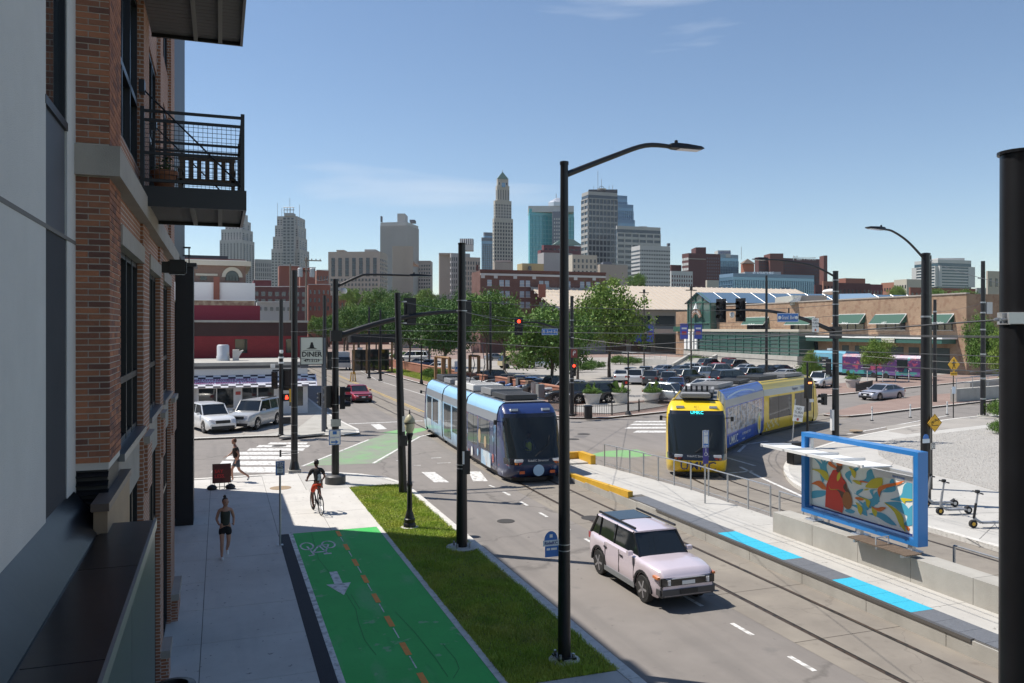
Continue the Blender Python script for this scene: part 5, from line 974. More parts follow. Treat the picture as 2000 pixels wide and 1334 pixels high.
# delivery van with box body, cream
def simple_truck(label, u, v, head, col, L, W_, H_, z=.13, name='delivery_truck', cat='truck'):
    x, y = G(u, v, z); t = thing(name, label, cat, (x, y, z), R(head)); M_ = mat('truck_' + name + str(len(col)) + str(round(col[0], 2)), col, .5, var=.05)
    MB().box(-L / 2, L / 2 - 1.5, -W_ / 2, W_ / 2, .5, H_).build('box_body', M_, t, bevel=.04); MB().add([(L / 2 - 1.45, -W_ / 2 * .9, .45), (L / 2, -W_ / 2 * .9, .45), (L / 2, -W_ / 2 * .9, 1.2), (L / 2 - .55, -W_ / 2 * .85, 2.1), (L / 2 - 1.45, -W_ / 2 * .85, 2.1)] + [(L / 2 - 1.45, W_ / 2 * .9, .45), (L / 2, W_ / 2 * .9, .45), (L / 2, W_ / 2 * .9, 1.2), (L / 2 - .55, W_ / 2 * .85, 2.1), (L / 2 - 1.45, W_ / 2 * .85, 2.1)], [(0, 1, 2, 3, 4), (9, 8, 7, 6, 5), (1, 6, 7, 2), (3, 8, 9, 4), (0, 5, 6, 1)]).build('cab', M_, t)
    MB().add([(L / 2 + .005, -W_ / 2 * .85, 1.22), (L / 2 + .005, W_ / 2 * .85, 1.22), (L / 2 - .54, W_ / 2 * .8, 2.08), (L / 2 - .54, -W_ / 2 * .8, 2.08)], [(0, 1, 2, 3)]).build('windscreen', CGLASS, t)
    for s in (-1, 1):
        MB().box(L / 2 - 1.3, L / 2 - .55, s * W_ / 2 * .91 - .01, s * W_ / 2 * .91 + .01, 1.25, 1.95).build('side_window', CGLASS, t)
        for a in (L / 2 - .8, -L / 2 + 1.0): MB().tube([(a, s * W_ / 2 * .92 - .13, .4), (a, s * W_ / 2 * .92 + .02, .4)], .4, 18).build('wheel', RUBBER, t)
    return t
simple_truck('cream delivery truck parked deep in the car park under trees', 1005, 719, 185, (.50, .42, .27), 5.2, 2.1, 2.75)
simple_truck('white box van seen past the signal mast up the street', 668, 722, -90, (.7, .7, .68), 5.5, 2.1, 2.8, 0)

# ================================================================== STREETCARS
TSEC = [(1.20, .24), (1.30, .42), (1.325, .95), (1.325, 2.42), (1.315, 2.52), (1.29, 2.80), (1.2, 3.10), (1.02, 3.26), (.9, 3.3)]
def tram_module(t, a, b, side, cant, band, glassy, posts, win, z=.0):
    """body shell of one module between plan points a and b"""
    a, b = Vector((*a, 0)), Vector((*b, 0)); d = (b - a); L = d.length; d.normalize(); n = Vector((d.y, -d.x, 0)); rz = math.atan2(d.y, d.x)
    def P3(x, y, zz): return a + d * x + n * y + Vector((0, 0, zz))
    def stripb(i0, i1, nm, m, off=0.):
        for s in (1, -1):
            rows = [[P3(x, s * (w + off), zz) for w, zz in TSEC[i0:i1 + 1]] for x in (.12, L / 2, L - .12)]; mb = MB().grid(rows if s < 0 else rows[::-1]); mb.build(nm, m, t, smooth=40)
    stripb(0, 3, 'side_panel', side); stripb(3, 5, 'band_panel', band); stripb(5, 8, 'cant_rail', cant)
    MB().add([P3(.12, -.92, 3.3), P3(L - .12, -.92, 3.3), P3(L - .12, .92, 3.3), P3(.12, .92, 3.3)], [(0, 1, 2, 3)]).build('roof', mat('tram_roof', (.19, .19, .19), .7, var=.15), t)
    for x, sgn_ in ((.121, 1), (L - .121, -1)):
        pts = [P3(x, w, zz) for w, zz in TSEC] + [P3(x, -w, zz) for w, zz in TSEC[::-1]]; MB().add(pts, [tuple(range(len(pts)))]).build('end_wall', BLACK2, t)
    for s in (1, -1):
        for x0, x1, z0, z1 in win:
            w = MB().plate([P3(x0, s * 1.326, z0), P3(x1, s * 1.326, z0), P3(x1, s * 1.326, z1), P3(x0, s * 1.326, z1)], n * s, .006).build('window', glassy, t)
        for x in (L * .28, L * .5, L * .72): MB().plate([P3(x - .012, s * 1.334, .36), P3(x + .012, s * 1.334, .36), P3(x + .012, s * 1.334, 2.40), P3(x - .012, s * 1.334, 2.40)], n * s, .002).build('door_seam', INK, t)
        for x0, x1 in posts:
            MB().plate([P3(x0, s * 1.327, .96), P3(x1, s * 1.327, .96), P3(x1, s * 1.327, 2.42), P3(x0, s * 1.327, 2.42)], n * s, .009).build('door_post', side, t)
    MB().add([P3(x, y, zz) for zz in (.05, .45) for x, y in ((.3, -1.1), (L - .3, -1.1), (L - .3, 1.1), (.3, 1.1))], [(0, 1, 2, 3), (0, 1, 5, 4), (1, 2, 6, 5), (2, 3, 7, 6), (3, 0, 4, 7)]).build('bogie_skirt', BLACK2, t)
    return P3, L, rz, n, d
def ang(v): return math.atan2(v.y, v.x)
def tram_gangway(t, p, rz):
    M_ = Euler((0, 0, rz)).to_matrix(); rows = []
    for x in (-.34, -.2, -.1, 0, .1, .2, .34):
        k = .985 if round(x * 10) % 2 else .955; rows.append([Vector((*p, 0)) + M_ @ Vector((x, s * w * k, zz * .995)) for s, lst in ((1, TSEC), (-1, TSEC[::-1])) for w, zz in lst])
    MB().grid(rows).build('gangway_bellows', mat('bellows', (.02, .02, .022), .8), t)
def tram_nose(t, p, d, body, lower, text_m, dest, txt=None, length=1.75):
    """rounded cab; p = plan point where it joins the module, d = unit vector forward"""
    d = Vector((*d, 0)).normalized(); n = Vector((d.y, -d.x, 0)); p = Vector((*p, 0))
    lev = [(.20, 1.10, 1.28), (.32, 1.40, 1.30), (.55, 1.62, 1.32), (.80, 1.70, 1.325), (.96, 1.66, 1.325), (1.05, 1.60, 1.325), (1.45, 1.42, 1.325), (1.9, 1.20, 1.325), (2.35, .98, 1.32), (2.7, .80, 1.30), (2.86, .68, 1.27), (3.02, .48, 1.22), (3.18, .2, 1.12), (3.27, -.1, 1.02)]
    NT = 26; rows = []
    for z, xf, w in lev:
        row = []
        for i in range(NT + 1):
            q = -math.pi / 2 + math.pi * i / NT; ex = .42; y = w * math.copysign(abs(math.sin(q)) ** ex, math.sin(q)) if True else 0; x = xf * abs(math.cos(q)) ** .62
            row.append(p + d * x + n * y + Vector((0, 0, z)))
        rows.append(row)
    grp = {}
    for j in range(len(lev) - 1):
        zc = (lev[j][0] + lev[j + 1][0]) / 2
        for i in range(NT):
            q = abs(-math.pi / 2 + math.pi * (i + .5) / NT)
            if zc < .85: k = 'lower'
            elif zc < 1.02: k = 'mask' if q < 1.25 else 'body'
            elif zc < 2.72: k = 'windscreen' if q < .95 and zc > 1.03 else ('mask' if q < 1.13 else 'body')
            elif zc < 2.9 and q < 1.0: k = 'mask'
            else: k = 'body'
            grp.setdefault(k, []).append((rows[j][i], rows[j][i + 1], rows[j + 1][i + 1], rows[j + 1][i]))
    for k, m, nm in (('lower', lower, 'bumper'), ('mask', mat('cab_black', (.012, .013, .018), .18, coat=.6), 'front_mask'), ('windscreen', mat('cab_glass', (.025, .035, .042), .05, spec=.7, alpha=.55), 'windscreen'), ('body', body, 'cab_shell')):
        b = MB()
        for q in grp[k]: b.quad(*q)
        me = b.mesh(nm, m); bm = bmesh.new(); bm.from_mesh(me); bmesh.ops.remove_doubles(bm, verts=bm.verts, dist=.001); bmesh.ops.recalc_face_normals(bm, faces=bm.faces); bm.to_mesh(me); bm.free()
        me.polygons.foreach_set('use_smooth', [True] * len(me.polygons)); me.set_sharp_from_angle(angle=R(40)); o = bpy.data.objects.new(nm, me); C.objects.link(o); o.parent = t
    MB().add([p + n * (s * w) + Vector((0, 0, z)) for s in (1, -1) for z, _, w in (lev if s > 0 else lev[::-1])], [tuple(range(28))]).build('bulkhead', BLACK2, t)
    rz = math.atan2(-d.x, d.y) ; rz2 = math.atan2(d.y, d.x) + R(90)
    for s in (-1, 1):
        c = p + d * 1.56 + n * s * .82 + Vector((0, 0, .98)); h = MB().cbox(c, (.16, .36, .13), rz=rz2 - R(90)).build('headlight', LAMPW, t, bevel=.02)
        MB().cbox(c + Vector((0, 0, -.1)) - n * s * .05 + d * .03, (.12, .16, .1), rz=rz2 - R(90)).build('tail_light', LAMPR, t); MB().cbox(c + Vector((0, 0, -.1)) + n * s * .12, (.12, .1, .09), rz=rz2 - R(90)).build('indicator', LAMPO, t)
        c2 = p + d * .47 + n * s * .72 + Vector((0, 0, 3.0)); MB().cbox(c2, (.22, .34, .10), rz=rz2 - R(90), ry=R(-8)).build('roof_lamp', mat('pale_lens', (.55, .58, .62), .2), t)
        MB().tube([p + d * .2 + n * s * 1.3 + Vector((0, 0, 2.5)), p + d * .5 + n * s * 1.52 + Vector((0, 0, 2.55))], .025, 6).build('camera_arm', BLACK2, t); MB().cbox(p + d * .5 + n * s * 1.55 + Vector((0, 0, 2.5)), (.1, .12, .2), rz=rz2 - R(90)).build('mirror_camera', BLACK2, t)
    rot = (R(90), 0, rz2)
    if dest: text(dest, .2, mat('led_cyan', (.05, .85, .9), .5, emit=1.6), t, p + d * .86 + Vector((0, 0, 2.79)), (R(90 - 22), 0, rz2), name='destination_display')
    MB().tube([p + d * 1.56 + n * .1 + Vector((0, 0, 1.14)), p + d * 1.46 - n * .5 + Vector((0, 0, 1.6)), p + d * 1.28 - n * .62 + Vector((0, 0, 1.95))], .018, 6).build('wiper', BLACK2, t)
    text('RideKC Streetcar', .13, WHITE, t, p + d * 1.675 + Vector((0, 0, .985)), (R(90), 0, rz2), name='lettering')
    MB().add([p + d * x + n * y + Vector((0, 0, z)) for z in (.04, .22) for x, y in ((-.6, -1.05), (.9, -.95), (1.25, -.5), (1.25, .5), (.9, .95), (-.6, 1.05))], [(0, 1, 2, 3, 4, 5)] + [(i, (i + 1) % 6, (i + 1) % 6 + 6, i + 6) for i in range(6)]).build('under_run', BLACK2, t)
    return p, d, n, rz2
def roof_kit(t, P3, L, rz, boxes):
    for x, y, sx, sy, h, m in boxes:
        o = MB().cbox(P3(x, y, 3.3 + h / 2 + .04), (sx, sy, h), rz=rz).build('roof_unit', m, t, bevel=.02); 
        g = MB()
        for k in range(5): g.cbox(P3(x - sx * .36 + k * sx * .18, y, 3.3 + h + .045), (.03, sy * .8, .012), rz=rz)
        g.build('vent_grille', BLACK2, o, kind='stuff')
    for s in (-1, 1): MB().tube([P3(.3, s * .98, 3.36), P3(L - .3, s * .98, 3.36)], .02, 6).build('cable_tray', BLACK, t)
RU = mat('roof_unit_grey', (.26, .26, .26), .6, var=.1); RUW = mat('roof_unit_white', (.66, .65, .62), .5); RUD = mat('roof_unit_dark', (.06, .06, .06), .6)
TG = mat('tram_window', (.03, .04, .045), .05, spec=.8)
def place_local(t, base):      # children were built in place; move the origin to the base of the thing
    settle(t, base)
# --- blue streetcar
SKYB = mat('wrap_sky_blue', (.34, .60, .84), .3, coat=.5); NAVY = mat('wrap_navy', (.012, .03, .13), .28, coat=.6); SILV = mat('wrap_silver', (.42, .45, .48), .3, .4)
WRAPB = layer(layer(layer(mat('wrap_pale_blue', (.36, .55, .72), .3, coat=.4), .9, .52, .56, (.62, .70, .74), .9, (1, 1, .5)), 1.6, .6, .63, (.16, .30, .48), .9, (1, 1, .5), seed=3), 2.2, .66, .68, (.58, .42, .34), .9, (1, 1, .4), seed=9)
WRAPN = layer(layer(layer(mat('wrap_night', (.016, .035, .12), .3, coat=.5), 3.1, .63, .65, (.45, .5, .6), .9, seed=2), 3.6, .66, .67, (.55, .06, .03), .9, seed=7), 1.1, .62, .66, (.10, .25, .42), .8, seed=5)
bt = thing('streetcar', 'light blue streetcar with navy cab coming through the junction', 'streetcar')
P0, P1, P2, P3_ = Vector((12.62, 33.6)), Vector((12.85, 39.2)), Vector((13.12, 44.8)), Vector((13.5, 50.2))
SB_ = [(1.15, 1.55), (3.3, 3.6), (5.2, 5.45)]
kits = [[(1.7, 0, 2.2, 1.5, .22, RUD), (4.1, .1, 1.8, 1.6, .3, RU)], [(1.6, 0, 2.2, 1.6, .3, RUW), (4.1, 0, 2.0, 1.4, .25, RUW)], [(1.5, 0, 2.0, 1.5, .25, RU), (4.0, 0, 2.2, 1.4, .32, RUD)]]
dv = (P0 - P1).normalized()
mods = ((P0, P1), (P1, P2), (P2, P3_))
for i, (a, b) in enumerate(mods):
    L = (b - a).length; win = [(1.2, 3.0, 1.0, 2.35), (3.35, L - .5, .55 if i == 1 else 1.0, 2.35)]
    fr, L, rz, n, d = tram_module(bt, a, b, WRAPN if i == 0 else WRAPB, SKYB, SILV, TG, [(.5, 1.15), (3.02, 3.32), (L - .48, L - .16)], win)
    roof_kit(bt, fr, L, rz, kits[i])
    if i == 0:
        for s in (1, -1): MB().plate([fr(1.0, s * 1.33, .3), fr(2.6, s * 1.33, .3), fr(2.6, s * 1.33, .95), fr(1.0, s * 1.33, .95)], n * s, .004).build('wrap_panel', WRAPB, bt)
        for s in (1, -1):
            for k, (x, z, w_, m_) in enumerate(((4.3, .6, .34, WHITE), (3.2, .7, .26, SKYB), (4.9, .5, .2, LAMPR), (2.9, 1.5, .5, mat('wrap_sand', (.45, .33, .2), .4)), (1.9, 1.35, .4, mat('wrap_sand', (.45, .33, .2), .4)), (.6, .8, .3, LAMPR))):
                MB().plate([fr(x + w_ * .5 * math.cos(q), s * 1.337, z + w_ * .7 * math.sin(q)) for q in [6.283 * j / 10 for j in range(10)]], n * s, .003).build('wrap_figure', m_, bt)
tram_gangway(bt, P1, ang(P1 - P2)); tram_gangway(bt, P2, ang(P2 - P3_))
tram_nose(bt, P0, dv, NAVY, WRAPN, WHITE, None); tram_nose(bt, P3_, (P3_ - P2).normalized(), NAVY, WRAPB, WHITE, None)
fp = Vector((*P0, 0)) + Vector((*dv, 0)) * 1.69; MB().disc(fp + Vector((0, 0, .58)), (*dv, 0), .24, .05, 20).build('front_badge', mat('badge_blue', (.35, .55, .75), .4), bt)
for s, x in ((-.62, 1.66), (.7, 1.62)): MB().cbox(Vector((*P0, .5)) + Vector((*dv, 0)) * x + Vector((dv.y, -dv.x, 0)) * s, (.04, .22, .12), rz=math.atan2(dv.y, dv.x)).build('wrap_spark', mat('spark_orange', (.6, .12, .03), .4), bt)
# pantograph
def panto(t, c, rz):
    M_ = Euler((0, 0, rz)).to_matrix(); f = lambda x, y, z: Vector((*c, 0)) + M_ @ Vector((x, y, z))
    pg = MB().cbox(f(0, 0, 3.45), (1.3, 1.2, .1), rz=rz).build('pantograph', BLACK, t)
    for s in (-.35, .35): MB().tube([f(-.5, s, 3.5), f(.55, s * .8, 4.6)], .03, 6).build('lower_arm', BLACK, pg); MB().tube([f(.55, s * .8, 4.6), f(-.25, s * .9, 5.68)], .022, 6).build('upper_arm', BLACK, pg)
    MB().tube([f(-.25, -.85, 5.62), f(-.25, -.6, 5.72), f(-.25, .6, 5.72), f(-.25, .85, 5.62)], .025, 6).build('collector_bow', BLACK, pg)
panto(bt, (P1 + P2) / 2, ang(P1 - P2)); settle(bt, (12.8, 42, 0))
# --- yellow streetcar on the curve
YB = mat('wrap_yellow', (.88, .60, .02), .28, coat=.6); UB = layer(mat('wrap_royal_blue', (.015, .09, .5), .3, coat=.5), 1.2, .55, .6, (.03, .12, .46), .7); CITY = layer(layer(mat('wrap_photo', (.34, .42, .52), .25, coat=.5), 1.7, .48, .52, (.10, .12, .14), .8, (1, 1, 3), seed=3), 2.4, .52, .56, (.62, .52, .42), .8, (2, 2, .7), seed=8)
yt = thing('streetcar', 'yellow and royal blue streetcar turning the corner, destination UMKC', 'streetcar')
Q0, Q1, Q2, Q3 = Vector((20.25, 32.1)), Vector((23.6, 37.0)), Vector((30.1, 42.5)), Vector((37.5, 46.9))
mods = ((Q0, Q1), (Q1, Q2), (Q2, Q3))
kits = [[(1.6, 0, 1.8, 1.5, .24, RUD), (4.2, 0, 2.0, 1.5, .2, RU)], [(2.2, 0, 3.0, 1.5, .22, RU), (6.4, 0, 2.4, 1.4, .18, RUD)], [(2.2, 0, 2.8, 1.5, .2, RUD), (6.2, .1, 3.0, 1.5, .22, RU)]]
for i, (a, b) in enumerate(mods):
    L = (b - a).length; side = (YB, UB, YB)[i]; cant = (YB, UB, YB)[i]
    win = [(.6, L - .6, 1.0, 2.3)] if i == 0 else [(.4, L - .5, 1.02, 2.36)] if i == 1 else [(.9, 4.6, .95, 2.3), (5.1, L - .5, .95, 2.3)]
    fr, L, rz, n, d = tram_module(yt, a, b, side, cant, SILV, CITY if i == 1 else TG, [], win)
    roof_kit(yt, fr, L, rz, kits[i])
    if i == 1:
        rt = (R(90), 0, math.atan2(d.y, d.x)); e = lambda x, z: fr(x, 1.338, z) 
        # right-hand side reads front to back away from the nose
        text('UMKC', .62, WHITE, yt, fr(1.6, 1.335, .62), rt, name='lettering', bold=.004); text('IN THE HEART OF IT', .2, WHITE, yt, fr(4.3, 1.335, .72), rt, name='lettering'); text('umkc.edu', .14, WHITE, yt, fr(3.6, 1.335, .46), rt, name='lettering')
        MB().plate([fr(7.2 + .42 * math.cos(q), 1.336, .95 + .62 * math.sin(q)) for q in [6.283 * k / 24 for k in range(24)]], n, .004).build('seal', mat('seal_pale', (.6, .66, .5), .4), yt); MB().plate([fr(7.2 + .24 * math.cos(q), 1.341, .95 + .42 * math.sin(q)) for q in [6.283 * k / 24 for k in range(24)]], n, .004).build('seal_inner', YB, yt)
        cw = MB()
        for k in range(16):
            x0, x1 = .6 + k * .36, .6 + (k + 1) * .36; f_ = lambda x: 2.92 + .2 * math.sin((x - .6) / 5.8 * math.pi)
            cw.quad(fr(x0, 1.272, f_(x0) - .05), fr(x1, 1.272, f_(x1) - .05), fr(x1, 1.262, f_(x1) + .04), fr(x0, 1.262, f_(x0) + .04))
        cw.build('cant_swoosh', mat('swoosh', (.45, .6, .78), .4), yt)
    if i == 2:
        text('Explore', .3, SIGNDB, yt, fr(5.2, 1.318, 2.62), (R(90), 0, math.atan2(d.y, d.x)), name='lettering'); text('STREETCAR', .28, SIGNB, yt, fr(6.9, 1.318, 2.62), (R(90), 0, math.atan2(d.y, d.x)), name='lettering')
        for k in range(16): MB().plate([fr(.45 + random.random() * 2.0 + .16 * math.cos(q), 1.329 + k * .0003, .42 + .5 * random.random() * (1 if k < 8 else .5) + .05 * math.sin(q)) for q in [0]] * 0 or [fr(.5 + (k * .37) % 2.1 + .1 * math.cos(q), 1.329 + k * .0004, .4 + (k * .23) % .52 + .08 * math.sin(q)) for q in [6.283 * j / 8 for j in range(8)]], n, .0003).build('wrap_dot', mat('wrap_cream', (.70, .62, .35), .4), yt)
tram_gangway(yt, Q1, ang((Q1 - Q2) + (Q0 - Q1))); tram_gangway(yt, Q2, ang((Q2 - Q3) + (Q1 - Q2)))
dv = (Q0 - Q1).normalized(); dv = Vector((dv.x * .8, dv.y)).normalized()
p_, d_, n_, rz2 = tram_nose(yt, Q0, dv, YB, YB, INK, 'UMKC'); tram_nose(yt, Q3, (Q3 - Q2).normalized(), YB, YB, INK, None)
text('UMKC', .5, mat('umkc_navy', (.05, .06, .14), .4), yt, p_ + d_ * 1.70 + Vector((0, 0, .56)), (R(88), 0, rz2), name='lettering', bold=.004, width=1.5); text('811', .14, INK, yt, p_ + d_ * .60 + Vector((0, 0, 3.02)), (R(55), 0, rz2), name='fleet_number')
b = MB().cbox(p_ - d_ * .3 + Vector((0, 0, 3.48)), (1.0, 1.3, .2), rz=rz2 - R(90)).build('roof_unit', RU, yt, bevel=.03); pr = MB()
for k in range(6): pr.tube([p_ - d_ * 1.2 + n_ * (-.6 + k * .24) + Vector((0, 0, 3.6)), p_ - d_ * 1.2 + n_ * (-.6 + k * .24) + Vector((0, 0, 3.85))], .05, 6)
pr.build('insulator', BLACK2, yt, kind='stuff'); settle(yt, (27, 39.5, 0))
# ================================================================== BUILDINGS
def ray_hit(u, P, dr):
    """point of the plan line P + t*dr seen in column u"""
    a = math.atan((u - 1000) / F) + A; rx, ry = math.sin(a), math.cos(a); den = dr[0] * ry - dr[1] * rx
    t = (P[1] * rx - P[0] * ry) / den; return (P[0] + t * dr[0], P[1] + t * dr[1])
def foot(kind, uL, uC, uR, d, phi=0.):
    e = (math.cos(R(phi)), math.sin(R(phi))); s = (-e[1], e[0]); c = D(uC, d)
    if kind == 'L': l, r = ray_hit(uL, c, s), ray_hit(uR, c, e)
    else: l, r = ray_hit(uL, c, e), ray_hit(uR, c, s)
    return Vector(l), Vector(c), Vector(r)
def wall_grid(bw, bg, p, q, z0, z1, nx, ny, fw, fh, mode, t=.25, top=0.):
    """openings on the wall p->q; outward is to the right of p->q reversed (towards the camera)"""
    d = q - p; L = d.length; d = d / L; n = Vector((d.y, -d.x)); cw, ch = L / nx, (z1 - z0) / ny
    def B(b, x0, x1, za, zb, o0, o1):
        a = [p + d * x + n * o for x, o in ((x0, o0), (x1, o0), (x1, o1), (x0, o1))]; b.prism([(v.x, v.y) for v in a], za, zb)
    if mode == 'grid':
        for i in range(nx + 1):
            w = cw * (1 - fw); x = i * cw; B(bw, max(0, x - w / 2), min(L, x + w / 2), z0, z1, -.02, t)
        for j in range(ny + 1):
            w = ch * (1 - fh); z = z0 + j * ch; B(bw, .0, L, max(z0, z - w / 2), min(z1, z + w / 2), -.03, t * .85)
    elif mode == 'ribs':
        for i in range(nx + 1): x = i * cw; B(bw, max(0, x - cw * .2), min(L, x + cw * .2), z0, z1, -.02, t)
    else:
        for i in range(nx):
            for j in range(ny):
                x, z = (i + .5) * cw, z0 + (j + .5) * ch; B(bg, x - cw * fw / 2, x + cw * fw / 2, z - ch * fh / 2, z + ch * fh / 2, -.05, .12)
def tiers(t, lst, d, wallm, glassm, kind, phi, base=-1, cap=None):
    """lst: (uL, uC, uR, vtop, vbot, front(nx,ny,fw,fh), side(nx,ny,fw,fh), mode)"""
    zlow = base
    for i_, (uL, uC, uR, vt, vb, fr, sd, mode) in enumerate(lst):
        if i_: d *= 1.007
        l, c, r = foot(kind, uL, uC, uR, d, phi); z1 = ZD(vt, d); z0 = ZD(vb, d) if vb else zlow; o4 = l + r - c
        bw, bg = MB(), MB(); body = [(v.x, v.y) for v in (l, c, r, o4)]
        (bg if mode == 'grid' else bw).prism(body, base, z1 - .01 * d / 100)
        if mode == 'grid': bw.prism(body, z1 - .02 * d / 100, z1 + .004 * d)
        zz0 = max(z0, 2.)
        if fr: wall_grid(bw, bg, *((c, r) if kind == 'L' else (l, c)), zz0, z1 - .004 * d, *fr, mode, t=d * .0008)
        if sd: wall_grid(bw, bg, *((l, c) if kind == 'L' else (c, r)), zz0, z1 - .004 * d, *sd, mode, t=d * .0008)
        bw.build('wall', wallm, t)
        if bg.v: bg.build('window_glass', glassm, t, kind='stuff')
def bmat(n, c, rough=.85): return layer(mat('wall_' + n, c, rough, var=.06, vs=.06), .15, .5, .75, tuple(x * .78 for x in c), .5, (1, 1, .15))
WG = mat('far_window', (.055, .065, .085), .15, spec=.8); WGD = mat('far_window_dark', (.03, .036, .05), .15, spec=.8); WGB = mat('far_blue_glass', (.12, .25, .40), .1, spec=1.); WGT = mat('far_teal_glass', (.04, .34, .39), .1, spec=1.); WGS = mat('sky_mirror_glass', (.14, .26, .36), .06, .35, spec=1.)
def tower(label, d, wallm, lst, glassm=WG, kind='L', phi=0., name='office_tower'):
    uC = lst[0][1]; x, y = D(uC, d); t = thing(name, label, 'building'); tiers(t, lst, d, wallm, glassm, kind, phi); t['_d'] = d; return t
def fin_(t, d, u): x, y = D(u, d); del t['_d']; settle(t, (x, y, 0))
def ubox(t, u0, u1, v0, v1, d, dep, m, nm='rooftop_unit'):
    a, b = Vector(D(u0, d)), Vector(D(u1, d)); n = Vector((SA, CA)) * dep; return MB().prism([tuple(a), tuple(b), tuple(b + n), tuple(a + n)], ZD(v1, d), ZD(v0, d)).build(nm, m, t)
def mast(t, u, v0, v1, d, r=.25): x, y = D(u, d); MB().tube([(x, y + 4, ZD(v1, d)), (x, y + 4, ZD(v0, d))], r, 6).build('antenna', STEEL, t)
LIME, TAN, GREY, BRN, PINK = bmat('limestone', (.40, .385, .375)), bmat('tan', (.38, .335, .285)), bmat('grey', (.34, .335, .335)), bmat('brown', (.13, .055, .045)), bmat('rose', (.42, .34, .31))
CREAM, WHT, BURG, BRK2, DKB, STEELB = bmat('cream', (.50, .46, .38)), bmat('white', (.50, .50, .49)), bmat('burgundy', (.16, .045, .055)), bmat('redbrick', (.26, .10, .07)), bmat('darkbrick', (.11, .045, .045)), bmat('slate', (.16, .17, .2))
t = tower('grey stepped stone tower directly right of the balcony', 620, LIME, [(429, 474, 497, 468, 560, (7, 22, .35, .6), (4, 22, .35, .6), 'punch'), (432, 472, 494, 447, 468, (7, 4, .35, .6), (3, 4, .35, .6), 'punch'), (440, 471, 490, 430, 447, (5, 3, .35, .5), (2, 3, .3, .5), 'punch'), (452, 470, 484, 417, 430, None, None, 'punch')], WGD, 'R', -30); fin_(t, 620, 474)
t = tower('pale art deco tower with antenna frame on its roof', 560, LIME, [(530, 586, 604, 486, 560, (9, 12, .5, .5), (3, 12, .4, .5), 'punch'), (533, 584, 600, 462, 486, (8, 4, .5, .5), (3, 4, .4, .5), 'punch'), (537, 582, 598, 440, 462, (8, 4, .5, .5), (3, 4, .4, .5), 'punch'), (541, 580, 596, 422, 440, (7, 3, .5, .5), (3, 3, .4, .5), 'punch')], WGD, 'R', -22)
ubox(t, 552, 575, 424, 560, 556, 3, GREY, 'recess_panel'); gw = MB(); l_ = Vector(D(552, 555.9)); r_ = Vector(D(575, 555.9)); wall_grid(gw, gw, l_, r_, ZD(560, 556), ZD(424, 556), 3, 22, .6, .55, 'punch', .3); gw.build('window_glass', WGD, t, kind='stuff')
ubox(t, 555, 573, 416, 422, 565, 6, GREY); fr_ = MB()
for u in (555, 561, 567, 573): x, y = D(u, 566); fr_.tube([(x, y, ZD(418, 566)), (x, y, ZD(405, 566))], .25, 5)
for v in (405, 410): a, b = D(553, 566), D(575, 566); fr_.tube([(*a, ZD(v, 566)), (*b, ZD(v, 566))], .25, 5)
fr_.build('antenna_frame', STEEL, t)
for u, v in ((543, 395), (567, 385), (586, 398), (551, 405)): mast(t, u, v, 424, 566, .15)
fin_(t, 560, 586)
t = tower('low stone block between the two stepped towers', 640, LIME, [(497, 498, 531, 506, 560, (9, 5, .4, .7), None, 'punch')]); fin_(t, 640, 498)
t = tower('broad tan courthouse with seven tall window strips', 420, TAN, [(641, 742, 757, 491, 600, (7, 1, .5, .01), None, 'punch')], WGD, 'R', -24, 'courthouse')
l, c, r = foot('R', 641, 742, 757, 420, -24); gw, gl = MB(), MB(); wall_grid(gw, gl, l.lerp(c, .03), l.lerp(c, .97), ZD(540, 420), ZD(503, 420), 7, 1, .52, .98, 'punch'); sp_ = MB(); wall_grid(sp_, sp_, l.lerp(c, .03), l.lerp(c, .97), ZD(540, 420), ZD(503, 420), 7, 4, .5, .16, 'punch', .3)
wall_grid(gw, gl, l.lerp(c, .03), l.lerp(c, .97), ZD(570, 420), ZD(542, 420), 14, 3, .5, .55, 'punch'); wall_grid(gw, gl, c, r, ZD(568, 420), ZD(503, 420), 5, 8, .5, .5, 'punch'); gl.build('window_glass', WGD, t, kind='stuff'); sp_.v = [(x + .05 * 0, y - .12, z) for x, y, z in sp_.v]; sp_.build('spandrel', mat('teal_spandrel', (.06, .10, .11), .5), t, kind='stuff')
ubox(t, 712, 734, 487, 491, 430, 10, GREY); ubox(t, 657, 672, 488, 491, 430, 8, TAN); fin_(t, 420, 742)
t = tower('plain ribbed concrete slab tower without windows', 520, bmat('ribbed', (.50, .475, .465)), [(743, 794, 817, 433, 600, (24, 1, .6, 1), (12, 26, .6, .5), 'ribs')], WGD, 'R', -32); ubox(t, 776, 791, 417, 440, 522, 14, MATS['wall_ribbed'], 'lift_tower'); ubox(t, 800, 810, 429, 434, 540, 8, STEELB); ubox(t, 743, 746, 422, 433, 525, 3, STEELB); fin_(t, 520, 794)
t = tower('narrow tan office block with heavy cornice', 330, TAN, [(770, 803, 807, 512, 600, (5, 9, .55, .6), (2, 9, .4, .6), 'punch')], WGD, 'R', -12); ubox(t, 769, 807, 509, 512.5, 328, 22, TAN, 'cornice'); fin_(t, 330, 803)
t = tower('pale pink stone block right of the ribbed tower', 540, PINK, [(817, 841, 845, 509, 600, (5, 12, .55, .5), None, 'punch')], WGD, 'R', -20); fin_(t, 540, 841)
t = tower('blank tan party wall block with faded sign', 385, TAN, [(857, 858, 881, 497, 600, (4, 4, .01, .01), None, 'punch')]); ubox(t, 857, 882, 494, 497, 384, 20, TAN, 'cornice'); fin_(t, 385, 858)
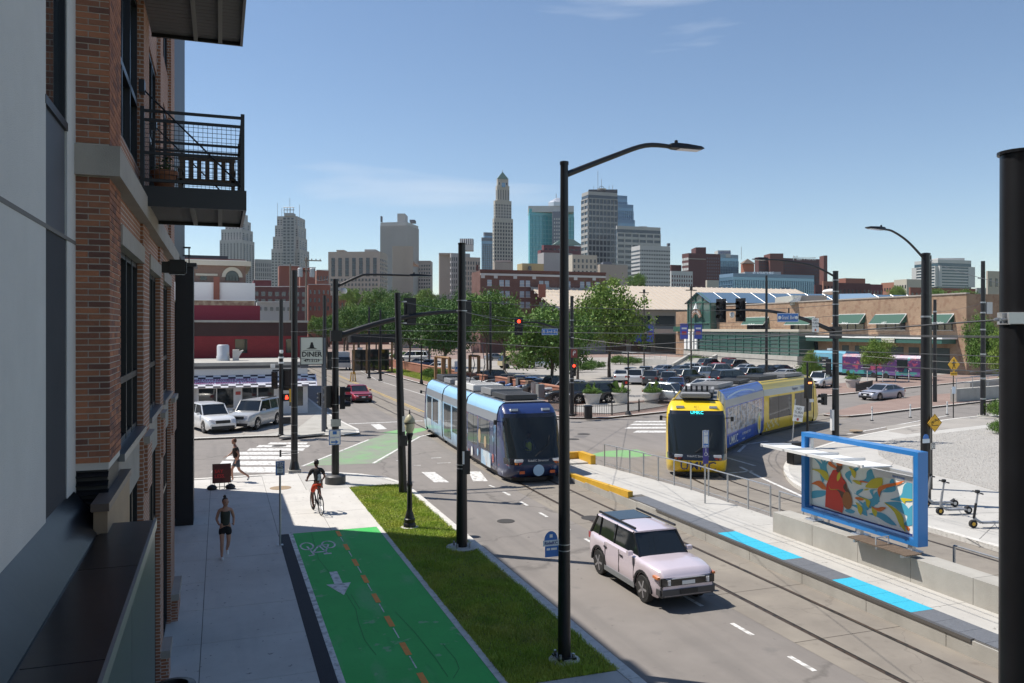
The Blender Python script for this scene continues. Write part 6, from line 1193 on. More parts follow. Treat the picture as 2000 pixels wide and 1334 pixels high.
t = tower('grey office block with many narrow windows', 375, GREY, [(879, 881, 918, 494, 600, (9, 9, .45, .65), (1, 9, .4, .6), 'punch')], WGD); ubox(t, 898, 924, 478, 489, 378, 6, WHT, 'rooftop_sign'); ubox(t, 898, 924, 466, 478, 378, 6, STEELB, 'rooftop_sign'); sg_ = MB()
for k in range(6): a = D(900 + k * 4.2, 376.5); sg_.box(a[0], a[0] + .45, a[1], a[1] + .2, ZD(478, 378), ZD(467, 378))
sg_.build('sign_bar', WHITE, t, kind='stuff'); fin_(t, 375, 881)
t = tower('tan office block behind the tall black pole', 370, TAN, [(905, 907, 938, 502, 600, (6, 9, .45, .6), None, 'punch')], WGD); fin_(t, 370, 907)
t = tower('dark blue glass tower left of the pointed tower', 900, STEELB, [(940, 941, 964, 470, 560, (6, 18, .85, .8), None, 'grid'), (944, 946, 964, 460, 470, (5, 2, .85, .8), None, 'grid')], WGB); fin_(t, 900, 941)
BUFF = bmat('buff', (.42, .38, .33))
t = tower('tall slender stone tower with green pyramid top', 760, BUFF, [(962, 965, 1002, 426, 560, (7, 18, .5, .6), (1, 18, .4, .5), 'punch'), (964, 967, 999, 391, 426, (6, 5, .5, .6), (1, 5, .4, .5), 'punch'), (968, 971, 995, 362, 391, (5, 1, .25, .85), (1, 1, .3, .8), 'punch'), (970, 972, 993, 348, 362, (3, 1, .3, .6), None, 'punch')], WGD)
l, c, r = foot('L', 970, 972, 993, 760); o4 = l + r - c; ap_ = (l + r) / 2; zb, za = ZD(348, 760), ZD(334, 760); MB().add([(v.x, v.y, zb) for v in (l, c, r, o4)] + [(ap_.x, ap_.y, za)], [(0, 1, 4), (1, 2, 4), (2, 3, 4), (3, 0, 4)]).build('pyramid_roof', mat('copper_green', (.17, .25, .21), .6), t); MB().tube([(ap_.x, ap_.y, za - 1), (ap_.x, ap_.y, ZD(331, 760))], .3, 6).build('finial', STEEL, t); ubox(t, 980, 987, 357, 365, 757, 2, WGB, 'beacon_glass'); fin_(t, 760, 965)
t = tower('teal glass tower with white crown', 900, mat('teal_frame', (.08, .42, .46), .4), [(1032, 1034, 1121, 414, 560, (14, 16, .92, .88), None, 'grid')], WGT)
ubox(t, 1032, 1121, 402, 414, 901, 30, WHT, 'parapet'); ubox(t, 1079, 1105, 413, 540, 893, 6, mat('checker_grey', (.14, .15, .19), .5), 'central_bay'); gl = MB(); wall_grid(gl, gl, Vector(D(1081, 892.5)), Vector(D(1103, 892.5)), ZD(540, 892), ZD(424, 892), 5, 16, .55, .5, 'punch', .3); gl.build('bay_window', WHT, t, kind='stuff')
x, y = D(1089, 910); MB().lathe([(11, ZD(402, 900)), (11, ZD(394, 900)), (9, ZD(391, 900)), (2, ZD(384, 900))], 8, (x, y, 0)).build('lantern', mat('pale_metal', (.55, .57, .6), .3, .5), t); mast(t, 1089, 377, 386, 900, .4); fin_(t, 900, 1034)
t = tower('burgundy office block with hipped green roof', 700, BURG, [(1050, 1056, 1138, 488, 560, (11, 5, .7, .6), None, 'punch'), (1058, 1062, 1138, 478, 488, (9, 1, .6, .7), None, 'punch')], WGD); l, c, r = foot('L', 1078, 1082, 1138, 700); o4 = l + r - c; zb = ZD(477, 700); m1, m2 = (l + c) / 2 * .7 + (r + o4) / 2 * .3, (l + c) / 2 * .3 + (r + o4) / 2 * .7
MB().add([(v.x, v.y, zb) for v in (l, c, r, o4)] + [(m1.x, m1.y, ZD(465, 700)), (m2.x, m2.y, ZD(465, 700))], [(0, 1, 4), (1, 2, 5, 4), (2, 3, 5), (3, 0, 4, 5)]).build('hip_roof', MATS['copper_green'], t); mast(t, 1112, 440, 466, 700, .4); fin_(t, 700, 1056)
t = tower('tall dark grid-fronted tower with rooftop antennas', 640, bmat('frame_grey', (.36, .35, .34)), [(1136, 1149, 1206, 380, 560, (8, 15, .84, .74), (2, 15, .9, .55), 'grid')], WGD); ubox(t, 1150, 1206, 370, 381, 655, 20, mat('louvre_dark', (.05, .055, .07), .5), 'plant_floor')
x, y = D(1175, 650); MB().lathe([(3.6, ZD(371, 650)), (3.8, ZD(369, 650))], 16, (x, y, 0)).build('plinth', STEEL, t); rg_ = MB(); cz = ZD(374, 650) + 2
for k in range(16): q0, q1 = 6.283 * k / 16, 6.283 * (k + 1) / 16; rg_.tube([(x + 2.3 * math.cos(q0), y, cz + 2.3 * math.sin(q0)), (x + 2.3 * math.cos(q1), y, cz + 2.3 * math.sin(q1))], .18, 5)
rg_.tube([(x - 2.3, y, cz), (x + 2.3, y, cz)], .15, 5); rg_.tube([(x, y, cz - 2.3), (x, y, cz + 2.3)], .15, 5); rg_.build('roof_emblem', STEELB, t)
for u, v in ((1172, 332), (1179, 348), (1164, 362), (1201, 360), (1194, 362)): mast(t, u, v, 372, 655, .2)
fin_(t, 640, 1149)
t = tower('stepped blue glass tower behind the dark grid tower', 950, mat('blue_frame', (.10, .2, .34), .4), [(1190, 1192, 1240, 434, 560, (12, 14, .9, .85), None, 'grid'), (1190, 1192, 1237, 404, 434, (12, 4, .9, .85), None, 'grid'), (1190, 1192, 1225, 387, 404, (9, 2, .9, .85), None, 'grid')], WGB); fin_(t, 950, 1192)
t = tower('grey concrete office block with wide recessed window bands', 600, bmat('band_grey', (.42, .41, .40)), [(1203, 1205, 1290, 447, 560, (6, 10, .84, .52), None, 'grid')], WGD); ubox(t, 1248, 1264, 442, 447, 615, 8, WHT); fin_(t, 600, 1205)
t = tower('white office slab with rows of tiny windows', 430, bmat('slab_white', (.46, .46, .455)), [(1233, 1250, 1309, 479, 562, (18, 10, .55, .42), (1, 10, .95, .35), 'punch')], WGD); ubox(t, 1304, 1309, 475, 480, 450, 3, STEELB); fin_(t, 430, 1250)
t = tower('cream stucco block with four rows of windows', 330, CREAM, [(1104, 1118, 1166, 497, 560, (6, 5, .4, .6), None, 'punch')], WGD); fin_(t, 330, 1118)
t = tower('blank pale grey wall block below the burgundy roof', 362, GREY, [(1050, 1062, 1118, 493, 560, None, None, 'punch')]); fin_(t, 362, 1062)
t = tower('blank tan brick block right of the cream block', 340, TAN, [(1167, 1172, 1226, 516, 570, None, None, 'punch')]); ubox(t, 1178, 1195, 511, 517, 350, 8, STEELB); fin_(t, 340, 1172)
t = tower('small ochre penthouse block above the brown brick roof', 290, bmat('ochre', (.45, .36, .19)), [(1010, 1020, 1062, 514, 560, None, None, 'punch')]); ubox(t, 1032, 1038, 520, 528, 289, 3, WGD, 'door'); fin_(t, 290, 1020)
t = tower('low tan block with pink roof under the pointed tower', 400, TAN, [(963, 966, 1002, 512, 560, None, None, 'punch')]); ubox(t, 968, 998, 508, 512, 402, 14, PINK, 'roof_cap'); fin_(t, 400, 966)
# brown brick flats in the middle
t = thing('brick_flats', 'long brown brick apartment block with white cornice band above the trees', 'building'); d = 215; BF = brickmat('flats_brick', (.15, .06, .045), (.12, .05, .04), (.2, .14, .12), .3, .1)
l, c, r = foot('L', 921, 938, 1183, d); o4 = l + r - c; MB().prism([tuple(v) for v in (l, c, r, o4)], -1, ZD(529, d)).build('wall', BF, t)
def edge_box(t, p, q, x0, x1, za, zb, o0, o1, m, nm):
    dd = (q - p).normalized(); n = Vector((dd.y, -dd.x)); a = [p + dd * x + n * o for x, o in ((x0, o0), (x1, o0), (x1, o1), (x0, o1))]; return MB().prism([tuple(v) for v in a], za, zb).build(nm, m, t)
LF = (r - c).length; edge_box(t, c, r, .0, LF, ZD(537.5, d), ZD(533.5, d), 0, .25, WHT, 'cornice_band'); edge_box(t, c, r, -.2, LF, ZD(529.5, d), ZD(526, d), -.4, .35, BRN, 'parapet')
for u in (943, 968, 1006, 1043, 1124, 1160): 
    x = (Vector(ray_hit(u, c, r - c)) - c).length; edge_box(t, c, r, x - .5, x + .5, ZD(543, d), ZD(537.5, d), .01, .2, WHT, 'cornice_drop')
for v in (551.5, 573, 594):
    for u in (956, 979.6, 991, 1019.5, 1031, 1057, 1068, 1110, 1137, 1149, 1168):
        x = (Vector(ray_hit(u, c, r - c)) - c).length; w = edge_box(t, c, r, x - .62, x + .62, ZD(v + 6, d), ZD(v - 5.5, d), -.3, .04, mat('blind_glass', (.30, .35, .42), .2), 'window')
        edge_box(w, c, r, x - .7, x + .7, ZD(v + 7.2, d), ZD(v + 6, d), .0, .15, WHT, 'sill'); edge_box(w, c, r, x - .62, x + .62, ZD(v + .8, d), ZD(v - .2, d), .04, .09, WHT, 'sash_bar')
ubox(t, 930, 934, 517, 528, d + 8, 2, BRN, 'chimney'); ubox(t, 1052, 1066, 555, 580, d - 12, 3, BRK2, 'chimney'); settle(t, (c.x, c.y, 0))
# towards the right
t = tower('white and dark striped loft block below the brown tower', 400, WHT, [(1309, 1311, 1353, 529, 560, (9, 3, .4, .55), None, 'punch')], DKB, name='loft_block'); fin_(t, 400, 1311)
t = tower('dark brick block behind the striped lofts', 480, DKB, [(1309, 1311, 1331, 517, 560, None, None, 'punch')], name='brick_block'); fin_(t, 480, 1311)
t = tower('tall dark brown brick hotel block with raised stair tower', 470, DKB, [(1332, 1345, 1407, 494, 560, None, (4, 6, .8, .5), 'punch')], WHT, name='brick_block'); ubox(t, 1359, 1379, 483, 497, 474, 12, DKB, 'stair_tower'); gl = MB(); l, c, r = foot('L', 1332, 1345, 1407, 470); wall_grid(gl, gl, c.lerp(r, .55), c.lerp(r, .98), ZD(545, 470), ZD(500, 470), 6, 7, .35, .5, 'punch', .3); gl.build('window_glass', STEELB, t, kind='stuff'); edge_box(t, c, r, 0, (r - c).length * .53, ZD(506, 470), ZD(504.5, 470), 0, .3, TAN, 'string_course'); fin_(t, 470, 1345)
t = tower('pale blue mirror glass block with white bank sign on top', 600, mat('mirror_frame', (.2, .3, .38), .3), [(1402, 1404, 1442, 503, 560, (12, 10, .93, .9), None, 'grid')], WGS); s_ = ubox(t, 1402, 1427, 489, 503, 602, 10, WHT, 'sign_box'); x, y = D(1414, 600); text('usbank', 3.3, SIGNDB, s_, (x, y - 1.2, ZD(493, 600)), (R(90), 0, -A), ext=.1); fin_(t, 600, 1404)
t = tower('small red brick tower with pyramid roof', 350, bmat('warmbrick', (.32, .12, .07)), [(1447, 1453, 1473, 515, 560, (5, 1, .2, .3), None, 'punch')], WHT, name='brick_tower'); l, c, r = foot('L', 1444, 1452, 1476, 348); o4 = l + r - c; ap_ = (l + r) / 2; MB().add([(v.x, v.y, ZD(515, 350)) for v in (l, c, r, o4)] + [(ap_.x, ap_.y, ZD(505, 350))], [(0, 1, 4), (1, 2, 4), (2, 3, 4), (3, 0, 4)]).build('pyramid_roof', mat('brown_shingle', (.2, .15, .12), .9), t); mast(t, 1459, 480, 506, 350, .1); fin_(t, 350, 1453)
t = tower('wide dark brick hotel with grid of windows', 560, DKB, [(1474, 1482, 1615, 502, 570, (30, 10, .42, .62), None, 'punch')], mat('hotel_glass', (.035, .035, .05), .3), name='hotel'); ubox(t, 1504, 1530, 495, 560, 558, 14, bmat('hotelbrick', (.15, .06, .05)), 'stair_tower'); ubox(t, 1609, 1616, 499, 560, 559, 8, MATS['wall_hotelbrick'], 'end_pier'); x, y = D(1571, 555); text('Marriott', 4.6, WHITE, t, (x, y, ZD(504.5, 556)), (R(90), 0, -A), ext=.1, name='sign_lettering'); fin_(t, 560, 1482)
t = tower('low blue mirror glass cube block with rooftop letters', 330, mat('cube_frame', (.16, .26, .36), .3), [(1405, 1432, 1590, 540, 600, (36, 6, .95, .92), (8, 6, .9, .9), 'grid')], WGS); ubox(t, 1455, 1525, 531, 540, 340, 14, GREY, 'plant_room'); x, y = D(1491, 338); text('FLASHCUBE', 2.0, WHITE, t, (x, y, ZD(534.5, 338)), (R(90), 0, -A), ext=.06, name='sign_lettering', width=8.6); fin_(t, 330, 1432)
t = tower('low ochre-cream block left of the glass cube', 380, CREAM, [(1378, 1381, 1404, 547, 600, None, None, 'punch')]); fin_(t, 380, 1381)
for i, (uL, uC, uR, v, d, m, lab, fr) in enumerate(((1590, 1592, 1612, 556, 330, DKB, 'short dark red brick wing right of the glass cube', None), (1606, 1608, 1628, 549, 310, bmat('orangebrick', (.36, .17, .11)), 'orange brick narrow block right of the glass cube', (3, 4, .3, .5)), (1626, 1630, 1700, 552, 300, DKB, 'long dark red warehouse with white parapet', (9, 2, .3, .4)), (1696, 1698, 1724, 555, 320, BURG, 'burgundy brick warehouse right of the long one', (4, 2, .3, .4)), (1721, 1746, 1747, 551, 330, bmat('orangebrick2', (.33, .15, .10)), 'brick warehouse with regular small windows', None), (1746, 1771, 1802, 545, 290, CREAM, 'cream warehouse with blank side wall', None), (1775, 1778, 1905, 561, 255, BRK2, 'long low red brick building behind the market wall', (16, 2, .35, .45)), (1630, 1652, 1690, 543, 420, BRK2, 'red brick block with roof housing on the right skyline', None), (1926, 1929, 1975, 529, 250, bmat('sand', (.46, .40, .33)), 'sand coloured corner building at far right', (4, 2, .35, .5)), (1905, 1908, 1990, 562, 320, GREY, 'low grey building behind the right-hand pole', None))):
    t = tower(lab, d, m, [(uL, uC, uR, v, 600, fr, (5, 3, .4, .4) if i in (4, 5) else None, 'punch')], WGD, name='warehouse'); fin_(t, d, uC)
t = tower('white office block with dark horizontal window bands at right', 520, WHT, [(1786, 1832, 1897, 513, 560, (1, 7, 1.2, .5), (1, 7, 1.2, .5), 'grid')], mat('band_glass', (.06, .11, .14), .15)); ubox(t, 1832, 1884, 504, 513, 530, 18, WHT, 'penthouse'); fin_(t, 520, 1832)
# old town, left of the street
t = thing('red_brick_warehouse', 'red painted brick warehouse with dark upper band behind the diner', 'building'); REDP = brickmat('red_painted_brick', (.27, .035, .04), (.23, .03, .035), (.2, .03, .03), .3, .1); DKR = brickmat('dark_brown_brick', (.07, .035, .03), (.055, .03, .028), (.05, .03, .03), .3, .1)
xr = XU(600, 74); zb = ZV(656, xr, 74); zt = ZV(630, xr, 74); MB().box(-18, xr, 74, 98, 0, zb).build('wall', REDP, t); MB().box(-18, xr, 74.02, 98, zb, zt).build('upper_wall', DKR, t); MB().box(-18.1, xr + .1, 73.9, 98.1, zt, zt + .18).build('coping', CONC2, t)
for x in (1.2, 5.4): w = MB().box(x, x + 1.0, 73.97, 74.1, 4.4, 5.6).build('window', GLASS, t)
settle(t, (-5, 74, 0))
t = thing('burgundy_building', 'burgundy rendered building with rubble stone parapet', 'building'); xr = XU(508, 100); MB().box(-16, xr, 100, 125, 0, ZV(597, xr, 100)).build('wall', bmat('burgundy_render', (.22, .03, .05)), t)
STR = layer(mat('rubble', (.26, .17, .12), .95, var=.3, vs=3), 2, .45, .6, (.45, .36, .26), .8); MB().box(-16, xr - .6, 100.02, 125, ZV(597, xr, 100), ZV(588, xr, 100)).build('stone_parapet', STR, t); MB().box(-16, xr - .5, 99.95, 125, ZV(588, xr, 100), ZV(586.5, xr, 100)).build('coping', WHITE, t); settle(t, (-2, 100, 0))
t = thing('corniced_building', 'cream corniced brick building above a white wall, next to the fin', 'building'); xr = XU(480, 135); yb = 135; z = lambda v: ZV(v, xr, yb); xw = XU(498, 130)
MB().box(-12, xw, 130, 134.9, 0, ZV(553, xw, 130)).build('white_wall', WHITE, t); xa, xb = XU(417, 129.9), XU(429, 129.9); MB().box(xa, xb, 129.6, 131, 0, ZV(541, xb, 130)).build('brick_pier', BRK2, t)
MB().box(-12, xr, yb, 155, 0, z(520)).build('wall', brickmat('tan_brick', (.20, .11, .08), (.17, .1, .07), (.25, .2, .17), .3, .1), t); MB().box(-12.5, xr + .8, yb - .7, 155, z(520), z(511)).build('cornice', CREAM, t); MB().box(-12.6, xr + .2, yb - .3, 155, z(511), z(509.5)).build('cornice_lip', WHITE, t); MB().box(-12, xr + .0, yb + 2, 155, z(509.5), z(505)).build('attic', DKB, t); MB().box(-12, XU(445, 138), yb + 4, 155, z(505), z(497)).build('penthouse', mat('dark_metal_clad', (.05, .055, .065), .5), t)
x0, x1 = XU(441, yb), XU(466, yb); w = MB().plate([(x0, yb - .05, z(549)), (x1, yb - .05, z(549))] + [((x0 + x1) / 2 + (x1 - x0) / 2 * math.cos(q), yb - .05, z(542) + 1.0 * math.sin(q)) for q in [math.pi * k / 10 for k in range(11)]], (0, 1, 0), .1).build('arched_window', GLASS, t)
for k in range(5): x = x0 + (x1 - x0) * k / 4; MB().box(x - .06, x + .06, yb - .1, yb - .05, z(549), z(540)).build('mullion', FRAME, w)
ar = MB()
for k in range(10): q0, q1 = math.pi * k / 10, math.pi * (k + 1) / 10; ar.plate([((x0 + x1) / 2 + ((x1 - x0) / 2 + m) * math.cos(q), yb - .12, z(542) + (1.0 + m) * math.sin(q)) for m, q in ((.05, q0), (.6, q0), (.6, q1), (.05, q1))], (0, 1, 0), .1)
ar.build('arch_surround', CREAM, t); x0, x1 = XU(391, yb), XU(404, yb); MB().box(x0, x1, yb - .06, yb, z(549), z(541)).build('window', GLASS, t); MB().box(XU(382, yb), XU(425, yb), yb - .1, yb - .01, z(540), z(536)).build('string_course', CREAM, t); settle(t, (0, 130, 0))
for uL, uC, uR, v, d, m, lab, fr in ((543, 545, 584, 519, 300, BRK2, 'red brick block with white parapet below the art deco tower', None), (584, 586, 616, 523, 320, BRK2, 'brick block with light parapet behind the transformers', None), (616, 618, 642, 528, 330, bmat('orangebrick3', (.30, .15, .11)), 'brick building just left of the courthouse', (4, 4, .35, .5)), (492, 494, 600, 560, 260, DKB, 'dark brick commercial building with large windows up the hill', (8, 3, .6, .6)), (493, 495, 530, 547, 290, BURG, 'burgundy low block right of the white wall', None), (600, 602, 645, 556, 280, BRK2, 'low red building behind the wooden poles', (5, 3, .4, .5)), (640, 644, 760, 577, 330, BRK2, 'long low brick building under the courthouse', (12, 1, .4, .4)), (826, 830, 892, 577, 300, GREY, 'flat grey parking deck roof behind the trees', None), (500, 502, 570, 590, 190, GREY, 'low grey garage below the hill', (6, 1, .5, .5))):
    t = tower(lab, d, m, [(uL, uC, uR, v, 610, fr, None, 'punch')], WG, name='brick_block'); ubox(t, uC, uR, v - 1.2, v, d - .3, 1, WHT, 'parapet'); fin_(t, d, uC)

# ------------------------------------------------------------------ diner
t = thing('diner', 'low white diner with black and white checkered awning', 'building', (-4, 64, .1)); X1 = XU(601, 64) + 4; X0 = -10
def db(x0, x1, y0, y1, z0, z1, nm, m): return MB().box(x0, x1, y0, y1, z0, z1).build(nm, m, t)
WP_ = mat('diner_white', (.66, .66, .66), .7, var=.04)
db(X0, X1, .05, 9.8, 2.0, 3.65, 'wall', WP_); db(X0, X1, .3, 9.8, 0, 2.0, 'back_wall', WP_); db(X0, X1, .0, .3, 0, .55, 'base_wall', WP_); db(X0 - .1, X1 + .1, -.1, 9.8, 3.65, 3.9, 'roof_edge', CONC2); db(X0, X1 + .05, -.05, 9.8, 3.45, 3.649, 'gutter', mat('gutter_dark', (.08, .08, .085), .5))
ux = lambda u: XU(u, 64) + 4
for a, c in ((388, 422), (424, 456), (473, 502), (504, 535), (565, 578), (580, 592)):
    w = db(ux(a), ux(c), .12, .16, .55, 2.0, 'window', GLASS)
for a, c in ((384, 388), (456, 473), (535, 565), (592, 601)): db(ux(a), ux(c), .0, .3, .55, 2.0, 'window_pier', WP_)
db(ux(578), ux(580), .05, .2, .55, 2.0, 'mullion', WHITE); db(ux(422), ux(424), .05, .2, .55, 2.0, 'mullion', WHITE); db(ux(502), ux(504), .05, .2, .55, 2.0, 'mullion', WHITE)
db(ux(460), ux(470), -.02, .0, 1.5, 1.75, 'notice', LAMPR); db(X1 - .02, X1 + .03, .3, 6, .5, 2.0, 'side_wall', WP_)
AWN = mat('awning_lilac', (.60, .58, .70), .7); za, zb = 2.95, 2.12; aw = MB().add([(X0, 0, za), (X1 + .6, 0, za), (X1 + .6, -1.0, zb), (X0, -1.0, zb), (X0, 0, zb), (X1 + .6, 0, zb)], [(0, 3, 2, 1), (0, 1, 5, 4), (3, 4, 5, 2), (1, 2, 5), (0, 4, 3)]).build('awning', AWN, t)
sl_ = Vector((0, -1.0, zb - za)); nn = Vector((0, -(za - zb), 1.0)).normalized() * .012
def aq(x0, x1, s0, s1, m, nm, off=1.): p_ = lambda x, s: Vector((x, 0, za)) + sl_ * s + nn * off; return MB().add([p_(x0, s0), p_(x0, s1), p_(x1, s1), p_(x1, s0)], [(0, 1, 2, 3)]).build(nm, m, aw)
CB = mat('check_black', (.02, .02, .04), .6); CWh = mat('check_white', (.7, .7, .74), .6); sz = .52; x = X0; k = 0; bk, wt = MB(), MB()
def aq2(b, x0, x1, s0, s1): p_ = lambda x, s: Vector((x, 0, za)) + sl_ * s + nn; b.add([p_(x0, s0), p_(x0, s1), p_(x1, s1), p_(x1, s0)], [(0, 1, 2, 3)])
while x < X1 + .1:
    for s0, s1, o in ((.0, .14, 0), (.14, .28, 1), (.74, .87, 0), (.87, 1.0, 1)): aq2(bk if (k + o) % 2 else wt, x, x + sz, s0, s1)
    if x > ux(525): aq2(bk if k % 2 else wt, x, x + sz, .28, .5); aq2(wt if k % 2 else bk, x, x + sz, .5, .74)
    x += sz; k += 1
bk.build('check', CB, aw, kind='stuff'); wt.build('check', CWh, aw, kind='stuff')
rt = (math.atan2(za - zb, 1.0), 0, 0); MAG = mat('awning_purple', (.22, .02, .16), .6)
def on(s): return Vector((0, 0, za)) + sl_ * s + nn * 2.2
p_ = on(.40); text("KANSAS CITY'S FAVORITE SINCE 1937", .29, MAG, aw, (ux(501), p_.y, p_.z), rt, 'RIGHT', bold=.006, width=None); p_ = on(.615); text('ALL AMERICAN BREAKFAST & LUNCH', .29, MAG, aw, (ux(500), p_.y, p_.z), rt, 'RIGHT', bold=.006)
pl = MB(); cxx = ux(580); pl.add([on(.5) + Vector((cxx + 1.15 * math.cos(q), 0, 0)) + sl_ * .25 * math.sin(q) * 1. - nn * .8 for q in [6.283 * j / 24 for j in range(24)]], [tuple(range(24))[::-1]]); pl.build('name_oval', CWh, aw); p_ = on(.5); text('DINER', .36, LAMPR, aw, (cxx + .2, p_.y, p_.z), rt, bold=.006)
rf = MB().lathe([(.5, 0), (.5, .35), (.46, .4), (.46, 1.15), (.38, 1.25)], 14, (ux(436), 4, 3.9)).build('rooftop_fan', mat('pale_steel', (.6, .6, .6), .4, .3), t, smooth=40); MB().box(ux(456), ux(469), 3.6, 4.4, 3.9, 4.75).build('rooftop_duct', CONC, t); MB().add([(ux(469), 3.6, 4.6), (ux(469), 4.4, 4.6), (ux(478), 4.4, 4.72), (ux(478), 3.6, 4.72), (ux(469), 3.6, 4.2), (ux(469), 4.4, 4.2)], [(0, 3, 2, 1), (0, 4, 3), (1, 2, 5), (4, 5, 2, 3), (0, 1, 5, 4)]).build('duct_hood', CONC, t)
t = thing('diner_sign', 'tall white DINER sign with phone number on a dark pole', 'sign', (*G(632, 843, .1), .1)); x0 = t.location; pxy = (x0.x, x0.y, .1); tz = lambda v: topz(v, pxy); sx = lambda u: XU(u, pxy[1]) - pxy[0]
shaft(t, .13, .12, tz(660), mat('sign_post_grey', (.10, .11, .13), .5)); bd = MB().box(sx(587), sx(630), -.14, .14, tz(711), tz(659)).build('sign_box', mat('sign_cream', (.62, .64, .55), .5), t); fr_ = MB()
for a in ((sx(586.5), sx(587.3), tz(712), tz(658)), (sx(629.7), sx(630.5), tz(712), tz(658)), (sx(586.5), sx(630.5), tz(712), tz(711)), (sx(586.5), sx(630.5), tz(659), tz(658))): fr_.box(a[0], a[1], -.16, .16, a[2], a[3])
fr_.build('sign_frame', BLACK2, bd); MB().box(sx(587), sx(634), -.1, .1, tz(718), tz(714)).build('bracket', MATS['sign_post_grey'], t)
cxx = (sx(587) + sx(630)) / 2; text('DINER', .42, INK, bd, (cxx, -.147, tz(692)), FRONT, bold=.012); text('471-5121', .24, INK, bd, (cxx, -.147, tz(704)), FRONT, bold=.006)
decal([[(-.14, 0), (.14, 0), (.1, .18), (-.1, .18)], [(-.09, .18), (.09, .18), (.06, .34), (-.06, .34)], [(-.34, -.06), (.34, -.06), (.14, .02), (-.14, .02)]] + stroke([(-.55, -.2), (-.2, -.14), (.2, -.14), (.55, -.2)], .03) + stroke([(-.5, -.78), (0, -.7), (.5, -.78)], .03), INK, 'tower_emblem', bd, (cxx, -.14, tz(679)), (1, 0, 0), (0, 0, 1), .004)

# ------------------------------------------------------------------ market hall on the right
t = thing('market_hall', 'long tan brick market building with green awnings and glass gable', 'building')
TB = layer(brickmat('market_brick', (.35, .22, .135), (.29, .18, .105), (.40, .32, .24), .35, .14), 1.3, .5, .62, (.24, .14, .09), .7)
PR, PL = Vector((96.5, 85)), Vector((101, 152)); dl = (PL - PR); LM = dl.length; dl = dl / LM; nm_ = Vector((-dl.y, dl.x))
def mx(u): return (Vector(ray_hit(u, PR, dl)) - PR).dot(dl)
def mbx(x0, x1, z0, z1, o0, o1, nm, m, par=None):
    a = [PR + dl * x + nm_ * o for x, o in ((x0, o0), (x1, o0), (x1, o1), (x0, o1))]; return MB().prism([tuple(v) for v in a], z0, z1).build(nm, m, par or t)
def zm(v, u): p_ = ray_hit(u, PR, dl); return ZV(v, *p_)
ZT = zm(575, 1868); ZC = zm(661, 1860)
mbx(0, LM, 0, ZT, -22, 0, 'wall', TB); mbx(-.1, LM, ZT, ZT + .2, -.5, .12, 'coping', STONE)
mbx(mx(1870), mx(1598), ZC - .1, ZC + .25, 0, 2.6, 'canopy_roof', WHITE); mbx(mx(1868), mx(1598), ZC - .75, ZC - .1, .1, 2.5, 'canopy_fascia', mat('market_green', (.035, .11, .085), .5))
AG = mat('awning_green', (.02, .085, .06), .7)
for k, (u0, u1, nm) in enumerate(((1860, 1818, 'Farmers Market'), (1768, 1713, '1857'), (1688, 1640, 'Bakery'), (1590, 1545, ''), (1500, 1460, 'Le Panier'))):
    a, c = mx(u0), mx(u1); zt, zb = zm(613 if k < 3 else 619, u0), zm(632 if k < 3 else 634, u0); w = mbx(a, c, zb - .9, zt - .3, -.3, .03, 'window', GLASS)
    for j in range(4): x = a + (c - a) * j / 3; mbx(x - .05, x + .05, zb - .9, zt - .3, .03, .1, 'mullion', FRAME, w)
    mbx(a - .2, c + .2, zb - 1.05, zb - .9, 0, .15, 'sill', STONE, w)
    p_ = lambda x, o, z: (*(PR + dl * x + nm_ * o), z); aw = MB().add([p_(a - .3, .02, zt), p_(c + .3, .02, zt), p_(c + .3, 1.3, zb), p_(a - .3, 1.3, zb), p_(a - .3, .02, zb + .2), p_(c + .3, .02, zb + .2)], [(0, 1, 2, 3), (0, 3, 4), (1, 5, 2)]).build('awning', AG, t); MB().tube([p_(a - .3, .04, zt), p_(a - .3, 1.3, zb), p_(c + .3, 1.3, zb), p_(c + .3, .04, zt), p_(a - .3, .04, zt)], .07, 4).build('awning_frame', WHITE, aw)
    if nm: text(nm, .55, WHITE, aw, p_((a + c) / 2, 1.34, zb + .1), (R(62), 0, math.atan2(-dl.y, -dl.x)))
for k, (u0, u1) in enumerate(((1855, 1815), (1795, 1775), (1765, 1735), (1722, 1712), (1696, 1670), (1658, 1645))): dr = mbx(mx(u0), mx(u1), .1, ZC - 1.4, -.3, .04, 'roller_door', mat('door_green_black', (.02, .035, .032), .4), t); mbx(mx(u0), mx(u1), ZC - 2.6, ZC - 2.5, .04, .09, 'door_rail', FRAME, dr)
s_ = mbx(mx(1776), mx(1750), ZC - .7, ZC - .05, 2.62, 2.7, 'shop_sign', mat('sign_buff', (.5, .5, .4), .5)); text('The Bloom Cornelli', .34, INK, s_, (*(PR + dl * (mx(1776) + mx(1750)) / 2 + nm_ * 2.74), ZC - .38), (R(90), 0, math.atan2(-dl.y, -dl.x)))
mbx(mx(1598), mx(1560), .1, ZC - .9, -.3, .05, 'entrance_door', GLASS); mbx(mx(1610), mx(1440), .1, 1.4, 0, 1.0, 'plinth', STONE)
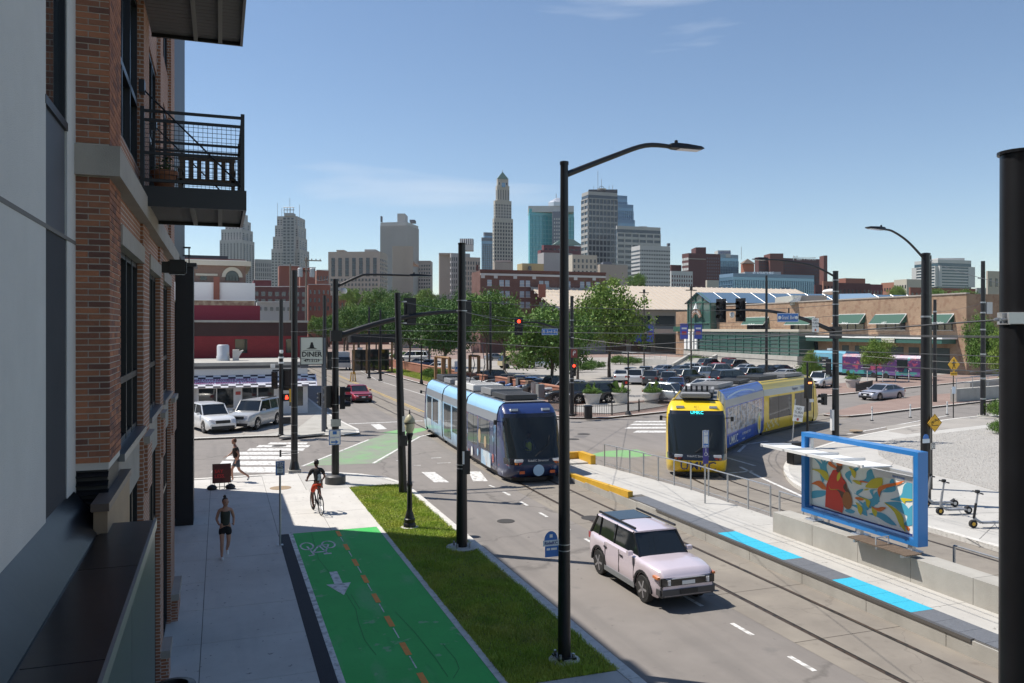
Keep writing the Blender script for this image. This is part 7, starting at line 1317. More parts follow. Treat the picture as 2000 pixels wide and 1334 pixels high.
# green framed glass front
GF = MATS['market_green']; x0, x1 = mx(1592), mx(1330) if False else LM; zg0, zg1 = zm(691, 1500), zm(648, 1500)
gb = mbx(x0, x1 + 8, zg0, zg1, .2, 3.2, 'glazed_front', mat('green_tint_glass', (.06, .12, .11), .12, spec=.8))
n = 14
for k in range(n + 1): x = x0 + (x1 + 8 - x0) * k / n; mbx(x - .1, x + .1, zg0, zg1, 3.2, 3.35, 'glazing_bar', GF, gb)
for k in range(7): z = zg0 + (zg1 - zg0) * k / 6; mbx(x0, x1 + 8, z - .06, z + .06, 3.2, 3.32, 'glazing_bar', GF, gb)
mbx(x0 - .2, x1 + 8, zg1, zg1 + .5, .0, 3.5, 'glazed_front_roof', CREAM); mbx(x0, x1 + 8, .0, zg0, 0, 3.6, 'glazed_front_base', CONC2)
# entrance gable with blue glass roof running back
g0, g1 = mx(1400), mx(1356); gm = (g0 + g1) / 2; ze, zp = zm(591, 1378), zm(572, 1378); P_ = lambda x, o, z: (*(PR + dl * x + nm_ * o), z)
MB().add([P_(g0, 1.5, 0), P_(g1, 1.5, 0), P_(g1, 1.5, ze), P_(gm, 1.5, zp), P_(g0, 1.5, ze), P_(g0, -2, 0), P_(g1, -2, 0), P_(g1, -2, ze), P_(gm, -2, zp), P_(g0, -2, ze)], [(0, 4, 3, 2, 1), (0, 5, 9, 4), (1, 2, 7, 6)]).build('gable_wall', MATS['green_tint_glass'], t)
for a, c in (((g0, ze), (gm, zp)), ((gm, zp), (g1, ze)), ((g0, .2), (g0, ze)), ((g1, .2), (g1, ze)), ((g0 * .66 + g1 * .34, .2), (g0 * .66 + g1 * .34, ze + (zp - ze) * .6)), ((g0 * .34 + g1 * .66, .2), (g0 * .34 + g1 * .66, ze + (zp - ze) * .6)), ((g0, ze), (g1, ze)), ((g0, ze - 4.5), (g1, ze - 4.5)), ((g0, ze - 8), (g1, ze - 8))): MB().tube([P_(a[0], 1.56, a[1]), P_(c[0], 1.56, c[1])], .2, 5).build('gable_frame', GF, t)
BG = mat('blue_roof_glass', (.10, .16, .23), .25, spec=.6); MB().add([P_(g0 - .8, 2.2, ze - .2), P_(gm, 2.2, zp + .1), P_(gm, -75, zp + .1), P_(g0 - .8, -75, ze - .2)], [(0, 1, 2, 3)]).build('glass_roof', BG, t); MB().add([P_(g1 + .8, 2.2, ze - .2), P_(gm, 2.2, zp + .1), P_(gm, -75, zp + .1), P_(g1 + .8, -75, ze - .2)], [(0, 3, 2, 1)]).build('glass_roof', BG, t)
MB().prism([tuple(PR + dl * x + nm_ * o) for x, o in ((g0, -2), (g0, -75), (g1, -75), (g1, -2))], 0, ze - .3).build('atrium_wall', mat('atrium_grey', (.2, .25, .24), .5), t)
for k in range(16): o = -2 - k * 4.7; MB().tube([P_(g0 - .8, o, ze - .12), P_(gm, o, zp + .16)], .05, 4).build('roof_rib', ALU, t)
# arched market sign
sc_ = zm(617, 1377); rr_ = 1.9; arc = MB(); cc = gm
for k in range(12):
    q0, q1 = R(20 + 140 * k / 12), R(20 + 140 * (k + 1) / 12); arc.plate([P_(cc - m * math.cos(q), 2.2, sc_ - 1 + m * math.sin(q)) for m, q in ((rr_ * .75, q0), (rr_ * 1.35, q0), (rr_ * 1.35, q1), (rr_ * .75, q1))], nm_.to_3d(), .15)
ao = arc.build('market_sign', mat('sign_brown', (.2, .12, .08), .5), t); L_ = 'CITYMARKET'
for k, ch in enumerate(L_):
    q = R(152 - 124 * k / 9); e = P_(cc + rr_ * 1.05 * math.cos(q) * 1, 2.38, sc_ - 1 + rr_ * 1.05 * math.sin(q)); ry = math.atan2(-dl.y, -dl.x); o_ = text(ch, .75, WHITE, ao, P_(cc - rr_ * 1.05 * math.cos(q), 2.4, sc_ - 1 + rr_ * 1.05 * math.sin(q)), (0, 0, 0)); o_.rotation_euler = (Euler((R(90), 0, ry)).to_matrix() @ Euler((0, 0, q - R(90))).to_matrix()).to_euler()
MB().tube([P_(cc, 2.3, sc_ + 1.5), P_(cc, 2.3, sc_ + 2.8)], [.6, .05], 6).build('sign_spire', WHITE, ao)
for u0, u1 in ((1366, 1370), (1373, 1377), (1380, 1384), (1387, 1391)): MB().prism([tuple(PR + dl * x + nm_ * o) for x, o in ((mx(u1), 3.5), (mx(u0), 3.5), (mx(u0), 3.8), (mx(u1), 3.8))], 2, 5.8).build('door_frame', WHITE, t)
mbx(mx(1336) if False else g1 + .3, g1 + 9, 0, ZT - .8, -12, 0, 'wall', TB); a_ = mbx(g1 + 2.5, g1 + 8, ZC + .7, ZC + 1.9, .0, 1.2, 'awning', AG)
ubox(t, 1548, 1615, 577, 596, 150, 10, mat('roof_plant', (.42, .42, .38), .6), 'rooftop_unit'); MB().add([(*D(1540, 149), ZD(590, 149)), (*D(1562, 149), ZD(590, 149)), (*D(1566, 149), ZD(577, 149)), (*D(1540, 158), ZD(590, 149)), (*D(1562, 158), ZD(590, 149)), (*D(1566, 158), ZD(577, 149))], [(0, 1, 2), (0, 2, 5, 3), (3, 5, 4)]).build('rooftop_hood', WHITE, t); MB().lathe([(.1, 0), (1.2, .2), (1.5, .6), (1.2, .9), (.3, 1.1)], 14, (*D(1622, 150), ZD(576, 150))).build('dish', WHITE, t)
settle(t, (98, 100, 0))
# long hall with beige roof
t = thing('market_shed', 'long grey concrete hall with broad beige metal roof', 'building'); RB = mat('beige_metal_roof', (.56, .48, .39), .55, var=.04, vs=.3)
xa, xb, ye, yr, yk = XU(1114, 190), XU(1640, 190), 190, 208, 226; ze, zr = ZV(601, xa, ye), ZV(556, XU(1090, yr), yr); xg = XU(1088, yr); xh = XU(1552, yr)
MB().add([(xg - 9, ye - 2, ze - .3), (xb, ye - 2, ze - .3), (xh, yr, zr), (xg - 9, yr, zr), (xg - 9, yk, ze), (xb, yk, ze)], [(0, 1, 2, 3), (3, 2, 5, 4), (1, 5, 2)]).build('roof', RB, t)
for k in range(70):
    x = xg - 8.5 + k * 1.75
    if x < xh: MB().add([(x - .05, ye - 2, ze - .25), (x + .05, ye - 2, ze - .25), (x + .05, yr, zr + .05), (x - .05, yr, zr + .05), (x, ye - 2, ze - .08), (x, yr, zr + .22)], [(0, 4, 5, 3), (4, 1, 2, 5), (0, 1, 4)]).build('roof_seam', RB, t)
for k in range(7): z0 = k / 7; MB().box(xg - 9, xg + .2, ye - 2 + 18 * z0 + .4, ye - 2 + 18 * z0 + 1.2, ze + (zr - ze) * z0 - .9, ze + (zr - ze) * z0 - .35).build('rafter', CONC2, t)
CG = bmat('hall_concrete', (.30, .28, .25)); MB().box(xg, xb, ye, yk, 0, ze - .5).build('wall', CG, t); MB().add([(xg, ye, ze - .5), (xg, yr, zr - .6), (xg, yk, ze - .5)], [(0, 1, 2)]).build('gable_wall', CG, t)
for k in range(13):
    x = xg + 6 + k * 7.2; MB().box(x, x + 5.8, ye - .05, ye + .3, ze - 4.6, ze - 1.9).build('opening', GLASS, t); MB().box(x, x + 5.8, ye - .05, ye + .3, .5, ze - 6.5).build('opening', GLASS, t)
MB().box(xg + 10, xb, ye - 8, ye, ze - 6.4, ze - 5.4).build('lower_roof', CREAM, t); settle(t, (xg, ye, 0))
t = thing('market_wing', 'low blue metal roofed shed behind the market wall', 'building'); MB().add([(*D(1640, 170), ZD(588, 170)), (*D(1722, 150), ZD(588, 150)), (*D(1700, 170), ZD(573, 170)), (*D(1640, 185), ZD(574, 185))], [(0, 1, 2, 3)]).build('roof', mat('blue_metal_roof', (.22, .32, .42), .4, .3), t); ubox(t, 1640, 1722, 588, 640, 170, 8, GREY, 'wall'); settle(t, (*D(1680, 165), 0))
# ================================================================== TREES AND PLANTS
BARK = layer(mat('bark', (.11, .085, .065), .95, var=.25, vs=4, bump=.6, bs=20), 3, .5, .7, (.18, .15, .12), .5, (1, 1, .2))
LEAF = [leafmat('leaf_deep', (.06, .135, .028), (.10, .19, .04), (.035, .085, .018), .5), leafmat('leaf_mid', (.10, .19, .035), (.15, .24, .05), (.055, .12, .024), .5), leafmat('leaf_pale', (.15, .24, .045), (.21, .28, .05), (.085, .16, .03), .7)]
def leaf_mesh(name, seed, n_clump, per, squash, size, m, bottom=-.55):
    rg = np.random.default_rng(seed); cs = []
    while len(cs) < n_clump:
        p = rg.normal(size=3); p /= np.linalg.norm(p); r = rg.uniform(.35, 1.0) ** .55
        wob = 1 + .22 * math.sin(3 * math.atan2(p[1], p[0]) + seed) + .14 * math.sin(5 * math.atan2(p[1], p[0]) + 2 * seed + 3 * p[2]); q = p * r * wob
        if q[2] > bottom: cs.append(q)
    cs = np.array(cs); n = n_clump * per
    c = np.repeat(cs, per, 0); off = rg.normal(size=(n, 3)) * rg.uniform(.09, .17, n_clump).repeat(per)[:, None]; c = (c + off) * np.array([1, 1, squash])
    a = rg.normal(size=(n, 3)); a /= np.linalg.norm(a, axis=1)[:, None]; b = np.cross(a, rg.normal(size=(n, 3))); b /= np.linalg.norm(b, axis=1)[:, None]
    s = size * rg.uniform(.6, 1.4, n)[:, None]; v = np.stack([c - a * s, c - b * s * .55, c + a * s, c + b * s * .55], 1).reshape(-1, 3)
    me = bpy.data.meshes.new(name); me.from_pydata(v.tolist(), [], np.arange(4 * n).reshape(-1, 4).tolist()); me.materials.append(m); return me
CROWN = [leaf_mesh('crown', 11 + i, 135, 92, .8, .038, LEAF[i % 3]) for i in range(6)]
def trunk_mesh(seed, forks=5):
    rg = random.Random(seed); b = MB(); b.tube([(0, 0, -.02), (.01, .0, .35), (-.02, .02, .7), (0, 0, 1.0)], [.055, .04, .036, .03], 8)
    for k in range(forks):
        q = 6.28 * k / forks + rg.uniform(-.4, .4); L = rg.uniform(.5, .9); z = rg.uniform(.72, 1.0)
        m = (math.cos(q) * L * .45, math.sin(q) * L * .45, z + .3); e = (math.cos(q + .2) * L, math.sin(q + .2) * L, z + .75)
        b.tube([(0, 0, z), m, e], [.026, .016, .006], 6); b.tube([m, (m[0] * 1.3 + .1, m[1] * 1.3 - .12, m[2] + .4)], [.012, .004], 5)
    return b.mesh('trunk', BARK, 50)
TRUNK = [trunk_mesh(3 + i) for i in range(3)]
def tree(u, d, vtop, wpx, label, k=0, grp=None, tall=.8, zb=.1, name='tree', hc=None):
    """tree at column u and distance d, top at row vtop, crown wpx columns wide"""
    x, y = D(u, d); r = wpx * .9 * d / 1600 / 2; ztop = ZD(vtop, d); cr = CROWN[k % 6]; h = hc or min(r * 2 * .92, (ztop - zb) * .8); zc = ztop - h * .5
    t = thing(name, label, 'tree', (x, y, zb), random.uniform(0, 6.28), grp); c = inst(cr, 'crown', t, (0, 0, zc - zb), (0, 0, 0), (r, r, h * .5 / .8)); th = max(.5, (zc - zb + h * .3) / 1.75)
    inst(TRUNK[k % 3], 'trunk', t, (0, 0, 0), (0, 0, 0), (max(1.6, th * .9) if r < 3 else r * 1.1, max(1.6, th * .9) if r < 3 else r * 1.1, th)); return t
GT = 'street trees behind the junction'
for i, a in enumerate(((1078, 80, 603, 165, 'broad street tree with bare leaning trunk beside the cabinets', 1), (1190, 108, 566, 150, 'large bright green tree in front of the market hall', 2), (1128, 100, 622, 70, 'smaller tree tucked left of the large bright one', 0), (952, 104, 571, 110, 'dense tree in front of the brown brick flats', 1), (905, 118, 578, 100, 'dark tree just left of the thick black pole', 0), (868, 96, 603, 120, 'spreading dark tree behind the hedge by the blue tram', 0), (985, 112, 600, 90, 'leafy tree right of the brick flats corner', 1), (838, 135, 588, 95, 'rounded tree in the middle of the tree belt', 1), (800, 128, 606, 90, 'deep green tree above the far bus shelter', 0), (772, 148, 590, 80, 'tall tree in the belt left of the leaning pole', 1), (735, 140, 600, 80, 'dark tree behind the mast arm', 0), (700, 150, 598, 70, 'tree behind the signal mast street light', 1), (672, 160, 606, 60, 'small tree on the left of the belt', 0), (640, 130, 618, 55, 'tree just right of the diner sign', 1), (616, 150, 622, 40, 'little tree behind the DINER sign pole', 2), (745, 250, 566, 70, 'distant tree in front of the courthouse', 1), (700, 255, 572, 60, 'distant pale tree left under the courthouse', 2), (678, 240, 566, 30, 'slim distant tree beside the courthouse corner', 2), (785, 240, 574, 60, 'distant dark tree right of the courthouse', 0), (832, 230, 570, 50, 'yellowish distant tree above the tree belt', 2), (862, 220, 582, 50, 'distant tree right of the yellowish one', 0), (1244, 280, 536, 40, 'tree rising behind the white office slab roofline', 1), (1196, 270, 544, 26, 'low round tree at the end of the brown flats roof', 2), (1752, 230, 562, 36, 'feathery tree above the market roof at right', 2), (1830, 220, 566, 50, 'low tree behind the twin poles', 1), (1880, 225, 567, 50, 'round tree above the market wall at far right', 1))):
    tree(*a[:5], a[5], GT)
tree(1712, 99, 669, 62, 'young yellow-green tree in front of the purple food trailer', 2, None, .9)
tree(1918, 92, 622, 62, 'tall bushy green tree beside the market end wall', 1, None, 1.6, hc=6.2); tree(1962, 88, 650, 60, 'pale leafy shrub-like tree right of the bushy one', 2, None, 1.3, hc=5)
tree(1585, 96, 690, 34, 'small sapling in the planter bed near the blue trailer', 2, None, 1.3, hc=2.8)
BUSH = leaf_mesh('bush', 40, 90, 40, .7, .055, LEAF[1], -.3)
def bush(x, y, rx, ry, h, label, z=.12, rz=0, m=None):
    t = thing('bush', label, 'bush', (x, y, z), rz); h *= 1.3; inst(BUSH, 'foliage', t, (0, 0, h * .45), (0, 0, 0), (rx, ry, h * .85)); MB().tube([(0, 0, 0), (0, 0, h * .5)], .05, 6).build('stem', BARK, t); return t
for u, v, rx, ry, h, lab in ((872, 741, 2.6, 1.0, 1.0, 'clipped green hedge beside the far pavement'), (845, 737, 1.6, .9, .9, 'smaller hedge left of the clipped one'), (1128, 727, 2.8, 1.2, 1.2, 'low round bush under the large bright tree'), (1105, 715, 2.4, 1.2, 1.3, 'dark bush behind the low round one'), (1160, 722, 2, 1, 1.1, 'bush right of the leaning trunk'), (1212, 712, 2.2, 1.1, 1.2, 'round bush left of the market steps'), (1236, 713, 1.8, 1.1, 1.1, 'round bush nearest the market steps'), (1364, 715, 2.4, 1.2, 1.4, 'round bush right of the market steps'), (1588, 742, 2.4, 1.2, 1.6, 'loose shrub beneath the sapling'), (790, 700, 3, 1, 1, 'hedge by the far bus shelter'), (740, 697, 3, 1, .9, 'hedge left of the far bus shelter'), (1955, 815, 1.0, .8, .9, 'weed clump at the back of the gravel')):
    x, y = G(u, v, .12); bush(x, y, rx, ry, h, lab)
x, y = G(1957, 848, .15); bush(x, y, .7, .6, .6, 'small green weed on the gravel beside the black pole', .15)
blades('lawn', 'strip of grass in front of the far brick wall', 9000, lambda r: (lambda t_, s_: (23.6 + s_ * 3.2, 88 + t_ * 40, .12))(r.uniform(), r.uniform()), .15, .03, GRASS)
struct(MB().sheet([(23.6, 88), (26.9, 88), (26.9, 128), (23.6, 128)], .131).build('lawn_soil', SOIL))

# ================================================================== WALLS, FENCES, STREET THINGS
WB = brickmat('wall_brick', (.36, .12, .065), (.30, .10, .055), (.40, .28, .22), .22, .075)
def lowwall(label, P_, h=1.15, th=.4):
    t = thing('brick_wall', label, 'wall', (*P_[0], .12)); o = Vector(P_[0])
    for a, b in zip(P_, P_[1:]):
        a, b = Vector(a) - o, Vector(b) - o; d = (b - a).normalized(); n = Vector((-d.y, d.x)) * th / 2; MB().prism([tuple(v) for v in (a - n, b - n, b + n, a + n)], 0, h).build('wall_run', WB, t); n *= 1.25; MB().prism([tuple(v) for v in (a - n, b - n, b + n, a + n)], h, h + .1).build('coping', mat('brick_coping', (.42, .2, .13), .8), t)
lowwall('low red brick wall behind the cabinets at the car park edge', [(28.6, 64.4), (28.2, 84)]); lowwall('low red brick wall end return by the navy suv', [(28.9, 64.2), (31.0, 64.6)]); lowwall('far red brick wall in front of the white van', [(27.6, 86), (27.0, 140)])
for u, d, w, h, m, lab in ((998, 84, .55, 1.5, mat('cabinet_brown', (.16, .12, .10), .5), 'brown utility cabinet, leftmost of five'), (1016, 82, .75, 1.45, mat('cabinet_grey', (.13, .14, .15), .5), 'dark grey double utility cabinet, second from left'), (1034, 79, .6, 1.4, mat('cabinet_tan', (.30, .20, .14), .5), 'tan utility cabinet in the middle of the row'), (1044, 77, .5, 1.35, mat('cabinet_pale', (.38, .36, .33), .5), 'pale grey utility cabinet, fourth from left'), (1055, 74, .6, 1.35, mat('cabinet_steel', (.2, .22, .22), .4), 'steel grey utility cabinet nearest the tree')):
    x, y = D(u, d); t = thing('utility_cabinet', lab, 'cabinet', (x, y, .12)); MB().box(-w / 2, w / 2, -.35, .35, .08, h).build('body', m, t, bevel=.02); MB().box(-w / 2 - .05, w / 2 + .05, -.4, .4, 0, .08).build('base', CONC, t); MB().box(-w * .35, w * .35, -.365, -.35, .2, h - .15).build('door', BLACK2 if u < 1020 else m, t); MB().box(w * .2, w * .25, -.385, -.36, h * .5, h * .62).build('handle', STEEL, t)
def planter(u, v, lab, plant):
    x, y = G(u, v, .12); t = thing('planter', lab, 'planter', (x, y, .12)); MB().lathe([(.55, 0), (.72, .75), (.8, .78), (.8, .9), (.68, .9), (.66, .8)], 20).build('tub', CONC, t, smooth=40); MB().lathe([(.66, .82), (.1, .86)], 16).build('soil', SOIL, t)
    inst(BUSH, 'foliage', t, (0, 0, 1.05), (0, 0, random.uniform(0, 6)), (.75, .75, .45)); b = MB(); rg = random.Random(u)
    for k in range(12 if plant else 5):
        q = rg.uniform(0, 6.28); L = rg.uniform(.4, .9); b.add([(.03 * math.cos(q + 1.6), .03 * math.sin(q + 1.6), .9), (-.03 * math.cos(q + 1.6), -.03 * math.sin(q + 1.6), .9), (L * .5 * math.cos(q), L * .5 * math.sin(q), 1.1 + L), (L * .9 * math.cos(q), L * .9 * math.sin(q), 1.0 + L * .8)], [(0, 1, 2), (1, 3, 2)])
    b.build('frond', LEAF[2], t)
planter(1157, 789, 'round concrete planter with flowers, leftmost of three', 0); planter(1212, 787, 'round concrete planter with tall fronds, middle of three', 1); planter(1272, 787, 'round concrete planter in front of the silver grey suv', 0); planter(1665, 757, 'concrete planter with white flowers near the food trailers', 0)
x, y = G(1149, 817, .12); t = thing('litter_bin', 'round black litter bin at the car park corner', 'bin', (x, y, .12)); MB().lathe([(.26, 0), (.3, .1), (.3, .8), (.33, .82), (.33, .9), (.2, .95)], 18).build('body', BLACK, t, smooth=40)
x, y = G(1553, 912); t = thing('litter_bin', 'square black litter bin behind the shelter roof', 'bin', (x, y, .0 + .15)); MB().box(-.3, .3, -.25, .25, 0, .95).build('body', BLACK, t, bevel=.03); MB().box(-.33, .33, -.28, .28, .95, 1.02).build('lid', BLACK2, t)
def iron_fence(label, pts, h=.8):
    P_ = [Vector(G(u, v, .12)) for u, v in pts]; o = P_[0]; t = thing('iron_fence', label, 'fence', (*o, .12)); b = MB()
    for a, c in zip(P_, P_[1:]):
        a, c = a - o, c - o; L = (c - a).length; n = int(L / .13)
        for z in (.12, h - .1): MB().tube([(*a, z), (*c, z)], .025, 5).build('rail', BLACK, t)
        for k in range(n): p = a.lerp(c, k / n); b.box(p.x - .012, p.x + .012, p.y - .012, p.y + .012, 0, h)
        MB().tube([(*a, 0), (*a, h + .15)], .05, 6).build('post', BLACK, t)
    b.build('picket', BLACK, t, kind='stuff')
iron_fence('low black iron fence round the car park corner bed', [(1072, 800), (1125, 812), (1195, 811), (1248, 804), (1305, 795)]); iron_fence('short black iron fence behind the silver hatchback', [(1672, 765), (1705, 757)])
MB().sheet([G(u, v, .13) for u, v in ((1080, 802), (1190, 808), (1245, 802), (1300, 793), (1270, 786), (1150, 788))], .135).build('planting_bed', GRAVEL, bpy.data.objects['market_sidewalk'])
# market steps and forecourt wall
t = thing('market_steps', 'pale concrete steps with side walls up to the market doors', 'steps'); c0 = Vector(D(1318, 138)); ex_ = Vector((.25, -.97)).normalized(); ez_ = Vector((.97, .25))
for k in range(8): a = c0 + ez_ * (k * .45); q = [a, a + ex_ * 5.2, a + ex_ * 5.2 + ez_ * .5, a + ez_ * .5]; MB().prism([tuple(v) for v in q], 0, .2 + k * .19).build('step', CONCW, t)
for s in (-.6, 5.2): a = c0 + ex_ * s; MB().add([(*(a + ez_ * -.3), 0), (*(a + ex_ * .6 + ez_ * -.3), 0), (*(a + ex_ * .6 + ez_ * 4), 0), (*(a + ez_ * 4), 0), (*(a + ez_ * -.3), .6), (*(a + ex_ * .6 + ez_ * -.3), .6), (*(a + ex_ * .6 + ez_ * 4), 2.3), (*(a + ez_ * 4), 2.3)], [(4, 5, 6, 7), (0, 1, 5, 4), (1, 2, 6, 5), (2, 3, 7, 6), (3, 0, 4, 7)]).build('side_wall', CONC2, t)
settle(t, (c0.x, c0.y, .12))
t = thing('terrace_wall', 'low terrace wall with railing in front of the market doors', 'wall'); a, b = Vector(D(1215, 150)), Vector(D(1302, 140)); n = Vector((b - a).normalized()); MB().prism([tuple(a), tuple(b), tuple(b + Vector((.3, .5))), tuple(a + Vector((.3, .5)))], 0, 1.2).build('wall_run', CONCW, t)
for z in (1.7, 2.2): MB().tube([(*a, z), (*b, z)], .04, 5).build('rail', STEEL, t)
for k in range(9): p = a.lerp(b, k / 8); MB().tube([(*p, 1.2), (*p, 2.2)], .03, 5).build('post', STEEL, t)
settle(t, (a.x, a.y, .12))
# ramp wall on the right
t = thing('ramp_wall', 'pale concrete ramp wall with handrail at the right edge', 'wall'); a, b = Vector(G(1868, 785, .13)), Vector(G(2040, 770, .13)); MB().prism([tuple(v) for v in (a, b, b + Vector((-.2, .45)), a + Vector((-.2, .45)))], 0, 1.25).build('wall_run', CONC2, t); a2, b2 = a + Vector((5, 3)), b + Vector((5, 5)); MB().prism([tuple(v) for v in (a2, b2, b2 + Vector((-.2, .45)), a2 + Vector((-.2, .45)))], 0, 1.6).build('wall_run', CONC2, t)
for z in (1.75, 2.2): MB().tube([(*a, z), (*b, z)], .035, 5).build('rail', STEEL, t); MB().tube([(*a2, z + .3), (*b2, z + .3)], .035, 5).build('rail', STEEL, t)
for k in range(7): p = a.lerp(b, k / 6); MB().tube([(*p, 1.25), (*p, 2.2)], .03, 5).build('post', STEEL, t)
settle(t, (a.x, a.y, .13))
# food trailers
PURP = layer(layer(layer(mat('trailer_purple', (.075, .03, .12), .4, var=.1), .9, .55, .6, (.38, .07, .11), .8, seed=3), 1.1, .6, .64, (.04, .30, .32), .9, seed=6), 1.6, .64, .67, (.4, .22, .36), .8, seed=11)
def trailer(label, u0, d0, u1, d1, h, m, openings, skirt=None, name='food_trailer'):
    a, b = Vector(D(u0, d0)), Vector(D(u1, d1)); e = b - a; L = e.length; t = thing(name, label, 'food trailer', (a.x, a.y, .13), math.atan2(e.y, e.x)); b_ = MB(); prof = [(0, .45), (0, h - .35), (.25, h), (2.1, h), (2.35, h - .35), (2.35, .45)]
    b_.add([(x, y, z) for x in (0, L) for y, z in prof], [(i, i + 1, i + 7, i + 6) for i in range(5)] + [(0, 6, 11, 5), tuple(range(6)), tuple(range(6, 12))[::-1]]); b_.build('body', m, t); MB().box(.2, L - .2, .1, 2.2, .25, .46).build('chassis', BLACK2, t)
    for k, x in enumerate((L * .42, L * .58)): MB().tube([(x, -.02, .36), (x, .2, .36)], .36, 16).build('wheel', RUBBER, t); MB().tube([(x, 2.2, .36), (x, 2.38, .36)], .36, 16).build('wheel', RUBBER, t)
    for x0, x1, z0, z1 in openings:
        w = MB().box(L * x0, L * x1, -.03, .02, z0, z1).build('serving_window', GLASS, t); MB().box(L * x0 - .05, L * x1 + .05, -.3, -.03, z0 - .06, z0).build('counter', ALU, w)
    if skirt: MB().box(.0, L, -.015, -.0, .45, .95).build('skirt_panel', skirt, t)
    MB().box(L * .3, L * .4, .8, 1.6, h, h + .3).build('roof_vent', ALU, t); return t
trailer('purple food trailer with bright graffiti print', 1645, 110, 1797, 101, 3.0, PURP, [(.72, .85, 1.55, 2.45), (.28, .38, 1.3, 2.2)], layer(mat('trailer_teal', (.05, .25, .25), .5), 1.2, .5, .55, (.16, .03, .24), .8, seed=5)); trailer('light blue food trailer behind the signal mast', 1588, 118, 1650, 111, 3.3, mat('trailer_blue', (.14, .36, .48), .45, var=.08), [(.2, .5, 1.5, 2.4)])
# posts
for u, v, lab in ((1703, 823, 'white delineator post by the tracks, leftmost of three'), (1778, 817, 'white delineator post by the tracks, middle of three'), (1850, 811, 'white delineator post by the tracks, rightmost of three'), (1694, 748, 'white post before the purple trailer, first from left'), (1724, 747, 'white post before the purple trailer, second from left'), (1749, 746, 'white post before the purple trailer, third from left'), (1775, 746, 'white post before the purple trailer, rightmost')):
    x, y = G(u, v, .1); h = 26 * 60 / 1600 if v > 800 else 24 * 95 / 1600; t = thing('delineator_post', lab, 'post', (x, y, .14 if v > 800 else .12), 0, 'white delineator posts'); MB().tube([(0, 0, 0), (0, 0, h)], .045, 10).build('tube', WHITE, t); MB().lathe([(.12, 0), (.12, .05), (.05, .06)], 12).build('foot', BLACK2, t); MB().lathe([(.048, h * .75), (.048, h * .85)], 10).build('reflector', mat('grey_reflector', (.4, .42, .44), .3), t)
for k, u in enumerate((684.5, 689.5, 694.5)):
    x, y = G(u, 745); t = thing('delineator_post', ('left', 'middle', 'right')[k] + ' one of three yellow posts in the far street', 'post', (x, y, 0), 0, 'yellow delineator posts'); MB().tube([(0, 0, 0), (.1 * (1 - k), 0, 1.15)], .07, 8).build('tube', YEL, t); MB().lathe([(.15, 0), (.15, .06)], 10).build('foot', BLACK2, t)
# far bus shelter and pergola
t = thing('bus_shelter', 'dark flat-roofed pavilion beside the far street', 'shelter'); a = D(686, 118); MB().box(a[0], a[0] + 6.4, a[1], a[1] + 3.5, 4.5, 5.7).build('roof', mat('pavilion_black', (.012, .013, .015), .6), t)
for k in range(4): MB().box(a[0] + .3 + k * 1.85, a[0] + .55 + k * 1.85, a[1] + .2, a[1] + .45, 0, 4.5).build('post', mat('timber_post', (.26, .15, .07), .8), t)
MB().box(a[0] + .5, a[0] + 6, a[1] + 2.6, a[1] + 2.7, .3, 3.4).build('back_glass', GLASS, t); settle(t, (a[0], a[1], .12))
t = thing('pergola', 'row of brown timber pergola posts behind the hedge', 'pergola'); a0 = Vector(D(851, 92))
for k, (u, d) in enumerate(((851, 92), (865, 90), (878, 88), (918, 96), (935, 94))): x, y = D(u, d); MB().box(x - .16, x + .16, y - .16, y + .16, 0, 3.4).build('post', MATS['timber_post'], t); MB().box(x - .24, x + .24, y - .24, y + .24, 0, .8).build('post_base', STONE, t)
for p, q in (((851, 92), (878, 88)), ((918, 96), (935, 94))): MB().tube([(*D(*p), 3.35), (*D(*q), 3.35)], .14, 4).build('beam', MATS['timber_post'], t)
settle(t, (a0.x, a0.y, .12))
for u, v, h, lab, m in ((703, 712, 1.9, 'pale notice sign on the far pavement', MATS['pale_sign']), (741, 722, 1.5, 'small white notice post by the far street', WHITE), (895, 752, 1.6, 'blue and white parking board at the car park entrance', MATS['pale_sign'])):
    x, y = G(u, v, .12); t = thing('notice_sign', lab, 'sign', (x, y, .12)); MB().tube([(0, 0, 0), (0, 0, h + .6)], .05, 6).build('post', BLACK, t); board(t, (0, -.07, h + .5), .9, 1.2, m, 'panel'); MB().box(-.35, .35, -.078, -.071, h + .2, h + .45).build('print', SIGNB, t)
for u, v in ((877, 760),):
    x, y = G(u, v, .12); t = thing('parking_meter', 'single parking meter on the far pavement', 'meter', (x, y, .12)); MB().tube([(0, 0, 0), (0, 0, 1.1)], .035, 6).build('post', STEEL, t); MB().lathe([(.08, 1.1), (.12, 1.2), (.12, 1.35), (.06, 1.45)], 10).build('head', BLACK2, t)
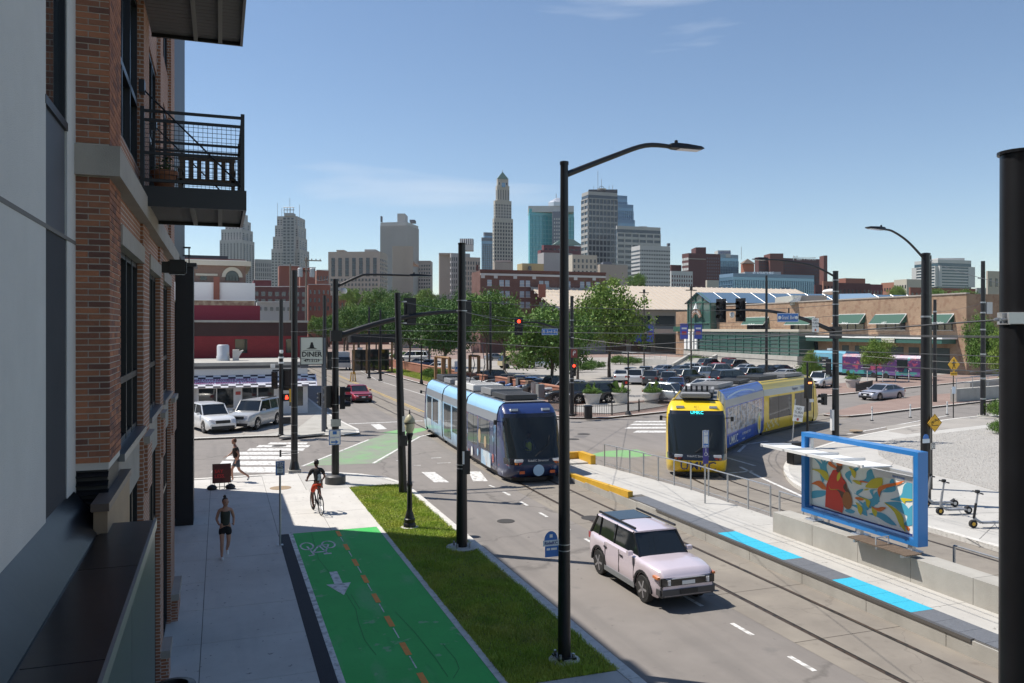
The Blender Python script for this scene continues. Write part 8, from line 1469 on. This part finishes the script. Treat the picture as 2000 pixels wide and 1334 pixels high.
# electric scooters
def scooter(label, u, v, rz, turn=0.):
    x, y = G(u, v, .15); t = thing('electric_scooter', label, 'scooter', (x, y, .15), R(rz), 'parked electric scooters'); GS = mat('scooter_grey', (.33, .34, .36), .4, .4)
    MB().box(-.42, .3, -.09, .09, .13, .19).build('deck', GS, t, bevel=.02); MB().tube([(.3, 0, .16), (.46, 0, .26), (.52, 0, .34)], .045, 8).build('neck', GS, t); st = MB().tube([(.54, 0, .2), (.40, 0, 1.12)], [.038, .03], 10).build('stem', GS, t); MB().tube([(.535, 0, .3), (.46, 0, .78)], .041, 10).build('stem_sleeve', BLACK2 if turn else GS, t)
    MB().tube([(.40, -.24, 1.12), (.40, .24, 1.12)], .018, 8).build('handlebar', BLACK2, t)
    for s in (-1, 1): MB().tube([(.40, s * .14, 1.12), (.40, s * .25, 1.12)], .026, 8).build('grip', BLACK2, t); MB().tube([(.42, s * .12, 1.12), (.5, s * .2, 1.1)], .01, 5).build('brake_lever', STEEL, t)
    MB().box(.36, .46, -.05, .05, 1.1, 1.2).build('display', BLACK2, t)
    for xx in (.56, -.5):
        w = MB().tube([(xx, -.045, .125), (xx, .045, .125)], .125, 18).build('wheel', RUBBER, t); MB().tube([(xx, -.05, .125), (xx, .05, .125)], .06, 12).build('hub', YEL if xx > 0 else STEEL, w)
    MB().add([(-.36, -.06, .2), (-.36, .06, .2), (-.5, .06, .29), (-.5, -.06, .29), (-.64, .06, .23), (-.64, -.06, .23)], [(0, 1, 2, 3), (3, 2, 4, 5)]).build('mudguard', BLACK2, t); MB().tube([(-.1, .08, .13), (-.15, .2, .0)], .012, 5).build('kickstand', STEEL, t)
scooter('parked grey electric scooter with pale stem nearest the shelter', 1865, 1004, 168); scooter('parked grey electric scooter with black stem at right edge', 1933, 1030, 165, 1); scooter('parked electric scooter half hidden behind the shelter frame', 1838, 990, 165)
# sandwich board
x, y = G(433, 955, .15); t = thing('pavement_sign', 'dark red SAY LESS board on legs with sandbags', 'sign', (x, y, .15)); SR = layer(mat('board_maroon', (.10, .022, .016), .6), 2, .45, .7, (.17, .05, .03), .6)
bd = MB().cbox((0, 0, .62), (.66, .03, .72), rx=R(-6)).build('panel', SR, t); MB().cbox((0, -.005, .62), (.70, .02, .76), rx=R(-6)).build('frame', mat('frame_brown', (.06, .03, .02), .5), t); NEON = mat('neon_red', (.75, .04, .03), .5)
text('SAY', .19, NEON, bd, (-.27, -.02, .70), (R(84), 0, 0), 'LEFT', bold=.003); text('LESS.', .19, NEON, bd, (-.27, -.03, .51), (R(84), 0, 0), 'LEFT', bold=.003)
for s in (-.26, -.08, .1, .26): MB().box(s - .012, s + .012, -.012, .012, 0, .27).build('leg', BLACK2, t)
MB().box(-.3, .3, -.02, .02, .08, .1).build('foot_bar', BLACK2, t)
for s in (-.36, .32): MB().lathe([(.16, 0), (.2, .06), (.16, .14), (.05, .2)], 10, (s, -.02, 0)).build('sandbag', BLACK2, t, smooth=60)

# ================================================================== PEOPLE
SKINM = mat('skin', (.42, .22, .15), .55); SKIND = mat('skin_dark', (.13, .065, .045), .55); HAIR = mat('hair_dark', (.018, .012, .01), .6)
def skinned(name, chains, m, parent, sub=2):
    """chains: lists of (x,y,z,r); the first vertex of each chain named by equal position is shared"""
    vs_, es, rs, idx, roots = [], [], [], {}, []
    for ch in chains:
        prev = None
        for x, y, z, r in ch:
            k = (round(x, 4), round(y, 4), round(z, 4))
            if k not in idx:
                idx[k] = len(vs_); vs_.append((x, y, z)); rs.append(r)
                if prev is None: roots.append(idx[k])
            i = idx[k]
            if prev is not None and prev != i: es.append((prev, i))
            prev = i
    me = bpy.data.meshes.new(name); me.from_pydata(vs_, es, []); o = bpy.data.objects.new(name, me); C.objects.link(o)
    md = o.modifiers.new('skin', 'SKIN'); md.use_smooth_shade = True
    for i, sv in enumerate(me.skin_vertices[0].data): sv.radius = (rs[i], rs[i]); sv.use_root = i in roots
    sb = o.modifiers.new('sub', 'SUBSURF'); sb.levels = sub; sb.render_levels = sub
    bpy.context.view_layer.update(); m2 = bpy.data.meshes.new_from_object(o.evaluated_get(bpy.context.evaluated_depsgraph_get())); bpy.data.objects.remove(o)
    m2.name = name; m2.materials.clear(); m2.materials.append(m); ob = bpy.data.objects.new(name, m2); C.objects.link(ob); ob.parent = parent; return ob
def fingers(w, dr, side, curl=.5):
    """four fingers and a thumb growing from the palm at w; dr = direction of the hand"""
    w, dr, side = Vector(w), Vector(dr).normalized(), Vector(side).normalized(); nrm = dr.cross(side); out = []
    for k, L in enumerate((.062, .072, .068, .052)):
        b = w + dr * .07 + side * (.024 - .016 * k); m_ = b + dr * L * .55 - nrm * curl * .018; e = m_ + dr * L * .3 - nrm * curl * .04; out.append([(*(w + dr * .03 + side * (.012 - .008 * k)), .012), (*b, .0095), (*m_, .0085), (*e, .007)])
    b = w + dr * .02 + side * .03; out.append([(*(w + dr * .01), .012), (*b, .011), (*(b + dr * .035 + side * .018), .009)]); return out
def head(t, c, fwd, m, hair, tilt=0, bun=False):
    c, f = Vector(c), Vector(fwd).normalized(); s = Vector((f.y, -f.x, 0)); up = Vector((0, 0, 1)); rows = []
    b = MB(); rings = [(-.115, .035, .045), (-.10, .05, .062), (-.06, .064, .078), (-.01, .072, .088), (.04, .074, .092), (.08, .066, .082), (.11, .042, .055), (.122, .01, .012)]
    for z, w, dp in rings: rows.append([c + s * w * math.cos(q) + f * (dp * math.sin(q) + (.012 if z < -.05 and math.sin(q) > .3 else 0)) + up * z for q in [6.283 * k / 16 for k in range(16)]])
    h = b.grid(rows, True).build('head', m, t, smooth=80); nz = MB().add([c + f * .088 + up * .012, c + f * .086 - up * .028 + s * .014, c + f * .086 - up * .028 - s * .014, c + f * .112 - up * .022], [(0, 1, 3), (0, 3, 2), (1, 2, 3)]).build('nose', m, h)
    for k in (-1, 1):
        MB().lathe([(.001, -.009), (.009, -.003), (.009, .003), (.001, .009)], 8, tuple(c + f * .082 + s * k * .03 + up * .012)).build('eye', INK, h); MB().cbox(c + s * k * .076 - up * .005, (.018, .03, .05), rz=math.atan2(f.y, f.x)).build('ear', m, h)
    MB().cbox(c + f * .084 - up * .058, (.012, .04, .01), rz=math.atan2(f.y, f.x)).build('mouth', mat('lip', (.25, .09, .07), .5), h)
    hr = MB(); rr = []
    for z, w, dp in ((-.03, .078, .092), (.02, .083, .098), (.06, .082, .097), (.1, .066, .08), (.125, .035, .045), (.135, .005, .006)): rr.append([c + s * w * math.cos(q) + f * (dp * math.sin(q) * (1 if math.sin(q) < .25 or z > .07 else .55) - .012) + up * z for q in [6.283 * k / 16 for k in range(16)]])
    hr.grid(rr, True).build('hair', hair, t, smooth=80)
    if bun: MB().lathe([(.01, -.045), (.04, -.025), (.045, .01), (.01, .05)], 10, tuple(c - f * .05 + up * .15)).build('hair_bun', hair, t, smooth=80)
# jogger, running towards the camera
x, y = G(440, 1092, .15); t = thing('person', 'woman jogging towards the camera in dark olive tank top and black shorts', 'person', (x, y, .15), R(6)); t.scale = (.985,) * 3
def limbs(**k): return k
body = [[(0, 0, .93, .125), (0, 0, 1.08, .115), (0, -.01, 1.25, .13), (0, 0, 1.38, .09), (0, -.005, 1.47, .048), (0, -.02, 1.56, .05)],
    [(0, 0, 1.38, .09), (-.16, .0, 1.385, .05), (-.225, .05, 1.13, .038), (-.19, -.13, 1.03, .028), (-.17, -.2, 1.02, .024)], [(0, 0, 1.38, .09), (.16, .0, 1.385, .05), (.235, .08, 1.14, .038), (.21, -.09, 1.0, .028), (.2, -.16, .98, .024)],
    [(0, 0, .93, .125), (-.09, 0, .86, .085), (-.095, -.07, .48, .055), (-.095, -.04, .30, .05), (-.09, .03, .09, .032), (-.09, -.08, .04, .03)], [(0, 0, .93, .125), (.09, 0, .86, .085), (.085, -.03, .50, .055), (.08, .08, .36, .05), (.07, .2, .24, .032), (.07, .14, .14, .03)]]
skinned('body', body, SKINM, t); skinned('hand_fingers', fingers((-.17, -.2, 1.02), (.3, -.8, .2), (.6, .2, .6)) + fingers((.2, -.16, .98), (-.3, -.8, .2), (-.6, .2, .6)), SKINM, t, 1)
skinned('tank_top', [[(0, 0, .93, .135), (0, 0, 1.02, .135), (0, -.005, 1.12, .135), (0, -.01, 1.24, .15), (0, 0, 1.36, .12)], [(0, 0, 1.36, .12), (-.09, 0, 1.41, .05)], [(0, 0, 1.36, .12), (.09, 0, 1.41, .05)]], mat('olive_top', (.03, .036, .026), .8), t)
skinned('shorts', [[(0, 0, .97, .125), (0, 0, .90, .13)], [(0, 0, .90, .13), (-.095, 0, .80, .10), (-.10, -.02, .66, .092)], [(0, 0, .90, .13), (.095, -.01, .80, .10), (.09, -.06, .67, .092)]], mat('black_cloth', (.008, .008, .01), .85), t)
for p_ in (((-.09, .05, .05), (-.09, -.13, .035)), ((.07, .21, .22), (.07, .10, .09))): skinned('shoe', [[(*p_[0], .042), (*((Vector(p_[0]) + Vector(p_[1])) / 2), .045), (*p_[1], .036)]], mat('white_shoe', (.7, .7, .7), .6), t)
head(t, (0, -.03, 1.60), (0.25, -1, 0), SKINM, HAIR, bun=True)
# cyclist riding away
x, y = G(619, 1001, .15); bk_ = thing('bicycle', 'dark city bicycle ridden by the cyclist in red shorts', 'bicycle', (x, y, .15), R(9)); BKM = mat('bike_frame', (.02, .02, .022), .4)
for yy, nm in ((-.50, 'wheel'), (.52, 'wheel')):
    rows = []
    for k in range(28): q = 6.283 * k / 28; rows.append((0, yy + .325 * math.cos(q), .34 + .325 * math.sin(q)))
    w = MB().tube(rows + [rows[0]], .017, 6, False).build('wheel', RUBBER, bk_); sp = MB()
    for k in range(14): q = 6.283 * k / 14; sp.tube([(0, yy, .34), (0, yy + .31 * math.cos(q), .34 + .31 * math.sin(q))], .0025, 3)
    sp.tube([(-.04, yy, .34), (.04, yy, .34)], .02, 8); sp.build('spokes', STEEL, w)
for nm, pts, r in (('down_tube', [(0, .38, .72), (0, -.02, .30)], .02), ('seat_tube', [(0, -.02, .30), (0, -.17, .92)], .017), ('top_tube', [(0, .36, .84), (0, -.13, .80)], .017), ('chain_stay', [(0, -.02, .30), (0, -.50, .34)], .012), ('seat_stay', [(0, -.14, .80), (0, -.50, .34)], .011), ('fork', [(0, .35, .9), (0, .45, .55), (0, .52, .34)], .017), ('handlebar_stem', [(0, .34, .9), (0, .36, 1.04)], .016), ('handlebar', [(-.29, .28, 1.06), (-.12, .37, 1.05), (.12, .37, 1.05), (.29, .28, 1.06)], .013), ('crank', [(-.08, -.02, .30), (-.1, .02, .14)], .011), ('crank', [(.08, -.02, .30), (.1, -.06, .46)], .011)): MB().tube(pts, r, 7).build(nm, BKM, bk_)
MB().lathe([(.09, -.01), (.1, 0), (.1, .012)], 16, (0, 0, 0)).build('chainring', STEEL, bk_, loc=(.035, -.02, .30), rot=(0, R(90), 0)); MB().add([(-.07, -.30, .95), (.07, -.30, .95), (.02, -.02, .95), (-.02, -.02, .95), (-.06, -.29, .90), (.06, -.29, .90)], [(0, 1, 2, 3), (0, 4, 5, 1), (0, 3, 4), (1, 5, 2)]).build('saddle', BLACK2, bk_)
for xx, p in ((-.15, (.02, .14)), (.15, (-.06, .46))): MB().box(min(xx, xx * .6), max(xx, xx * .6), p[0] - .045, p[0] + .045, p[1] - .012, p[1] + .012).build('pedal', BLACK2, bk_)
t = thing('person', 'cyclist in black t-shirt and red shorts riding away from camera', 'person', (x, y, .15), R(9))
body = [[(0, -.18, 1.02, .12), (0, -.12, 1.16, .115), (0, -.03, 1.36, .125), (0, .02, 1.47, .09), (0, .05, 1.55, .052), (0, .07, 1.62, .05)], [(0, .02, 1.47, .09), (-.18, .02, 1.47, .055), (-.30, .08, 1.22, .04), (-.28, .25, 1.09, .03), (-.275, .29, 1.075, .028)], [(0, .02, 1.47, .09), (.18, .02, 1.47, .055), (.30, .08, 1.22, .04), (.28, .25, 1.09, .03), (.275, .29, 1.075, .028)],
    [(0, -.18, 1.02, .12), (-.10, -.12, .96, .09), (-.13, .15, .64, .06), (-.13, .06, .40, .05), (-.12, -.01, .22, .035), (-.12, .1, .19, .03)], [(0, -.18, 1.02, .12), (.10, -.12, .96, .09), (.13, .22, .86, .06), (.13, .1, .62, .05), (.12, -.06, .53, .035), (.12, .06, .50, .03)]]
skinned('body', body, SKIND, t); skinned('hand_fingers', fingers((-.275, .27, 1.085), (0, .9, -.4), (.9, 0, 0), 1.2) + fingers((.275, .27, 1.085), (0, .9, -.4), (-.9, 0, 0), 1.2), SKIND, t, 1)
shr = skinned('t_shirt', [[(0, -.16, 1.06, .132), (0, -.11, 1.18, .13), (0, -.03, 1.36, .14), (0, .02, 1.47, .10)], [(0, .02, 1.47, .10), (-.18, .02, 1.46, .075), (-.26, .06, 1.30, .065)], [(0, .02, 1.47, .10), (.18, .02, 1.46, .075), (.26, .06, 1.30, .065)]], mat('black_shirt', (.012, .012, .014), .85), t)
decal([circ(.02, .04, .06, 10), [(-.05, -.12), (.07, -.12), (.06, -.02), (-.04, -.02)], [(-.02, -.22), (.06, -.2), (.03, -.13)]], mat('shirt_print', (.45, .5, .5), .7), 'back_print', shr, (0.0, -.245, 1.27), (1, 0, 0), (0, .25, .97), .0)
skinned('shorts', [[(0, -.19, 1.08, .13), (0, -.18, 1.0, .14)], [(0, -.18, 1.0, .14), (-.11, -.06, .90, .105), (-.13, .1, .72, .085)], [(0, -.18, 1.0, .14), (.11, -.04, .96, .105), (.13, .15, .90, .085)]], mat('red_cloth', (.55, .05, .015), .8), t)
for a, b in (((-.12, -.02, .19), (-.12, .16, .17)), ((.12, -.07, .5), (.12, .11, .49))): skinned('shoe', [[(*a, .042), (*((Vector(a) + Vector(b)) / 2), .044), (*b, .034)]], mat('dark_shoe', (.02, .02, .025), .6), t)
head(t, (0, .08, 1.70), (-.1, 1, 0), SKIND, HAIR)
# walker at the corner, stepping left
x, y = G(463, 941, .15); t = thing('person', 'person in dark t-shirt and grey shorts striding past the SAY LESS board', 'person', (x, y, .15), R(180)); 
body = [[(0, 0, .95, .12), (.03, 0, 1.12, .11), (.06, 0, 1.32, .125), (.07, 0, 1.44, .09), (.09, 0, 1.53, .052), (.11, 0, 1.6, .05)], [(.07, 0, 1.44, .09), (.06, -.17, 1.43, .052), (.2, -.24, 1.18, .04), (.36, -.2, 1.06, .03), (.41, -.19, 1.05, .026)], [(.07, 0, 1.44, .09), (.06, .17, 1.43, .052), (-.06, .24, 1.18, .04), (.02, .24, .96, .03), (.04, .24, .91, .026)],
    [(0, 0, .95, .12), (0, -.09, .89, .088), (.2, -.1, .52, .058), (.2, -.1, .3, .05), (.16, -.1, .09, .035), (.29, -.1, .04, .03)], [(0, 0, .95, .12), (0, .09, .89, .088), (-.08, .1, .50, .058), (-.28, .1, .34, .05), (-.46, .1, .22, .035), (-.42, .1, .09, .03)]]
skinned('body', body, SKINM, t); skinned('hand_fingers', fingers((.41, -.19, 1.05), (.9, .1, -.2), (0, .9, .2)) + fingers((.04, .24, .91), (.3, 0, -.9), (.5, -.6, 0)), SKINM, t, 1)
skinned('t_shirt', [[(0, 0, .95, .15), (.03, 0, 1.12, .15), (.06, 0, 1.32, .165), (.07, 0, 1.44, .115)], [(.07, 0, 1.44, .115), (.06, -.17, 1.42, .08), (.13, -.21, 1.28, .07)], [(.07, 0, 1.44, .115), (.06, .17, 1.42, .08), (.0, .21, 1.28, .062)]], mat('charcoal_shirt', (.03, .022, .02), .85), t)
skinned('shorts', [[(0, 0, 1.0, .13), (0, 0, .92, .138)], [(0, 0, .92, .138), (.05, -.09, .80, .1), (.14, -.1, .62, .085)], [(0, 0, .92, .138), (-.02, .09, .80, .1), (-.06, .1, .60, .085)]], mat('grey_cloth', (.07, .08, .1), .85), t)
for a, b in (((.15, -.1, .06), (.33, -.1, .035)), ((-.47, .1, .2), (-.41, .1, .05))): skinned('shoe', [[(*a, .043), (*((Vector(a) + Vector(b)) / 2), .045), (*b, .034)]], MATS['white_shoe'], t)
head(t, (.12, 0, 1.68), (1, 0, 0), SKINM, mat('hair_auburn', (.09, .035, .018), .6))

# driver behind the windscreen of the blue tram
q = Vector((12.62, 33.6)) + (Vector((12.62, 33.6)) - Vector((12.85, 39.2))).normalized() * .35; t = thing('person', 'tram driver in yellow safety vest behind the blue streetcar windscreen', 'person', (q.x, q.y, .55)); HV = mat('hi_vis', (.55, .72, .06), .7)
skinned('body', [[(0, 0, .55, .13), (0, 0, .75, .13), (0, 0, 1.0, .13), (0, 0, 1.1, .08), (0, -.01, 1.2, .05)], [(0, 0, 1.1, .08), (-.18, 0, 1.08, .06), (-.24, -.12, .85, .045), (-.16, -.36, .78, .035)], [(0, 0, 1.1, .08), (.18, 0, 1.08, .06), (.24, -.12, .85, .045), (.16, -.36, .78, .035)]], mat('driver_shirt', (.05, .06, .09), .8), t); skinned('safety_vest', [[(0, 0, .6, .15), (0, 0, .8, .15), (0, 0, 1.0, .15), (0, 0, 1.1, .1)]], HV, t)
skinned('hand_fingers', fingers((-.16, -.36, .78), (.1, -.9, -.1), (.9, 0, 0)) + fingers((.16, -.36, .78), (-.1, -.9, -.1), (-.9, 0, 0)), SKIND, t, 1); head(t, (0, -.02, 1.32), (0, -1, 0), SKIND, HAIR)
# ================================================================== HAZE
hz = MB().box(-1750, 1750, -160, 1550, -2, 225).build('haze', bpy.data.materials.new('haze_air')); hz['kind'] = 'stuff'; hz['label'] = 'thin pale summer haze over the town'; hz['category'] = 'haze'
hm = hz.data.materials[0]; hm.use_nodes = True; hn = hm.node_tree; hn.nodes.clear(); ho = hn.nodes.new('ShaderNodeOutputMaterial'); hv = hn.nodes.new('ShaderNodeVolumePrincipled')
hv.inputs['Color'].default_value = (.80, .88, 1, 1); hv.inputs['Density'].default_value = .00007; hv.inputs['Anisotropy'].default_value = .2; hn.links.new(hv.outputs[0], ho.inputs['Volume'])
